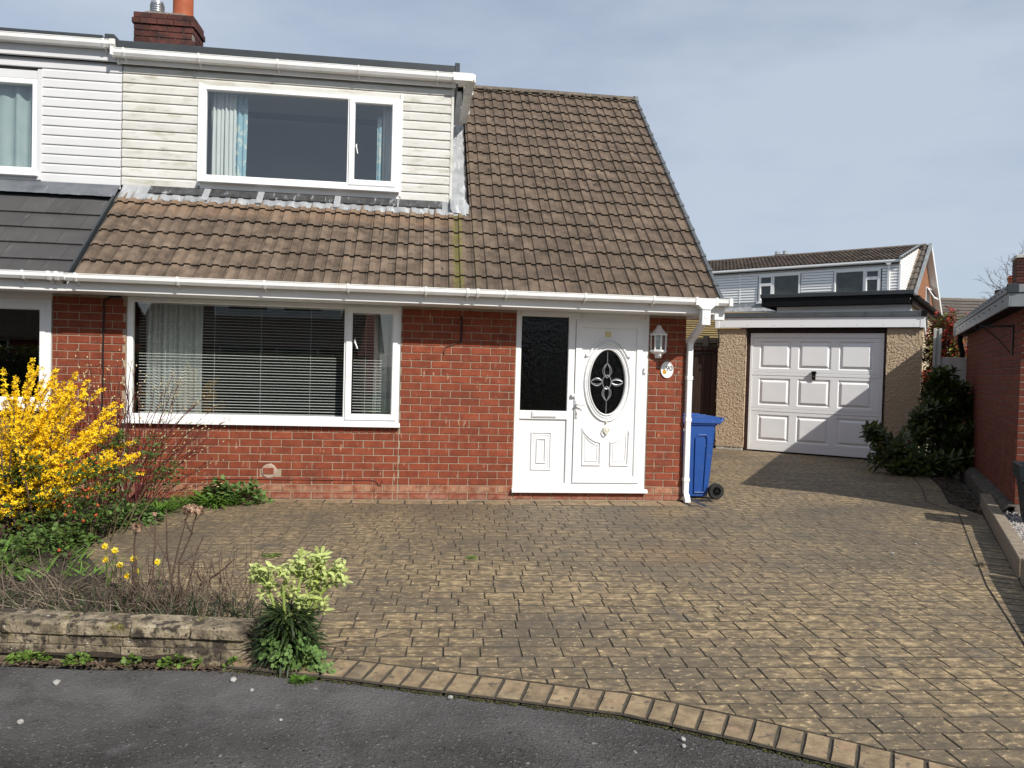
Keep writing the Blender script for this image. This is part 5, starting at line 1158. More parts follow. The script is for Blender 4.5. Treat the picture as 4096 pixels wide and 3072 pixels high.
P('roller_blind', MB().box(1.24, 2.12, .05, .06, 4.88, 5.22), m_curt_g, wr); P('lower_blind', MB().box(-.95, -.08, .05, .06, 4.3, 5.22), m_room, wl)
room('bedroom', -3, 3.0, .16, 2.2, 3.9, 5.45, m_room, bh)
chb = P('chimney', MB().box(-1.95 - .35, -1.45 + .02, 3.0, 3.6, 5.8, 6.45).extr([(-2.35, 6.42), (-1.4, 6.42), (-1.6, 6.52), (-2.1, 6.54)], 3.0, 3.6, 'y'), m_brick_dk, bh)
for x in (-2.05, -1.72): P('flue_pipe', MB().lathe([(.09, 6.45), (.09, 6.64), (.10, 6.64), (.10, 6.68), (.0, 6.68)], 12, (x - .05, 3.2, 0)), m_steel, chb, 40)
# far roof with its plain tiles, chimneys and bare tree at the right
fr = thing('far_house', 'distant low house with a plain grey brown tiled roof', 'house', (26.0, 24.0, 0), R(-8))
P('wall', MB().box(-6, 9, 0, 7, 0, 3.2), m_brick_o, fr)
P('roof', MB().extr([(-.4, 3.1), (3.5, 5.75), (7.4, 3.1), (7.4, 3.0), (3.5, 5.6), (-.4, 3.0)], -6.3, 9.3, 'x'), m_roofing, fr)
mb = MB()
for r in range(15):
    s = r * .32; c_, s__ = math.cos(.597), math.sin(.597); q = lambda s, l: (-.42 + s * c_ - l * s__, 3.11 + s * s__ + l * c_)
    mb.extr([q(s, .05), q(s + .34, .01), q(s + .34, 0), q(s, .01)], -6.3, 9.3, 'x')
tag(P('roof_tiles', mb, m_tile3, fr), kind='stuff')
P('ridge_tiles', MB().extr([(3.36, 5.72), (3.5, 5.84), (3.64, 5.72)], -6.3, 9.3, 'x'), m_ridge, fr)
t = thing('far_chimney_house', 'dark brick chimney stack with white cap above the neighbouring garage', 'chimney', (16.25, 9.85, 0), R(-33))
P('stack', MB().box(-.20, .75, -.35, .35, 0, 4.88), m_brick_dk, t); P('cap', MB().box(-.24, .79, -.39, .39, 4.88, 4.965, .01), m_conc, t)
for k in range(22): P('brick_course', MB().box(-.212, .762, -.362, .362, 3.05 + k * .083, 3.05 + k * .083 + .070, .004), m_brick_dk, t)
t = thing('terracotta_pot', 'orange terracotta chimney pot peeping over the garage fascia', 'chimney pot', (17.40, 11.56, 0))
P('stack', MB().box(-.3, .3, -.3, .3, 0, 4.28), m_brick_dk, t)
P('pot', MB().lathe([(.13, 4.28), (.115, 4.36), (.10, 4.40), (.105, 4.60), (.125, 4.61), (.125, 4.63), (.105, 4.64), (.105, 4.69), (.0, 4.69)], 16), m_pot, t, 40)
# ================================================================== NEIGHBOUR'S GARAGE (right)
NR = R(-33.5); nbg = thing('neighbour_garage', 'red brick flat roofed garage at the right with grey metal fascia', 'garage', (6.49, -1.213, .248), NR)
nw_ = P('wall', MB().box(.008, 3.0, .008, .2, -.3, 2.10).box(.008, .2, .2, 5.7, -.3, 2.10).box(.2, 3.0, 5.5, 5.7, -.3, 2.1).box(2.8, 3.0, .2, 5.5, -.3, 2.1), m_mortar_dk, nbg)
c0 = .0795; n_ind = 0; rest_ = MB()
for r in range(27):
    z = -.05 + r * c0; y = 0 - (r % 2) * .1075
    while y < 5.7:
        a, b = max(y, 0), min(y + .215, 5.7)
        if b - a > .03:
            mb = MB().box(-.002, .09, a + .005, b - .005, z + .0045, z + c0 - .0045, .004)
            if y < 2.0: P('brick', mb, m_brick_nb, nw_); n_ind += 1
            else: merge(rest_, mb); rest_.fix = True
        y += .215
    x = .096 - (.1075 if r % 2 == 0 else 0)
    while x < 3.0:
        a, b = max(x, .096), min(x + .215, 3.0)
        if b - a > .03:
            mb = MB().box(a + .005, b - .005, -.002, .09, z + .0045, z + c0 - .0045, .004)
            if x < .4 : P('brick', mb, m_brick_nb, nw_)
            else: merge(rest_, mb)
        x += .215
tag(P('brick_remainder', rest_, m_brick_nb, nw_), kind='stuff')
FX, FY = -.17, -.29
P('soffit', MB().box(FX + .02, 3.2, FY + .02, 6.1, 2.10, 2.12), m_black, nbg)
fa = P('metal_fascia', MB().box(FX, FX + .02, FY, 6.1, 2.10, 2.246, .003).box(FX + .02, 3.2, FY, FY + .02, 2.10, 2.246, .003), m_fmetal, nbg)
P('upper_trim', MB().box(FX - .012, FX + .02, FY - .012, 6.1, 2.25, 2.335, .004).box(FX + .02, 3.2, FY - .012, FY + .02, 2.25, 2.335, .004), m_fmetal, fa)
P('corner_cap', MB().box(FX - .018, FX + .09, FY - .018, FY + .03, 2.246, 2.345, .004), m_dkgrey, fa)
for k in range(22):
    P('screw_head', MB().sphere((FX - .013, FY + .1 + k * .28, 2.295), .010, 6, 4), m_iron, fa)
    if k % 2: P('screw_head', MB().sphere((FX - .002, FY + .1 + k * .28, 2.19), .010, 6, 4), m_iron, fa)
P('end_plate', MB().box(FX - .016, FX + .02, 5.98, 6.12, 2.09, 2.34, .004), m_fmetal, fa)
P('roof', MB().box(FX + .02, 3.2, FY + .02, 6.1, 2.25, 2.31), m_roofing, nbg)
P('downpipe', MB().tube([(FX + .07, 5.85, 2.11), (FX + .07, 5.85, 1.98), (-.06, 5.80, 1.80), (-.06, 5.80, -.2)], .045, 10), m_black, nbg, 60)
pl_ = P('plinth', MB(), m_plinth, nbg)
mb = MB(); nk = 40
for i in range(nk + 1):
    y = -.1 + 6 * i / nk; j = lambda a=.02: random.uniform(-a, a)
    mb.v += [(-.14 + j(), y, -.30), (-.13 + j(), y, -.13 + j()), (-.06 + j(), y, -.06 + j()), (.02, y, -.05 + j(.01))]
for i in range(nk):
    for k in range(3): mb.f.append((i * 4 + k, i * 4 + k + 1, (i + 1) * 4 + k + 1, (i + 1) * 4 + k))
pl_.data = mesh('plinth', mb, m_plinth)
t = thing('hanging_basket_bracket', 'black iron hanging basket bracket on the neighbouring garage side wall', 'bracket', (6.49, -1.213, .248), NR)
P('wall_bar', MB().box(-.018, -.004, .49, .515, 1.60, 1.96, .002), m_iron, t)
P('arm', MB().box(-.34, -.004, .494, .511, 1.93, 1.952, .002).tube([(-.33, .5025, 1.935)] + [(-.36 + .03 * math.cos(a) , .5025, 1.93 + .035 * math.sin(a)) for a in np.linspace(1.5, 7.2, 14)], .006, 5).tube([(-.03, .5025, 1.63), (-.16, .5025, 1.80), (-.30, .5025, 1.92)], .006, 5), m_iron, t)
# far right: gravel plot behind sleepers, bark bed, planter
gp = [(6.98, -.28), (4.79, -3.36), (3.2, -5.8), (6.5, -9), (12, -8), (10.5, -3.5), (7.2, -1.7), (6.55, -1.2), (7.1, -.35)]
sheet('gravel_base', gp, .10, m_gravel, label='pale gravel plot in front of the neighbouring garage', cat='gravel')
n = 6500; xs = rng.uniform(4.1, 7.4, n); ys = rng.uniform(-4.2, -.1, n); ok = [i for i in range(n) if inside(gp, xs[i], ys[i])]
pos = np.stack([xs[ok], ys[ok], rng.uniform(.095, .118, len(ok))], 1)
tag(P('gravel', scatter([(v[0], v[1] * .8, v[2] * .6) for v in ICO_V], ICO_F, pos, rdir(len(ok)), rdir(len(ok)), rng.uniform(.010, .021, len(ok))), m_gravel), 'loose pale grey gravel inside the timber sleepers', 'gravel', None, 'stuff')
bp = [(9.1, 4.2), (8.518, 3.282), (7.976, 2.129), (7.35, 1.05), (6.60, -.07), (6.44, -.84), (6.50, -1.1), (6.95, -.2), (9.3, 3.6), (9.6, 4.3)]
sheet('bark_bed', bp, -.006, m_soil, label='strip of dark bark mulch beside the neighbouring garage', cat='flower bed')
n = 3800; xs = rng.uniform(6.4, 9.5, n); ys = rng.uniform(-1.1, 4.2, n); ok = [i for i in range(n) if inside(bp, xs[i], ys[i])]
pos = np.stack([xs[ok], ys[ok], rng.uniform(-.003, .02, len(ok))], 1)
tag(P('bark_chips', scatter([(0, .25, 0), (0, -.25, 0), (1, -.2, .05), (1, .2, .05), (.5, 0, .15)], [(0, 1, 4), (1, 2, 4), (2, 3, 4), (3, 0, 4)], pos, rdir(len(ok)) * [1, 1, .25], rdir(len(ok)) + [0, 0, 1.5], rng.uniform(.02, .06, len(ok))), m_bark), 'brown bark chippings along the garage wall', 'mulch', None, 'stuff')
def sleeper(a, b, w_, h, label, z=-.05):
    d = Vector((b[0] - a[0], b[1] - a[1], 0)); ln = d.length; t = thing('timber_sleeper', label, 'sleeper', (a[0], a[1], 0), math.atan2(d.y, d.x), 'timber sleepers edging the drive')
    mb = MB().box(0, ln, -w_, 0, z, h, .008); P('beam', mb, m_sleeper, t); return t
t1 = sleeper((4.70, -3.30), (6.86, -.27), .11, .165, 'long grey timber sleeper edging the drive, running back towards the bark bed')
t2 = sleeper((3.1, -5.75), (4.66, -3.37), .12, .185, 'nearer timber sleeper cut off by the right edge of the photo')
t = thing('planter', 'tall square blue black planter at the far right beside the red brick corner', 'planter', (6.36, -1.72, .10), NR)
mbp = MB(); secs = []
for z, h in ((0, .155), (.44, .205), (.44, .222), (.475, .225), (.475, .232), (.60, .245), (.60, .20), (.5, .19)):
    secs += [(-h, -h, z), (h, -h, z), (h, h, z), (-h, h, z)]
mbp.add(secs, [(k * 4 + i, k * 4 + (i + 1) % 4, (k + 1) * 4 + (i + 1) % 4, (k + 1) * 4 + i) for k in range(7) for i in range(4)] + [(28, 29, 30, 31)]); mbp.fix = True
P('pot', mbp, m_planter, t)
for z in (.36, .385, .41): P('groove_ring', MB().box(-.205, .205, -.205, .205, z, z + .01), m_planter, t)
# ================================================================== LOW GARDEN WALL
lw = thing('garden_wall', 'low lichened stone wall of three courses in front of the flower bed', 'wall', (-.87, -4.62, 0), R(172.2))
# local x runs left along the wall, local -y is the bed side after the turn (180 deg), so front is +y
def wstone(x0, x1, y0, y1, z0, z1, b=.007, jit=.006):
    mb = MB().box(x0, x1, y0, y1, z0, z1, b)
    # rough-hewn: bend the faces a little
    j = [random.uniform(-jit, jit) for _ in range(6)]
    for i, v in enumerate(mb.v):
        fx = (v[0] - x0) / (x1 - x0); fz = (v[2] - z0) / (z1 - z0); fy = (v[1] - y0) / (y1 - y0)
        mb.v[i] = (v[0] + j[4] * (fz - .5), v[1] + (j[0] * fx + j[1] * (1 - fx)) * fy, v[2] + (j[2] * fx + j[3] * (1 - fx)) * fz)
    return mb
x = .0
while x < 3.0:
    l = random.uniform(.28, .35); P('cap_stone', wstone(x + .0015, x + l - .0015, -.165, .016, .096, .172, .012, .010), m_stone, lw); x += l
for z0, z1, xs in ((.046, .098, -.02), (-.04, .046, -.05)):
    x = xs
    while x < 3.0:
        l = random.uniform(.16, .30); P('stone', wstone(x + .0015, x + l - .0015, -.15, random.uniform(-.001, .006), z0 + .001, z1 - .0015, .005, .006), m_stone, lw); x += l
P('wall_core', MB().box(0.0, 3.0, -.148, -.004, -.05, .10), m_wjoint, lw)
# ================================================================== PEBBLES
PB = [(-1.703, -4.818, .019, 'road', 'white pebble on the asphalt below the left part of the stone wall'), (-.883, -4.83, .018, 'road', 'white pebble on the asphalt left of the columbine'), (-.77, -4.951, .013, 'road', 'small pebble on the asphalt in front of the columbine'), (-1.667, -5.207, .015, 'road', 'white pebble on the asphalt nearest the lower left corner'),
      (-.578, -5.258, .010, 'road', 'tiny pebble alone on the middle of the asphalt'), (1.145, -5.55, .016, 'road', 'bigger of two white stones lying together against the drive edge'), (1.13, -5.60, .012, 'road', 'smaller of two white stones lying together against the drive edge'), (.17, -5.09, .016, 'road', 'white stone against the drive edge right of the hellebore'),
      (4.62, -2.20, .017, 'drive', 'pale pebble on the driveway near the right border groove'), (4.15, -2.55, .018, 'drive', 'pale pebble on the driveway a step in from the right border'), (2.0, -3.9, .010, 'drive', 'tiny pale pebble in the middle of the driveway')]
for x, y, s, where, lb in PB:
    mb = MB(); mb.add([(v[0] * s * random.uniform(.8, 1.1), v[1] * s * random.uniform(.7, 1.1), v[2] * s * .75) for v in ICO_V], ICO_F)
    tag(P('pebble', mb, m_white_stone, None, 40, loc=(x, y, (-.022 if where == 'road' else 0) + s * .5), rot=(0, 0, random.uniform(0, 3))), lb, 'pebble', 'pale pebbles scattered on the ' + where)
# moss and grit in the seam between drive and road
n = 1500; sel = []; 
def along(pl, t):
    d = [math.dist(pl[i], pl[i + 1]) for i in range(len(pl) - 1)]; q = t * sum(d)
    for i, l in enumerate(d):
        if q <= l: f = q / l; return (pl[i][0] + (pl[i + 1][0] - pl[i][0]) * f, pl[i][1] + (pl[i + 1][1] - pl[i][1]) * f)
        q -= l
    return pl[-1]
for i in range(n):
    x, y = along(front_out, random.random() ** .9); k = random.gauss(0, .010); sel.append((x - .3 * k * .6, y - .9 * k * .6 - .008, -.020 + random.uniform(0, .004)))
tag(P('edge_moss', scatter([(v[0], v[1], v[2] * .5) for v in ICO_V], ICO_F, sel, rdir(n), np.tile([0, 0, 1.], (n, 1)), rng.uniform(.002, .007, n)), m_moss), 'thin line of moss in the seam between the driveway edge and the road', 'moss', None, 'stuff')
sel = [(-.9 - 2.2 * random.random(), 0, 0) for _ in range(1600)]; sel = [(x, -4.66 - (x + .9) * .135 - abs(random.gauss(0, .035)), -.018) for x, _, _ in sel]
tag(P('wall_foot_debris', scatter([(0, .25, 0), (0, -.25, 0), (1, -.2, .05), (1, .2, .05), (.5, 0, .15)], [(0, 1, 4), (1, 2, 4), (2, 3, 4), (3, 0, 4)], sel, rdir(len(sel)) * [1, 1, .2], rdir(len(sel)) + [0, 0, 1.5], rng.uniform(.006, .025, len(sel))), m_bark), 'dark leaf litter along the foot of the low stone wall', 'leaf litter', None, 'stuff')

# ================================================================== PLANTS
def curve(a, b, sag, n=7, wob=.02):
    a, b = Vector(a), Vector(b); o = []
    for i in range(n):
        t = i / (n - 1); p = a.lerp(b, t); p += Vector(sag) * math.sin(math.pi * t) + Vector((random.gauss(0, wob), random.gauss(0, wob), random.gauss(0, wob * .5))) * (1 if 0 < i < n - 1 else 0); o.append(p)
    return o
def sample(pts, t):
    m = len(pts) - 1; i = min(int(t * m), m - 1); f = t * m - i; p = pts[i].lerp(pts[i + 1], f); d = (pts[i + 1] - pts[i]).normalized(); return p, d
# forsythia
FORS = [(-3.202, -1.914, 1.523), (-3.312, -1.903, 1.412), (-3.448, -1.888, 1.324), (-3.492, -1.886, 1.178), (-3.104, -1.928, 1.442), (-3.008, -1.94, 1.408), (-2.969, -1.947, 1.301), (-2.826, -1.965, 1.305), (-2.895, -1.958, 1.219), (-2.716, -1.78, 1.147), (-2.763, -1.776, 1.065), (-2.657, -1.791, 1.006), (-2.834, -1.771, 0.926), (-2.839, -1.974, 0.847), (-2.55, -1.708, 0.799), (-2.441, -1.724, 0.689), (-2.595, -1.805, 0.722), (-2.739, -1.99, 0.682), (-3.123, -1.93, 1.249), (-3.232, -1.915, 1.306), (-3.373, -1.901, 1.182), (-3.155, -1.93, 1.067), (-3.011, -1.947, 1.071), (-3.273, -1.917, 1.004), (-3.416, -1.9, 1.0), (-3.091, -1.942, 0.889), (-2.933, -1.963, 0.797), (-3.388, -1.907, 0.82), (-3.207, -1.93, 0.765), (-2.739, -2.093, 0.576), (-2.881, -2.074, 0.631), (-2.665, -2.0, 0.599), (-3.468, -1.9, 0.698), (-3.322, -1.921, 0.581), (-3.328, -2.123, 0.493), (-3.696, -1.86, 1.233), (-3.81, -1.852, 0.989), (-3.625, -1.88, 0.754), (-3.45, -2.0, .45), (-3.52, -2.1, .32), (-3.30, -2.05, .36), (-3.60, -2.0, .58), (-3.40, -2.25, .25), (-3.15, -2.1, .5), (-3.7, -2.1, .4)]
f = thing('forsythia_bush', 'large forsythia bush covered in bright yellow flowers at the left edge', 'bush', (-3.35, -1.9, 0))
B0 = Vector((-3.35, -1.9, 0)); st = MB(); pp, dd, nn_, ss = [], [], [], []
def fors_stem(tip, k=1.0):
    tip = Vector(tip) - B0; base = Vector((random.uniform(-.22, .25), random.uniform(-.22, .18), 0)); tip = tip + Vector((0, random.uniform(-.18, .28), 0))
    pts = curve(base, tip, (-.12 * tip.x, 0, .10), 8, .018); st.tube(pts, [.009, .008, .007, .006, .005, .004, .003, .002], 5, False)
    ln = (tip - base).length
    for _ in range(int(100 * ln * k)):
        t = random.uniform(.18, 1.0) ** .8; p, d = sample(pts, t); q = Vector(rdir(1)[0]); q = (q - d * q.dot(d)); sp = .034 * (1.35 - t * .7)
        pp.append(p + q * random.uniform(.004, sp)); ss.append(random.uniform(.014, .025)); v = q + d * .3 + Vector((0, 0, random.uniform(-.5, .3))); nn_.append(v); dd.append(Vector(rdir(1)[0]))
for tip in FORS:
    fors_stem(tip)
    for _ in range(2): fors_stem(Vector(tip) + Vector((random.gauss(0, .035), random.gauss(0, .12), random.uniform(-.18, .0))), .7)
P('branches', st, m_twig, f)
tag(P('blossom', scatter(FL4_V, FL4_F, pp, dd, nn_, ss), m_fors, f), kind='stuff')
# dogwood
DOG = [(-3.578, -0.354, 1.616), (-3.472, -0.369, 1.544), (-3.337, -0.387, 1.488), (-3.206, -0.4, 1.581), (-3.14, -0.407, 1.628), (-3.084, -0.418, 1.465), (-3.011, -0.426, 1.512), (-2.92, -0.439, 1.41), (-2.873, -0.447, 1.306), (-2.768, -0.462, 1.25), (-2.578, -0.482, 1.389), (-2.561, -0.486, 1.3), (-2.451, -0.504, 1.064), (-2.319, -0.519, 1.127), (-2.188, -0.533, 1.221), (-2.125, -0.544, 1.073), (-1.988, -0.564, 0.942), (-2.042, -0.563, 0.701), (-2.037, -0.568, 0.507), (-3.393, -0.383, 1.337), (-3.247, -0.399, 1.416), (-2.704, -0.474, 1.057), (-2.388, -0.516, 0.886), (-3.035, -0.429, 1.257)]
d0 = Vector((-3.1, -.55, 0)); dg_ = thing('dogwood_shrub', 'bare dogwood with thin dark red stems leaning against the brick wall', 'shrub', d0)
st = MB(); bp_, bd = [], []
for tip in DOG:
    for rep in range(2):
        tp = Vector(tip) - d0 + (Vector((random.gauss(0, .10), random.uniform(-.22, .1), random.uniform(-.35, .0))) if rep else Vector()); base = Vector((random.uniform(-.25, .28) + tp.x * .15, random.uniform(-.15, .15), 0)); pts = curve(base, tp, (-.05 * tp.x, 0, .06), 7, .010)
        st.tube(pts, [.0062, .0056, .005, .0044, .0038, .003, .0022], 4, False)
        for q in range(5):
            p, d = sample(pts, random.uniform(.4, .95)); e = p + (d + Vector(rdir(1)[0]) * .5).normalized() * random.uniform(.06, .16); st.tube([p, e], [.0026, .0015], 3, False); bp_.append(e); bd.append(d)
        bp_.append(pts[-1]); bd.append(pts[-1] - pts[-2])
P('stems', st, m_dogwood, dg_)
tag(P('buds', scatter([(v[0] * 1.6, v[1] * .7, v[2] * .7) for v in ICO_V], ICO_F, bp_, bd, rdir(len(bp_)), rng.uniform(.005, .010, len(bp_))), m_bud, dg_), kind='stuff')
# rose with hips
ROSE = [(-3.227, -1.829, 0.692), (-3.284, -1.823, 0.644), (-3.158, -1.838, 0.67), (-3.327, -1.82, 0.55), (-3.098, -1.847, 0.579), (-3.234, -1.833, 0.494), (-3.174, -1.842, 0.38), (-3.289, -1.828, 0.412), (-3.436, -1.812, 0.292), (-3.48, -1.809, 0.221), (-3.376, -1.823, 0.166), (-2.657, -1.391, 0.846), (-2.593, -1.4, 0.797), (-2.729, -1.384, 0.769), (-2.382, -1.427, 0.766), (-2.441, -1.421, 0.676), (-2.274, -1.343, 0.58), (-2.335, -1.338, 0.49), (-2.222, -1.351, 0.518), (-2.639, -1.902, 0.65), (-2.568, -1.912, 0.57), (-2.696, -1.896, 0.613), (-2.775, -1.888, 0.53), (-2.466, -1.924, 0.596), (-2.554, -1.917, 0.455), (-2.407, -1.932, 0.552), (-2.823, -1.879, 0.645), (-2.909, -1.875, 0.387), (-2.747, -1.895, 0.357), (-2.574, -1.917, 0.339), (-2.653, -1.909, 0.244), (-2.802, -1.891, 0.24), (-2.975, -1.869, 0.27), (-3.069, -1.856, 0.348), (-2.995, -1.87, 0.142), (-2.856, -1.888, 0.099), (-2.72, -1.903, 0.172), (-3.112, -1.854, 0.208), (-3.204, -1.842, 0.229), (-2.814, -2.596, 0.202), (-2.894, -2.587, 0.148), (-2.858, -2.794, 0.127), (-2.956, -2.782, 0.095), (-2.637, -2.62, 0.104), (-2.75, -2.325, 0.162), (-2.844, -2.999, 0.053)]
HIPS = [(-2.427, -1.526, 0.569), (-2.394, -1.53, 0.57), (-2.466, -1.623, 0.532), (-2.632, -1.951, 0.725), (-2.879, -1.922, 0.664), (-2.931, -1.923, 0.37), (-2.853, -1.932, 0.365), (-2.813, -1.938, 0.335), (-2.769, -1.944, 0.288), (-2.841, -1.936, 0.263), (-2.595, -1.966, 0.267), (-2.693, -1.955, 0.218), (-2.58, -1.966, 0.348), (-2.682, -1.951, 0.465), (-2.657, -1.954, 0.478), (-2.662, -1.955, 0.409), (-2.841, -1.933, 0.404), (-2.591, -1.957, 0.692), (-2.766, -1.934, 0.751), (-2.569, -2.627, 0.147), (-3.474, -1.861, 0.174), (-2.845, -1.931, 0.449)]
DARKH = [(-3.371, -1.915, 0.569), (-3.249, -1.931, 0.521), (-2.477, -1.52, 0.597), (-2.444, -1.526, 0.516), (-2.581, -2.019, 0.231), (-2.618, -2.012, 0.341), (-2.745, -1.999, 0.221), (-2.494, -2.637, 0.118), (-2.509, -2.636, 0.092), (-2.619, -2.622, 0.104)]
r0 = Vector((-2.9, -1.95, 0)); rs = thing('rose_bush', 'green leaved rose bush with orange red hips in front of the forsythia', 'bush', r0)
st = MB(); pp, dd, ss = [], [], []
for i, q in enumerate(ROSE):
    q = Vector(q) - r0 + Vector((0, -.25 if q[1] > -2 else 0, 0)); base = Vector((q.x * .55 + random.uniform(-.08, .08), q.y * .5 + random.uniform(-.06, .06), 0)); pts = curve(base, q, (0, 0, .05), 6, .015); st.tube(pts, [.007, .006, .0055, .005, .004, .003], 5, False)
    for _ in range(15):
        c = q + Vector((random.gauss(0, .055), random.gauss(0, .07), random.gauss(0, .055))); d = Vector(rdir(1)[0]); d.z = d.z * .5 + .05; d.normalize(); side = d.cross(Vector((0, 0, 1))).normalized()
        for a, l in ((.0, .045), (.018, .03), (.018, -.03), (.036, .028), (.036, -.028)):
            pp.append(c - d * a + (side * l * .35 if a else Vector())); dd.append(d if a == 0 else (d * .4 + side * (1 if l > 0 else -1))); ss.append(abs(l) * random.uniform(.8, 1.25))
P('stems', st, M('green rose stems', [(.06, .07, .02), (.10, .07, .035)], 12, rough=.7), rs)
nz_ = rdir(len(pp)) * .6 + np.array([0, -.35, .9])
tag(P('leaves', scatter([(x, y * 1.25, z) for x, y, z in LEAF_V], LEAF_F, pp, dd, nz_, ss), m_leaf_rose, rs), kind='stuff')
hm = mesh('rose_hip', MB().sphere((0, 0, 0), .0125, 8, 6, (1, 1, .95)).lathe([(.006, .010), (.008, .017), (.0, .013)], 6), m_hip, 60); hmd = mesh('withered_hip', MB().sphere((0, 0, 0), .014, 8, 6).lathe([(.006, .010), (.008, .018), (.0, .014)], 6), m_hip_d, 60)
for q in HIPS: O('rose_hip', hm, rs, Vector(q) - r0 + Vector((0, -.28, 0.0)), (random.uniform(-1.5, 1.5), random.uniform(-1.5, 1.5), 0))
for q in DARKH: O('withered_hip', hmd, rs, Vector(q) - r0 + Vector((0, -.28, 0)), (random.uniform(-1.5, 1.5), random.uniform(-1.5, 1.5), 0))
# hydrangea
h0 = Vector((-1.44, -3.88, 0)); hy = thing('dried_hydrangea', 'bare hydrangea with a dried brown flower head on a tall twig', 'shrub', h0); V_ = lambda *a: Vector(a) - h0
st = MB()
for pts, r_ in (([(-1.44, -3.88, 0), (-1.441, -3.87, .16), (-1.441, -3.87, .316), (-1.40, -3.872, .42), (-1.37, -3.874, .494), (-1.36, -3.873, .56), (-1.345, -3.872, .61)], .0075),
               ([(-1.37, -3.874, .494), (-1.395, -3.87, .525), (-1.411, -3.867, .573), (-1.39, -3.87, .60)], .006),
               ([(-1.46, -3.88, 0), (-1.49, -3.866, .21), (-1.518, -3.859, .37), (-1.521, -3.856, .498), (-1.525, -3.856, .63)], .007),
               ([(-1.49, -3.866, .21), (-1.45, -3.87, .40), (-1.41, -3.868, .56)], .006), ([(-1.518, -3.859, .32), (-1.57, -3.85, .42), (-1.594, -3.845, .47), (-1.63, -3.845, .56)], .005),
               ([(-1.62, -3.86, 0), (-1.60, -3.851, .22), (-1.592, -3.85, .40), (-1.594, -3.845, .58)], .006), ([(-1.72, -3.84, 0), (-1.711, -3.837, .284), (-1.718, -3.834, .412), (-1.704, -3.833, .49)], .006),
               ([(-1.38, -3.886, 0), (-1.352, -3.886, .086), (-1.329, -3.887, .134), (-1.306, -3.889, .183), (-1.20, -3.90, .255), (-1.111, -3.909, .341)], .0075), ([(-1.306, -3.889, .183), (-1.33, -3.885, .25), (-1.397, -3.875, .333)], .0055),
               ([(-1.261, -3.892, .281), (-1.242, -3.894, .313)], .004), ([(-1.22, -3.90, .245), (-1.25, -3.893, .33)], .004), ([(-1.44, -3.87, .30), (-1.34, -3.875, .37), (-1.30, -3.88, .47)], .0045), ([(-1.441, -3.87, .30), (-1.36, -3.87, .30), (-1.33, -3.87, .29)], .004),
               ([(-1.50, -3.86, .10), (-1.56, -3.85, .25), (-1.64, -3.85, .30)], .0045), ([(-1.42, -3.88, .05), (-1.36, -3.88, .28), (-1.33, -3.88, .42)], .0045), ([(-1.60, -3.85, .45), (-1.70, -3.84, .58)], .004), ([(-1.35, -3.88, .57), (-1.30, -3.88, .63)], .0035)):
    vs = [V_(*p) for p in pts]; n = len(vs); st.tube([v + Vector((random.gauss(0, .003), 0, 0)) for v in vs], [r_ * (1 - .5 * i / n) for i in range(n)], 6)
    for v in vs[1:-1]: st.sphere(v, r_ * 1.25, 6, 4)
for _ in range(60):
    a = Vector((random.uniform(-.35, .45), random.uniform(-.1, .15), random.uniform(.0, .15))); b = a + Vector((random.gauss(0, .07), random.gauss(0, .04), random.uniform(.12, .42))); st.tube(curve(a, b, (random.gauss(0, .02), 0, 0), 5, .006), [.003, .0026, .0022, .0018, .0012], 4, False)
P('twigs', st, m_twig, hy)
def head(c, rx, rz, n, name='flower_head'):
    q = rdir(n); q[:, 2] = np.where(q[:, 2] < -.5, -q[:, 2], q[:, 2]); ps = q * [rx, rx * .8, rz] * rng.uniform(.7, 1.05, (n, 1)) + np.array(c)
    v5, f5 = flower5(4, .5, .15); P(name, scatter(v5, f5, ps, rdir(n), q, rng.uniform(.009, .016, n)), m_hydr, hy)
head(V_(-1.365, -3.872, .628), .058, .036, 190); head(V_(-1.704, -3.833, .515), .034, .03, 60, 'small_flower_head'); head(V_(-1.599, -3.844, .60), .010, .010, 6, 'pale_floret')
# dry stalks behind the wall
nS = 620; mb = MB()
for i in range(nS):
    x = random.uniform(-3.2, -1.35) if i < 570 else random.uniform(-1.4, -.95); yb = -4.55 - (x + .9) * .14; y = yb + random.uniform(.12, 1.0) ** 1.0; hgt = random.uniform(.08, .30) * (1.15 if x < -1.3 else .8)
    if i % 5 == 0: hgt *= .6
    d = Vector((random.gauss(0, .14), random.gauss(0, .08), hgt)) if i % 3 else Vector((random.gauss(0, .30), random.gauss(0, .1), hgt * .6)); a = Vector((x, y, -.01)); r_ = random.uniform(.0012, .0030)
    mb.tube(curve(a, a + d, (random.gauss(0, .03), 0, .02), 4, .008), [r_, r_, r_ * .8, r_ * .5], 3, False)
for i in range(14):
    x = random.uniform(-1.25, -.90); y = -4.45 + random.uniform(.15, .5); a = Vector((x, y, 0)); b = a + Vector((random.gauss(.03, .05), 0, random.uniform(.25, .42))); pts = curve(a, b, (random.gauss(0, .02), 0, 0), 6, .006); mb.tube(pts, [.003, .0028, .0025, .002, .0017, .0012], 4, False)
    for _ in range(7): p, d = sample(pts, random.uniform(.35, .95)); mb.tube([p, p + Vector((random.gauss(0, .05), random.gauss(0, .03), random.uniform(.02, .08)))], [.0015, .001], 3, False)
tag(P('dead_stalks', mb, m_straw), 'tangle of dead brown stalks behind the low stone wall', 'dead stems', None, 'stuff')
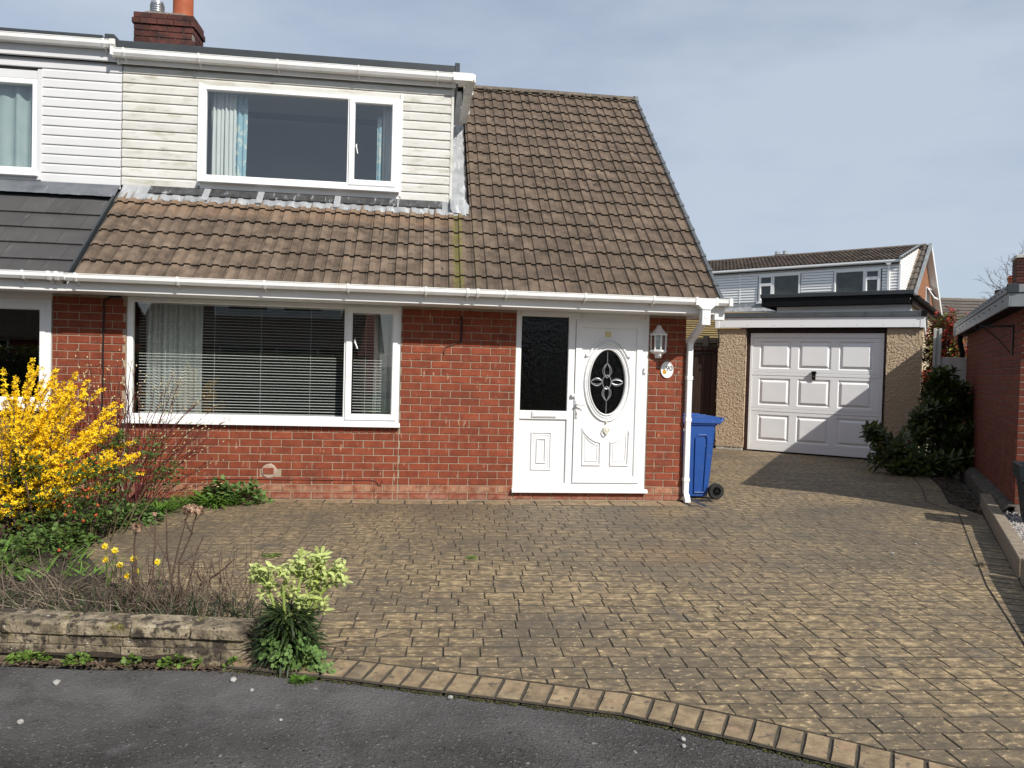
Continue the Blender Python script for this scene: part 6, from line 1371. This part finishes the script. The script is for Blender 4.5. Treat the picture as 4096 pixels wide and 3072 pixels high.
def tuft(name, label, c, n, hgt, spread, mat, cat='grass', w_=.07, rad=.08, kind=None):
    c = np.array(c, float); a = rng.uniform(0, 2 * math.pi, n); rr = rng.uniform(0, rad, n); ps = np.stack([np.cos(a) * rr, np.sin(a) * rr, np.zeros(n)], 1); d = np.stack([np.cos(a) * spread, np.sin(a) * spread, rng.uniform(.5, 1.2, n)], 1) + rng.normal(0, .15, (n, 3))
    nr_ = np.stack([-np.cos(a) * .8, -np.sin(a) * .8, np.full(n, .6)], 1)
    bv = [(x, y * w_ / .03, z - .25 * x * x) for x, y, z in BLADE_V]
    o = P(name, scatter(bv, BLADE_F, ps, d, nr_, rng.uniform(.5, 1.0, n) * hgt), mat, loc=tuple(c)); return tag(o, label, cat, None, kind)
tuft('grass_clump', 'lush green grass clump growing at the foot of the brick wall', (-2.20, -.32, 0), 260, .30, 1.2, m_grass, rad=.22, w_=.035)
tuft('grass_clump', 'smaller grass tuft beside the drive edge, below the dogwood', (-2.62, -.75, 0), 160, .24, 1.1, m_grass, rad=.2, w_=.035)
tuft('grass_clump', 'dark green tuft just behind the right end of the stone wall', (-1.32, -4.30, 0), 130, .12, 1.2, m_grass, rad=.13, w_=.05)
tuft('grass_clump', 'small tuft between the stone wall end and the hellebore', (-1.0, -4.36, 0), 70, .11, 1.0, m_grass, rad=.08, w_=.05)
tuft('drive_weed', 'green weed growing in the driveway joint left of the hellebore flowers', (-1.16, -2.50, 0), 40, .07, 2.2, m_weed, 'weed', .10, .05)
tuft('drive_weed', 'tiny green weed in the driveway joint below the front wall', (.44, -2.62, 0), 26, .06, 1.5, m_weed, 'weed', .10, .02)
tuft('drive_weed', 'brown withered weed in the driveway joint right of the hellebore', (-.62, -2.58, 0), 36, .06, 2.4, m_straw, 'weed', .08, .05)
tuft('drive_weed', 'little tuft growing in the right hand driveway border groove', (4.72, -2.90, 0), 20, .10, 1.2, m_straw, 'weed', .05, .03)
def leafy(name, label, cat, c, n, rx, ry, rz, size, mat, tv=ROUND_V, tf=ROUND_F, z0=0.0, up=.8, stems=None):
    c = Vector(c); t = thing(name, label, cat, c); q = rdir(n); q[:, 2] = np.abs(q[:, 2]); k = rng.uniform(.35, 1, (n, 1)) ** .6; ps = q * k * [rx, ry, rz] + [0, 0, z0]
    d = q * [1, 1, .35] + rng.normal(0, .35, (n, 3)); nr_ = q * .6 + [0, -.2, up] + rng.normal(0, .25, (n, 3))
    tag(P('leaves', scatter(tv, tf, ps, d, nr_, rng.uniform(.65, 1.2, n) * size), mat, t), kind='stuff')
    if stems:
        st = MB()
        for i in range(stems): p = Vector(ps[rng.integers(n)]); st.tube(curve((p.x * .15, p.y * .15, 0), p, (0, 0, .02), 5, .006), [.005, .004, .0035, .003, .002], 4, False)
        P('stems', st, m_twig, t)
    return t
leafy('aquilegia_clump', 'leafy green clump at the right end of the grass by the brick wall', 'plant', (-1.88, -.22, 0), 240, .26, .18, .24, .055, m_columb, stems=14)
leafy('aquilegia_clump', 'leafy green clump behind the grass under the large window', 'plant', (-2.18, -.14, 0), 160, .18, .12, .29, .055, m_columb, stems=12)
leafy('aquilegia_clump', 'round leafed clump at the drive edge below the rose', 'plant', (-2.66, -1.30, 0), 260, .26, .25, .20, .050, m_columb, stems=12)
leafy('aquilegia_clump', 'low leafy clump under the rose bush', 'plant', (-2.95, -2.2, 0), 260, .35, .30, .16, .045, m_columb, stems=12)
leafy('aquilegia_clump', 'low green clump left of the daffodils', 'plant', (-3.0, -3.0, 0), 200, .35, .35, .13, .045, m_leaf_rose, stems=8)
n = 900; xs = rng.uniform(-3.6, -1.9, n); ys = rng.uniform(-3.2, -.2, n); okk = [i for i in range(n) if inside(bed_poly, xs[i], ys[i])]
tag(P('ground_cover', scatter([(x, y * 1.6, z - .2 * x) for x, y, z in BLADE_V], BLADE_F, np.stack([xs[okk], ys[okk], np.full(len(okk), .0)], 1), rdir(len(okk)) * [1, 1, .2] + [0, 0, .9], rdir(len(okk)) + [0, -.5, .8], rng.uniform(.06, .16, len(okk))), m_grass), 'sparse weedy grass covering the garden bed soil', 'ground cover', None, 'stuff')
n = 420; xs = rng.uniform(-3.2, -1.0, n); ys = -4.5 - (xs + .9) * .14 + rng.uniform(.1, .75, n)
tag(P('bed_grass', scatter([(x, y * 1.2, z - .25 * x * x) for x, y, z in BLADE_V], BLADE_F, np.stack([xs, ys, np.zeros(n)], 1), rng.normal(0, .45, (n, 3)) + [0, 0, 1], rdir(n) + [0, -.8, .3], rng.uniform(.05, .16, n)), m_hell_g), 'dark green blades growing among the dead stalks', 'grass', None, 'stuff')
# daffodils
DAFF = [(-2.056, -3.392, .293, 'topmost left daffodil of the tall cluster behind the stone wall'), (-1.991, -3.40, .266, 'daffodil at the upper right of the tall cluster'), (-2.048, -3.395, .205, 'daffodil at the lower left of the tall cluster'), (-1.957, -3.406, .170, 'daffodil just right of and below the tall cluster'), (-1.868, -3.416, .215, 'single daffodil right of the tall cluster, level with its middle'),
        (-1.71, -3.436, .197, 'daffodil standing furthest right by the hydrangea twigs'), (-1.845, -3.42, .134, 'low daffodil right of centre among the dead stalks'), (-1.905, -3.416, .10, 'lowest daffodil among the dead stalks')]
v6, f6 = flower5(6, .34, -.05)
for x, y, z, lb in DAFF:
    t = thing('daffodil', lb, 'flower', (x, y, 0), 0, 'daffodils in the flower bed')
    P('stem', MB().tube([(0, .02, 0), (0, .01, z * .6), (0, 0, z), (0, -.012, z + .008)], [.003, .0028, .0025, .003], 5), m_grass, t)
    d = Vector((random.uniform(-.6, .6), -1, random.uniform(-.3, .2))); s = .026
    P('petals', scatter(v6, f6, [(0, -.014, z + .006)], [d.orthogonal()], [d], s), m_daff, t)
    cupm = MB().lathe([(.0, 0), (.007, .002), (.008, .012), (.011, .017)], 8); cupm.xf(Matrix.Translation((0, -.014, z + .006)) @ d.to_track_quat('Z', 'Y').to_matrix().to_4x4()); P('trumpet', cupm, m_fors, t)
    P('leaf', scatter([(a, b * .8, c) for a, b, c in BLADE_V], BLADE_F, [(0, .03, 0), (.01, .03, 0)], [(.25, 0, 1), (-.3, .1, 1)], [(1, -.3, 0), (1, .3, 0)], z * .95), m_grass, t)
# hellebore
HEADS = [(-0.844, -4.564, 0.454), (-0.811, -4.568, 0.464), (-0.759, -4.574, 0.47), (-0.857, -4.564, 0.415), (-0.795, -4.572, 0.388), (-0.789, -4.574, 0.341), (-0.726, -4.578, 0.462), (-0.705, -4.583, 0.381), (-0.69, -4.586, 0.315), (-0.66, -4.586, 0.468), (-0.635, -4.591, 0.421), (-0.639, -4.592, 0.355), (-0.615, -4.591, 0.531), (-0.633, -4.589, 0.493), (-0.598, -4.594, 0.451), (-0.549, -4.598, 0.538), (-0.525, -4.601, 0.539), (-0.496, -4.605, 0.53), (-0.482, -4.608, 0.502), (-0.415, -4.616, 0.494), (-0.428, -4.615, 0.451), (-0.4, -4.619, 0.447), (-0.385, -4.621, 0.428), (-0.446, -4.614, 0.398), (-0.475, -4.61, 0.426), (-0.498, -4.608, 0.387), (-0.55, -4.602, 0.381), (-0.58, -4.596, 0.461), (-0.533, -4.601, 0.491), (-0.513, -4.605, 0.444), (-0.604, -4.597, 0.303), (-0.576, -4.601, 0.299), (-0.565, -4.603, 0.257), (-0.491, -4.611, 0.311), (-0.49, -4.611, 0.283), (-0.529, -4.606, 0.32), (-0.726, -4.584, 0.238), (-0.678, -4.59, 0.211), (-0.696, -4.589, 0.177), (-0.673, -4.586, 0.43), (-0.56, -4.6, 0.423)]
e0 = Vector((-.66, -4.62, 0)); he = thing('hellebore', 'stinking hellebore with pale green flower heads over dark leaves at the wall end', 'plant', e0)
st = MB(); forks = [Vector((-.11, .03, .36)), Vector((-.03, .0, .36)), Vector((.05, .03, .42)), Vector((.13, .02, .40)), Vector((.10, .0, .24)), Vector((.16, .02, .33)), Vector((-.04, .0, .14))]
for fk in forks: st.tube(curve((fk.x * .25, .02, 0), fk, (0, 0, .02), 6, .004), [.011, .011, .010, .009, .008, .007], 7, False)
bp_, bd, bn, bs = [], [], [], []; fp, fd = [], []
for hq in HEADS:
    for rep in range(3):
        q = Vector(hq) - e0 + Vector((random.gauss(0, .016), random.uniform(-.05, .07), random.gauss(0, .014))) * (1 if rep else .2); fk = min(forks, key=lambda f_: (f_ - q).length + (0 if f_.z < q.z else .2)); st.tube(curve(fk, q, (0, 0, .02), 4, .004), [.005, .004, .003, .0025], 5, False)
        for _ in range(3): bp_.append(q + Vector((0, 0, -.004))); dq = Vector((random.gauss(0, 1), random.gauss(-.2, .8), random.uniform(-.2, .9))); bd.append(dq); bn.append(Vector((random.gauss(0, .4), -.5, .8))); bs.append(random.uniform(.034, .060))
        fp.append(q + Vector((random.gauss(0, .010), -.014, -.014)))
P('stems', st, m_hell_stem, he, 60)
tag(P('bracts', scatter([(x, y * .9, z) for x, y, z in LEAF_V], LEAF_F, bp_, bd, bn, bs), m_hell_y, he), kind='stuff')
bell = MB().lathe([(.0, .012), (.008, .010), (.0125, .0), (.0135, -.008), (.010, -.014)], 8)
tag(P('flower_bells', scatter(bell.v, bell.f, fp, np.tile([1., 0, 0], (len(fp), 1)) + rng.normal(0, .25, (len(fp), 3)), np.tile([0, 0, 1.], (len(fp), 1)) + rng.normal(0, .35, (len(fp), 3)), rng.uniform(.55, .95, len(fp))), m_hell_y, he, 180), kind='stuff')
n = 900; a = rng.uniform(0, 2 * math.pi, n); zz = rng.uniform(.02, .26, n); rr = rng.uniform(.02, .10, n) * (1.3 - zz * 2); ps = np.stack([np.cos(a) * rr, np.sin(a) * rr, zz], 1); d = np.stack([np.cos(a), np.sin(a), rng.uniform(-.35, .95, n)], 1) + rng.normal(0, .25, (n, 3))
bv = [(x, y * 1.05, z - .30 * x * x) for x, y, z in [(0, .015, 0), (0, -.015, 0), (.25, .04, .03), (.25, -.04, .03), (.6, .045, 0), (.6, -.045, 0), (1, 0, -.06)]]
tag(P('leaves', scatter(bv, [(0, 1, 3, 2), (2, 3, 5, 4), (4, 5, 6)], ps, d, np.stack([-np.cos(a) * .3, -np.sin(a) * .3, np.ones(n)], 1) + rng.normal(0, .35, (n, 3)), rng.uniform(.075, .15, n)), m_hell_g, he), kind='stuff')
n = 26; a = rng.uniform(-.9, .3, n); ps = np.stack([.03 + 0 * a, 0 * a, rng.uniform(.02, .10, n)], 1); tag(P('dead_leaves', scatter(bv, [(0, 1, 3, 2), (2, 3, 5, 4), (4, 5, 6)], ps, np.stack([np.cos(a), np.sin(a), rng.uniform(-.2, .1, n)], 1), np.tile([0, 0, 1.], (n, 1)), rng.uniform(.15, .21, n)), M('withered leaves', [(.045, .020, .022), (.09, .035, .03)], 9, rough=.7), he), kind='stuff')
# columbine at its foot: three-lobed leaves
COLB = [(-0.725, 0.13), (-0.688, 0.122), (-0.715, 0.103), (-0.764, 0.065), (-0.737, 0.065), (-0.71, 0.066), (-0.696, 0.08), (-0.642, 0.109), (-0.655, 0.081), (-0.65, 0.054), (-0.623, 0.087), (-0.583, 0.134), (-0.561, 0.137), (-0.578, 0.111), (-0.542, 0.112), (-0.51, 0.104), (-0.513, 0.071), (-0.486, 0.081), (-0.486, 0.054), (-0.522, 0.048), (-0.558, 0.03), (-0.576, 0.028), (-0.604, 0.051), (-0.599, 0.02), (-0.64, 0.02), (-0.66, 0.012), (-0.52, 0.012), (-0.475, 0.012), (-0.699, 0.02), (-0.613, 0.036), (-0.541, 0.071), (-.41, .0), (-.45, .02)]
c0_ = Vector((-.60, -4.78, -.02)); cb = thing('columbine', 'low columbine with rounded lobed leaves at the foot of the hellebore by the road', 'plant', c0_)
pp, dd, nn2, ss = [], [], [], []; st = MB()
for x, z in COLB:
    for rep in range(2):
        q = Vector((x, -4.79 - (x + .6) * .12 + random.uniform(-.02, .05), z + .01)) - c0_ + (Vector((random.gauss(0, .02), random.gauss(.03, .02), random.gauss(0, .012))) if rep else Vector()); st.tube([(q.x * .2, .06, 0), (q.x * .7, q.y * .5 + .03, q.z * .8), q], [.002, .0018, .0015], 4, False); nrm = Vector((random.gauss(0, .3), -.7, .8)); a0_ = random.uniform(0, 6.28)
        for k in range(3):
            a_ = a0_ + k * 2.09; u_ = nrm.orthogonal().normalized(); v_ = nrm.cross(u_).normalized(); dv = u_ * math.cos(a_) + v_ * math.sin(a_)
            for o_ in (-.35, .35): pp.append(q + dv * .003); dd.append(dv + nrm.cross(dv).normalized() * o_); nn2.append(nrm); ss.append(random.uniform(.015, .024))
P('stems', st, m_hell_stem, cb); tag(P('leaves', scatter(ROUND_V, ROUND_F, pp, dd, nn2, ss), m_columb, cb), kind='stuff')
# weeds at the foot of the low wall
for i, (x, l) in enumerate(((-1.98, 'bright green weed tuft at the foot of the stone wall, furthest left'), (-1.72, 'second bright weed tuft from the left at the foot of the stone wall'), (-1.45, 'small weed in the middle of the wall foot'), (-1.2, 'grassy weed tuft near the right end of the wall foot'), (-.93, 'small yellow green weed right at the end of the wall foot'))):
    leafy('wall_weed', l, 'weed', (x, -4.645 - (x + .9) * .135 - .02, -.02), (120, 90, 40, 110, 30)[i], (.11, .07, .04, .12, .04)[i], .035, .045, .022, m_weed)
tuft('moss_cushion', 'little green moss cushion at the road edge in front of the hellebore', (-.55, -4.845, -.02), 200, .035, .8, m_grass, 'moss', .12, .05)
t = thing('fallen_twig', 'thin grey fallen twig lying on the drive right of the hellebore', 'twig', (-.50, -4.42, .006))
P('twig', MB().tube([(0, 0, 0), (.12, .02, .004), (.26, .05, .002), (.36, .12, .004), (.44, .17, .003)], [.004, .0045, .004, .003, .002], 5).tube([(.02, -.04, .0), (.10, -.08, .004), (.13, -.16, .002), (.10, -.24, 0)], [.003, .003, .0025, .0015], 5), m_straw, t)
# laurel in the corner
la = thing('laurel_bush', 'dark glossy laurel bush in the shade between the garages', 'bush', (8.3, 2.6, 0)); l0 = Vector((8.3, 2.6, 0))
cl = [((8.62, 2.65, 1.15), .42, .5, 56), ((8.58, 2.7, 1.52), .24, .30, 20), ((8.85, 2.6, 1.05), .30, .55, 34), ((8.7, 2.4, .55), .45, .5, 46), ((8.22, 2.5, 1.0), .26, .22, 16), ((8.02, 2.5, .72), .20, .26, 15), ((8.55, 2.35, .3), .5, .3, 30), ((7.62, 2.5, .36), .36, .34, 22), ((7.36, 2.55, .62), .17, .2, 8), ((7.78, 2.35, .16), .38, .2, 22), ((8.0, 2.35, .2), .2, .2, 12), ((7.22, 2.6, .62), .10, .14, 5), ((7.42, 2.5, .18), .24, .16, 8)]
st = MB(); pp, dd, nn2, ss = [], [], [], []
for c, r_, rz_, n in cl:
    c = Vector(c)
    for _ in range(n):
        q = Vector(rdir(1)[0]); tip = c + Vector((q.x * r_, q.y * r_ * .8, abs(q.z) * rz_ if random.random() < .7 else q.z * rz_ * .8)) * random.uniform(.55, 1.0) - l0; tip.z = max(tip.z, .08); base = Vector((tip.x * .4, tip.y * .4 + .05, max(.02, tip.z - random.uniform(.25, .5)))); st.tube([base, base.lerp(tip, .5) + Vector((0, 0, -.03)), tip], [.009, .006, .004], 4, False)
        ax = (tip - base).normalized(); ax = (ax + Vector((0, -.15, .4))).normalized()
        for k in range(13):
            a_ = k * 2.4; u_ = ax.orthogonal().normalized(); v_ = ax.cross(u_); dv = u_ * math.cos(a_) + v_ * math.sin(a_); pp.append(tip - ax * (k * .016) + dv * .008); dd.append(dv + ax * (1.1 - k * .12)); nn2.append(ax + dv * -.3); ss.append(random.uniform(.10, .165))
st.tube(curve((0, .05, 0), (.25, .1, 1.5), (0, 0, 0), 6, .03), [.03, .028, .024, .02, .014, .008], 6)
P('branches', st, m_bark_t, la); tag(P('leaves', scatter([(x, y * 1.05, z) for x, y, z in LEAF_V], LEAF_F, pp, dd, nn2, ss), m_leaf_laurel, la), kind='stuff')
# photinia
ph = thing('photinia_shrub', 'tall photinia with red young leaves rising behind the garage gap', 'shrub', (10.68, 5.5, 0)); p0_ = Vector((10.6, 5.5, 0)); st = MB(); A_, B_ = ([], [], [], []), ([], [], [], [])
for _ in range(340):
    q = Vector(rdir(1)[0]); zc = random.uniform(1.0, 2.75); wz = .50 if zc < 2.5 else .36; tip = Vector((q.x * wz * random.uniform(.3, 1) + (zc - 2) * .15, q.y * .45, zc + abs(q.z) * .30)); base = Vector((tip.x * .4, tip.y * .4, tip.z - .45)); st.tube([base, tip], [.007, .003], 4, False); ax = ((tip - base).normalized() + Vector((0, 0, .5))).normalized(); red = random.random() < .55
    T = A_ if red else B_
    for k in range(12):
        a_ = k * 2.4; u_ = ax.orthogonal().normalized(); v_ = ax.cross(u_); dv = u_ * math.cos(a_) + v_ * math.sin(a_); T[0].append(tip - ax * (k * .014)); T[1].append(dv + ax * (.7 - k * .12)); T[2].append(ax); T[3].append(random.uniform(.075, .14))
for k in range(5): st.tube(curve((random.uniform(-.1, .1), 0, 0), (random.uniform(-.4, .4), 0, 2.2), (0, 0, 0), 6, .03), [.025, .022, .018, .014, .01, .006], 6)
P('branches', st, m_bark_t, ph)
tag(P('red_leaves', scatter(LEAF_V, LEAF_F, *A_), m_photinia, ph), kind='stuff'); tag(P('green_leaves', scatter(LEAF_V, LEAF_F, *B_), m_photinia_g, ph), kind='stuff')
# bare tree on the horizon
def bare_tree(name, label, loc, hgt, sd, lean=(0, 0), fine=5, r0_=.22):
    rs_ = random.Random(sd); mb = MB(); tr_ = MB()
    def grow(p, d, l, r_, lvl):
        pts = [p]; dv = d.copy()
        for i in range(3): dv = (dv + Vector((rs_.gauss(0, .16), rs_.gauss(0, .16), rs_.gauss(.04, .08)))).normalized(); pts.append(pts[-1] + dv * l / 3)
        (tr_ if lvl < 2 else mb).tube(pts, [r_, r_ * .88, r_ * .76, r_ * .62], 6 if lvl < 2 else (4 if lvl < 4 else 3), False)
        if lvl >= fine: return
        for k in range(3 if lvl < 2 else (3 if lvl < 4 else 2)):
            b = pts[rs_.choice((2, 3, 3))] if lvl else pts[rs_.choice((2, 3))]; nd = (dv + Vector((rs_.gauss(0, .55), rs_.gauss(0, .55), rs_.gauss(.12, .3)))).normalized(); grow(b, nd, l * rs_.uniform(.62, .82), max(r_ * .60, .009), lvl + 1)
    grow(Vector((0, 0, 0)), Vector((lean[0], lean[1], 1)).normalized(), hgt * .30, r0_, 0)
    t = thing(name, label, 'tree', loc); P('trunk', tr_, m_bark_t, t); P('crown', mb, m_bark_t, t); return t
bare_tree('bare_tree', 'bare leafless tree on the skyline above the far right roofs', (38.9, 31.6, 0), 11.6, 5, (-.05, 0), 7, .22)
# ================================================================== ACROSS THE ROAD (seen mirrored in the windows)
for i, (x, y, rz, lb) in enumerate(((-8, -27, 4, 'brick house across the road, middle one of the row behind the camera'), (5.5, -28, -3, 'brick house across the road, right hand one of the row behind the camera'), (-20.5, -25.5, 9, 'brick house across the road, left hand one of the row behind the camera'))):
    t = thing('opposite_house', lb, 'house', (x, y, 0), R(rz + 180))
    P('wall', MB().box(-5, 5, 0, 8, 0, 2.6).extr([(0, 2.6), (8, 2.6), (4, 6.2)], -5, 5, 'x'), m_brick_o, t)
    P('roof', MB().extr([(-.5, 2.3), (4, 6.35), (8.5, 2.3), (8.5, 2.15), (4, 6.2), (-.5, 2.15)], -5.2, 5.2, 'x'), m_tile, t)
    P('dormer', MB().box(-4.0, 2.0, 1.0, 4.0, 3.4, 5.3), m_clad, t)
    for a in (-3.2, -.6): P('window', MB().box(a, a + 2.0, .94, 1.0, 3.9, 5.0).box(a, a + 2.0, -.05, .0, 1.0, 2.2), m_upvc, t); P('pane', MB().box(a + .1, a + 1.9, .92, .95, 4.0, 4.9).box(a + .1, a + 1.9, -.07, -.04, 1.1, 2.1), m_black, t)
lawn = sheet('lawn', [(-16, -23), (14, -23), (14, -13.6), (-16, -12.6)], -.015, m_lawn, label='front lawns across the road', cat='lawn')
def hedge(label, x0, x1, y, z1, dpt, nleaf):
    t = thing('hedge', label, 'hedge', ((x0 + x1) / 2, y, 0)); h = (x1 - x0) / 2; P('core', MB().box(-h + .12, h - .12, -dpt / 2 + .12, dpt / 2 - .12, 0, z1 - .12, .1), m_bark_t, t)
    ps = np.stack([rng.uniform(-h, h, nleaf), rng.uniform(-dpt / 2, dpt / 2, nleaf), rng.uniform(.05, z1, nleaf)], 1); s_ = rng.integers(0, 3, nleaf); ps[s_ == 0, 2] = z1 + rng.normal(0, .04, (s_ == 0).sum()); ps[s_ == 1, 1] = np.sign(ps[s_ == 1, 1]) * dpt / 2 + rng.normal(0, .04, (s_ == 1).sum()); ps[s_ == 2, 1] = dpt / 2 + rng.normal(0, .05, (s_ == 2).sum())
    tag(P('leaves', scatter(LEAF_V, LEAF_F, ps, rdir(nleaf), rdir(nleaf), rng.uniform(.07, .13, nleaf)), m_hedge, t), kind='stuff')
hedge('clipped golden privet hedge across the road, the taller right hand one', 1.9, 3.6, -13.0, 2.1, 1.2, 3500)
hedge('long dark hedge across the road to the left', -15, -1.6, -13.2, 1.7, 1.0, 8000)
t = thing('opposite_fence', 'pale timber panel fence across the road', 'fence', (6, -16, 0))
for k in range(40): P('fence_board', MB().box(-2.6 + k * .15, -2.6 + k * .15 + .14, -.01, .01, 0, 1.8), m_wood_grey, t)
